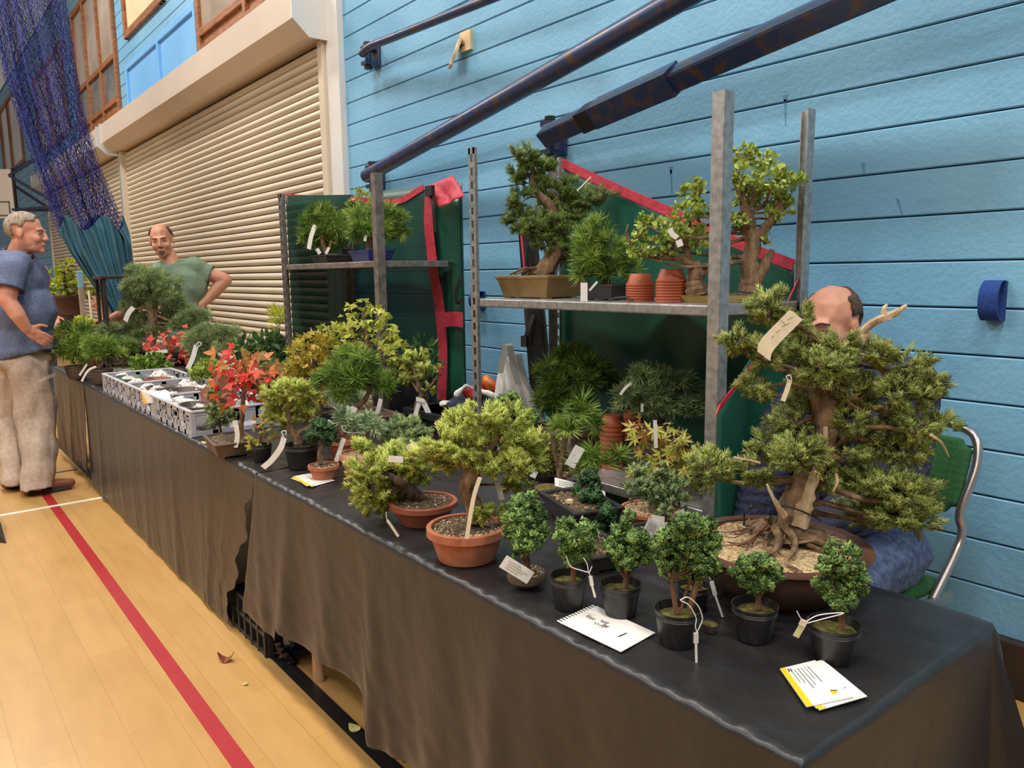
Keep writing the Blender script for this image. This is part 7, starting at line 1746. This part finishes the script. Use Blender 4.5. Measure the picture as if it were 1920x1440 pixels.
# ================================================================== stand beyond the long table
MT['box_wood'] = mat('box_wood', hexc(150, 96, 52), 0.5, scale=14, col2=hexc(178, 122, 72), stretch=(1, 5, 5)); MT['frame_dark'] = mat('frame_dark', hexc(46, 32, 28), 0.5)
MT['slab_wood'] = mat('slab_wood', hexc(120, 104, 88), 0.8, scale=10, col2=hexc(160, 146, 128), stretch=(4, 4, 0.6)); MT['slab_blue'] = mat('slab_blue', hexc(110, 150, 178), 0.6)
TB2 = 0.78
bt0 = atd(140, 640, 7.4)
t4 = thing('trestle_table', 'trestle table of the next stand behind the pines', 'table', (bt0[0], bt0[1], 0))
Bx = np.eye(3)
cxx, cyy = -7.85, 1.62
MB().box((cxx, cyy, TB2 - 0.02), (1.5, 0.60, 0.04)).build('tabletop', MT['table_top'], t4)
for sx_ in (-0.65, 0.65):
    for sy_ in (-0.24, 0.24): MB().tube([(cxx + sx_, cyy + sy_, 0), (cxx + sx_, cyy + sy_, TB2 - 0.03)], 0.02, 10).build('leg', MT['wood_leg'], t4, True)
def on2(px, y, z=TB2):           # point on that table seen at column px
    d = ray(px, 600); t_ = y / d[1]; return np.array([d[0] * t_, y, z])
# big planter with yellow-green shrub raised on a wooden block
pp = on2(127, 1.42); s_ = sc(pp)
zb_ = zfor(pp, 592); zt_ = zfor(pp, 553)
blk = MB().box((pp[0], pp[1], (TB2 + zb_) / 2), (0.32, 0.24, zb_ - TB2)).build('display_block', MT['frame_dark'], None); tag(blk, 'dark wooden block under the long brown planter', 'block'); bevel(blk, 0.006)
g3 = thing('planter_shrub', 'yellow-green leafy shrub in the long dark brown planter on a block', 'potted plant', (pp[0], pp[1], zb_))
pot_rect(g3, (pp[0], pp[1], zb_), 0.36, 0.26, zt_ - zb_, MT['brown_glaze'], 0.0)
pb_ = np.array([pp[0], pp[1], zt_])
tr_ = trunk(g3, pb_, [(125, 556, 5), (124, 545, 4), (122, 530, 3), (120, 510, 2)], MT['bark_dark'])
pd_ = mkpads(pb_, [(120, 500, 18, 14), (105, 520, 22, 16), (135, 515, 24, 16), (120, 535, 34, 16), (160, 535, 18, 16), (98, 540, 16, 14), (150, 548, 24, 12)], 5)
branches(g3, tr_, pd_, MT['bark_dark'], 5); foliage(g3, pd_, 'leaf', 12 * sc(pb_), 0.9, LM('broad_lime'), 101, 0.2, False)
# driftwood slab on a cane, wire frame stand, wooden drawer box, two pot plants
sp = on2(157, 1.22, TZ); zt = zfor(sp, 508); zb2 = TZ
sl = thing('driftwood_slab', 'weathered upright driftwood board with pale blue top', 'board', sp)
MB().box((sp[0], sp[1], (zb2 + zt) / 2), (0.075, 0.03, zt - zb2 - 0.01)).build('board', MT['slab_wood'], sl); 
bevel(MB().box((sp[0], sp[1], zt - 0.07), (0.08, 0.034, 0.14)).build('blue_tip', MT['slab_blue'], sl), 0.004)
MB().tube([on2(174, 1.24, TZ), np.array([on2(171, 1.24)[0], 1.24, zfor(on2(171, 1.24), 545)])], 0.008, 8).build('cane', MT['tag_cream'], sl, True)
fs = on2(222, 1.30, TZ); zt = zfor(fs, 520)
fr = thing('plant_stand', 'dark wooden open frame stand behind the layered pine', 'stand', fs)
for dx in (-0.13, 0.05, 0.13):
    for dy in (-0.1, 0.1): MB().box((fs[0] + dx, fs[1] + dy, (TZ + zt) / 2), (0.022, 0.022, zt - TZ)).build('upright', MT['frame_dark'], fr)
bevel(MB().box((fs[0], fs[1], zt), (0.32, 0.25, 0.025)).build('frame_top', MT['frame_dark'], fr), 0.004)
MB().box((fs[0], fs[1], TZ + 0.05), (0.30, 0.23, 0.02)).build('frame_shelf', MT['frame_dark'], fr)
bx_ = at(240, 604, np.array([-6.78, 1.44, 0])); 
zc = bx_[2]; db = thing('wooden_box', 'honey brown wooden drawer box behind the low blue-green pine', 'box', (bx_[0], bx_[1], TZ))
MB().box((bx_[0], bx_[1], TZ + 0.045), (0.20, 0.22, 0.09)).build('lower_case', MT['frame_dark'], db)
bevel(MB().box((bx_[0], bx_[1], (TZ + 0.09 + zc + 0.035) / 2), (0.27, 0.28, zc + 0.035 - TZ - 0.09)).build('case', MT['box_wood'], db), 0.005)
MB().box((bx_[0] + 0.137, bx_[1], zc), (0.008, 0.2, 0.03)).build('drawer_front', MT['box_wood'], db)
for (px_, lab, sd, pal) in ((166, 'little yellow-leaved shrub in a clay pot at the next stand', 103, 'broad_lime'), (150, 'little olive shrub in a brown tub at the next stand', 104, 'maple_lime')):
    cp = on2(px_, 1.18 if px_ > 155 else 1.12, TZ); o_ = thing('potted_shrub', lab, 'potted plant', cp)
    zr = zfor(cp, 628); MB().lathe(pot_profile('terra', 0.06, 0.045, zr - TZ), cp, 24).build('pot', MT['terracotta_dark'], o_, True)
    soil_disc(o_, (cp[0], cp[1], zr - 0.008), 0.052, MT['soil']); bb_ = np.array([cp[0], cp[1], zr])
    tr_ = trunk(o_, bb_, [(px_, 628, 2), (px_, 618, 1.6), (px_, 608, 1.2)], MT['bark_dark']); pd_ = mkpads(bb_, [(px_ - 3, 602, 9, 8), (px_ + 5, 608, 9, 8)], 3)
    branches(o_, tr_, pd_, MT['bark_dark'], 2, twigs=1); foliage(o_, pd_, 'leaf_small', 7 * sc(bb_), 1.2, LM(pal), sd, 0.2, False)
# wispy yellow-green grass plant behind the man in green
cp = np.array([-5.15, 2.05, 0.0]); o_ = thing('wispy_plant', 'wispy yellow-green plant in black tub by the shutter', 'potted plant', cp)
MB().lathe(pot_profile('nursery', 0.14, 0.11, 0.30), cp, 28).build('pot', MT['black_pot'], o_, True); soil_disc(o_, (cp[0], cp[1], 0.26), 0.12, MT['soil'])
bb_ = np.array([cp[0], cp[1], 0.27]); zt = zfor(bb_, 560)
MB().tube([bb_, (bb_[0], bb_[1], zt - 0.2)], 0.008, 6).build('stem', MT['bark'], o_, True)
foliage(o_, [(np.array([bb_[0], bb_[1], zt - 0.12]), 0.07, 0.10)], 'pine_fine', 0.11, 1.0, LM('maple_lime'), 105, 0.9, False)

# ================================================================== things on and between the racks
MT['bag_white'] = mat('bag_white', hexc(244, 240, 234), 0.4, scale=7, bump=0.35, bscale=16, var=0.03, transl=((0.95, 0.92, 0.88), 0.25))
bb_ = pl(962, 812, 2, LOWZ); bb_ = bb_ + FH * 0.05; bb_[2] = LOWZ
bag = thing('carrier_bag', 'white plastic carrier bag standing with its handles up', 'bag', bb_)
rows = [(812, 936, 1022), (790, 926, 1024), (760, 926, 1012), (730, 928, 1000), (705, 932, 984), (685, 937, 972), (668, 941, 966)]
V = []; n = 40; rr_ = np.random.default_rng(2)
for j, (y, l, r_) in enumerate(rows):
    for i in range(n):
        a = 2 * math.pi * i / n; pxx = (l + r_) / 2 - (r_ - l) / 2 * math.cos(a); k_ = 1 + 0.12 * math.sin(7 * a + j) + 0.08 * math.sin(13 * a - j * 1.3)
        p = at(pxx, y, bb_, -0.10 * math.sin(a) * (1 - 0.09 * j) * k_ + 0.02 * math.sin(5 * a + 2 * j)); p[2] = max(p[2], LOWZ + 0.003); V.append(p)
o = mobj('bag_body', V, [(j * n + i, j * n + (i + 1) % n, (j + 1) * n + (i + 1) % n, (j + 1) * n + i) for j in range(len(rows) - 1) for i in range(n)], MT['bag_white'], bag, True)
o.modifiers.new('s', 'SUBSURF').render_levels = 2
for pts in (((938, 700), (944, 670), (949, 648), (956, 648), (960, 672), (972, 720)), ((958, 690), (964, 668), (972, 664), (978, 690), (990, 730))):
    P = spline([at(x, y, bb_, -0.07 + 0.03 * (pts[0][0] == 958)) for x, y in pts], 5); MB().ribbon(P, RH * 0.014 + FH * 0.01, FH * 0.002).build('handle', MT['bag_white'], bag, True)
# box with heaped clothes and a snack packet between the racks
cb_ = np.array([-2.86, 2.02, 0.0]); zt = zfor(cb_, 768)
sb_ = thing('storage_crate', 'black storage box between the two racks carrying heaped clothes', 'crate', cb_)
bevel(MB().box((cb_[0], cb_[1], zt / 2), (0.50, 0.36, zt), None).build('body', MT['crate_black'], sb_), 0.01)
MB().box((cb_[0], cb_[1], zt - 0.015), (0.53, 0.39, 0.03)).build('rim', MT['crate_black'], sb_)
MT['cloth_navy'] = mat('cloth_navy', hexc(36, 40, 62), 0.95, scale=20); MT['cloth_red'] = mat('cloth_red', hexc(170, 36, 40), 0.9, scale=20); MT['packet'] = mat('packet', hexc(190, 60, 36), 0.3, scale=16, col2=hexc(230, 170, 70))
zq = zt + 0.0
j1 = thing('jacket', 'crumpled navy, red and white jacket heaped on the storage box', 'jacket', (cb_[0], cb_[1], zq))
blob('navy_cloth', [('e', at(880, 754, cb_), (0.14, 0.12, 0.035), None), ('e', at(912, 752, cb_), (0.12, 0.11, 0.04), None), ('c', at(862, 752, cb_, -0.08), at(900, 740, cb_, -0.02), 0.03, 0.035), ('c', at(905, 742, cb_, -0.06), at(930, 752, cb_, 0.03), 0.03, 0.03)], 0.009, MT['cloth_navy'], j1, 2, fold=wrinkle(2, 0.018, 30))
blob('red_lining', [('c', at(874, 736, cb_, -0.06), at(896, 722, cb_, 0.0), 0.022, 0.028), ('c', at(896, 722, cb_, 0.0), at(912, 730, cb_, 0.03), 0.028, 0.03), ('e', at(893, 738, cb_, -0.02), (0.07, 0.06, 0.025), None)], 0.009, MT['cloth_red'], j1, 2, fold=wrinkle(4, 0.014, 36))
blob('white_trim', [('c', at(856, 740, cb_, -0.08), at(874, 722, cb_, -0.08), 0.012, 0.014), ('c', at(874, 722, cb_, -0.08), at(925, 742, cb_, -0.09), 0.012, 0.014)], 0.01, MT['tee_white'], j1, 3, fold=wrinkle(6, 0.008, 40))
o = blob('snack_packet', [('e', at(922, 722, cb_, 0.02), (0.06, 0.03, 0.05), basis((0.3, -0.5, 0.8)))], 0.008, MT['packet'], None, 2, fold=wrinkle(8, 0.010, 50)); tag(o, 'shiny red and orange snack packet on the heaped clothes', 'packet')
o = blob('tissue', [('e', at(838, 758, cb_, -0.02), (0.04, 0.035, 0.018), None)], 0.01, MT['crumple'], None, 2, fold=wrinkle(3, 0.01, 60)); tag(o, 'crumpled white tissue beside the heaped clothes', 'tissue')
# dark box of bottles on the low shelf of the far rack
bq = np.array([LX1 - 0.10, RY0 + 0.16, LOWZ]); bx2 = thing('storage_crate', 'small black crate on the low shelf of the far rack', 'crate', bq)
for (c, s__) in (((bq[0], bq[1] - 0.12, LOWZ + 0.09), (0.26, 0.008, 0.18)), ((bq[0], bq[1] + 0.12, LOWZ + 0.09), (0.26, 0.008, 0.18)), ((bq[0] - 0.13, bq[1], LOWZ + 0.09), (0.008, 0.24, 0.18)), ((bq[0] + 0.13, bq[1], LOWZ + 0.09), (0.008, 0.24, 0.18)), ((bq[0], bq[1], LOWZ + 0.005), (0.26, 0.24, 0.01))):
    MB().box(c, s__).build('panel', MT['crate_black'], bx2)
# black shoe-like bag by the shutter behind the rhododendron
o = blob('black_bag', [('e', at(520, 650, np.array([-4.75, 1.72, 0])), (0.09, 0.07, 0.09), None), ('c', at(518, 640, np.array([-4.75, 1.72, 0])), at(512, 632, np.array([-4.75, 1.72, 0])), 0.04, 0.02), ('c', at(520, 660, np.array([-4.75, 1.72, 0])), np.array([-4.72, 1.70, 0.12]), 0.09, 0.10)], 0.012, MT['black_top'], None, 3, fold=wrinkle(5, 0.012, 30))
tag(o, 'tall slumped black bag behind the glossy broad-leaved shrub', 'bag')
# edge of the neighbouring stand's black cloth at the aisle
a = on_floor(12, 1018, 0.004); bq = on_floor(-40, 1010, 0.004); c = on_floor(0, 985, 0.004); d = on_floor(-60, 950, 0.004)
top = np.array([c[0] - 0.25, c[1] - 0.30, 0.5])
V = [a, bq, d, c + UP * 0.05, top, top + np.array([-0.3, -0.2, 0.0])]
o = mobj('tablecloth', V, [(0, 1, 4), (0, 4, 3), (1, 5, 4), (3, 4, 2), (4, 5, 2), (0, 3, 2, 1)], MT['cloth_satin'], None); tag(o, 'black cloth corner of the neighbouring stand reaching the aisle floor', 'tablecloth')
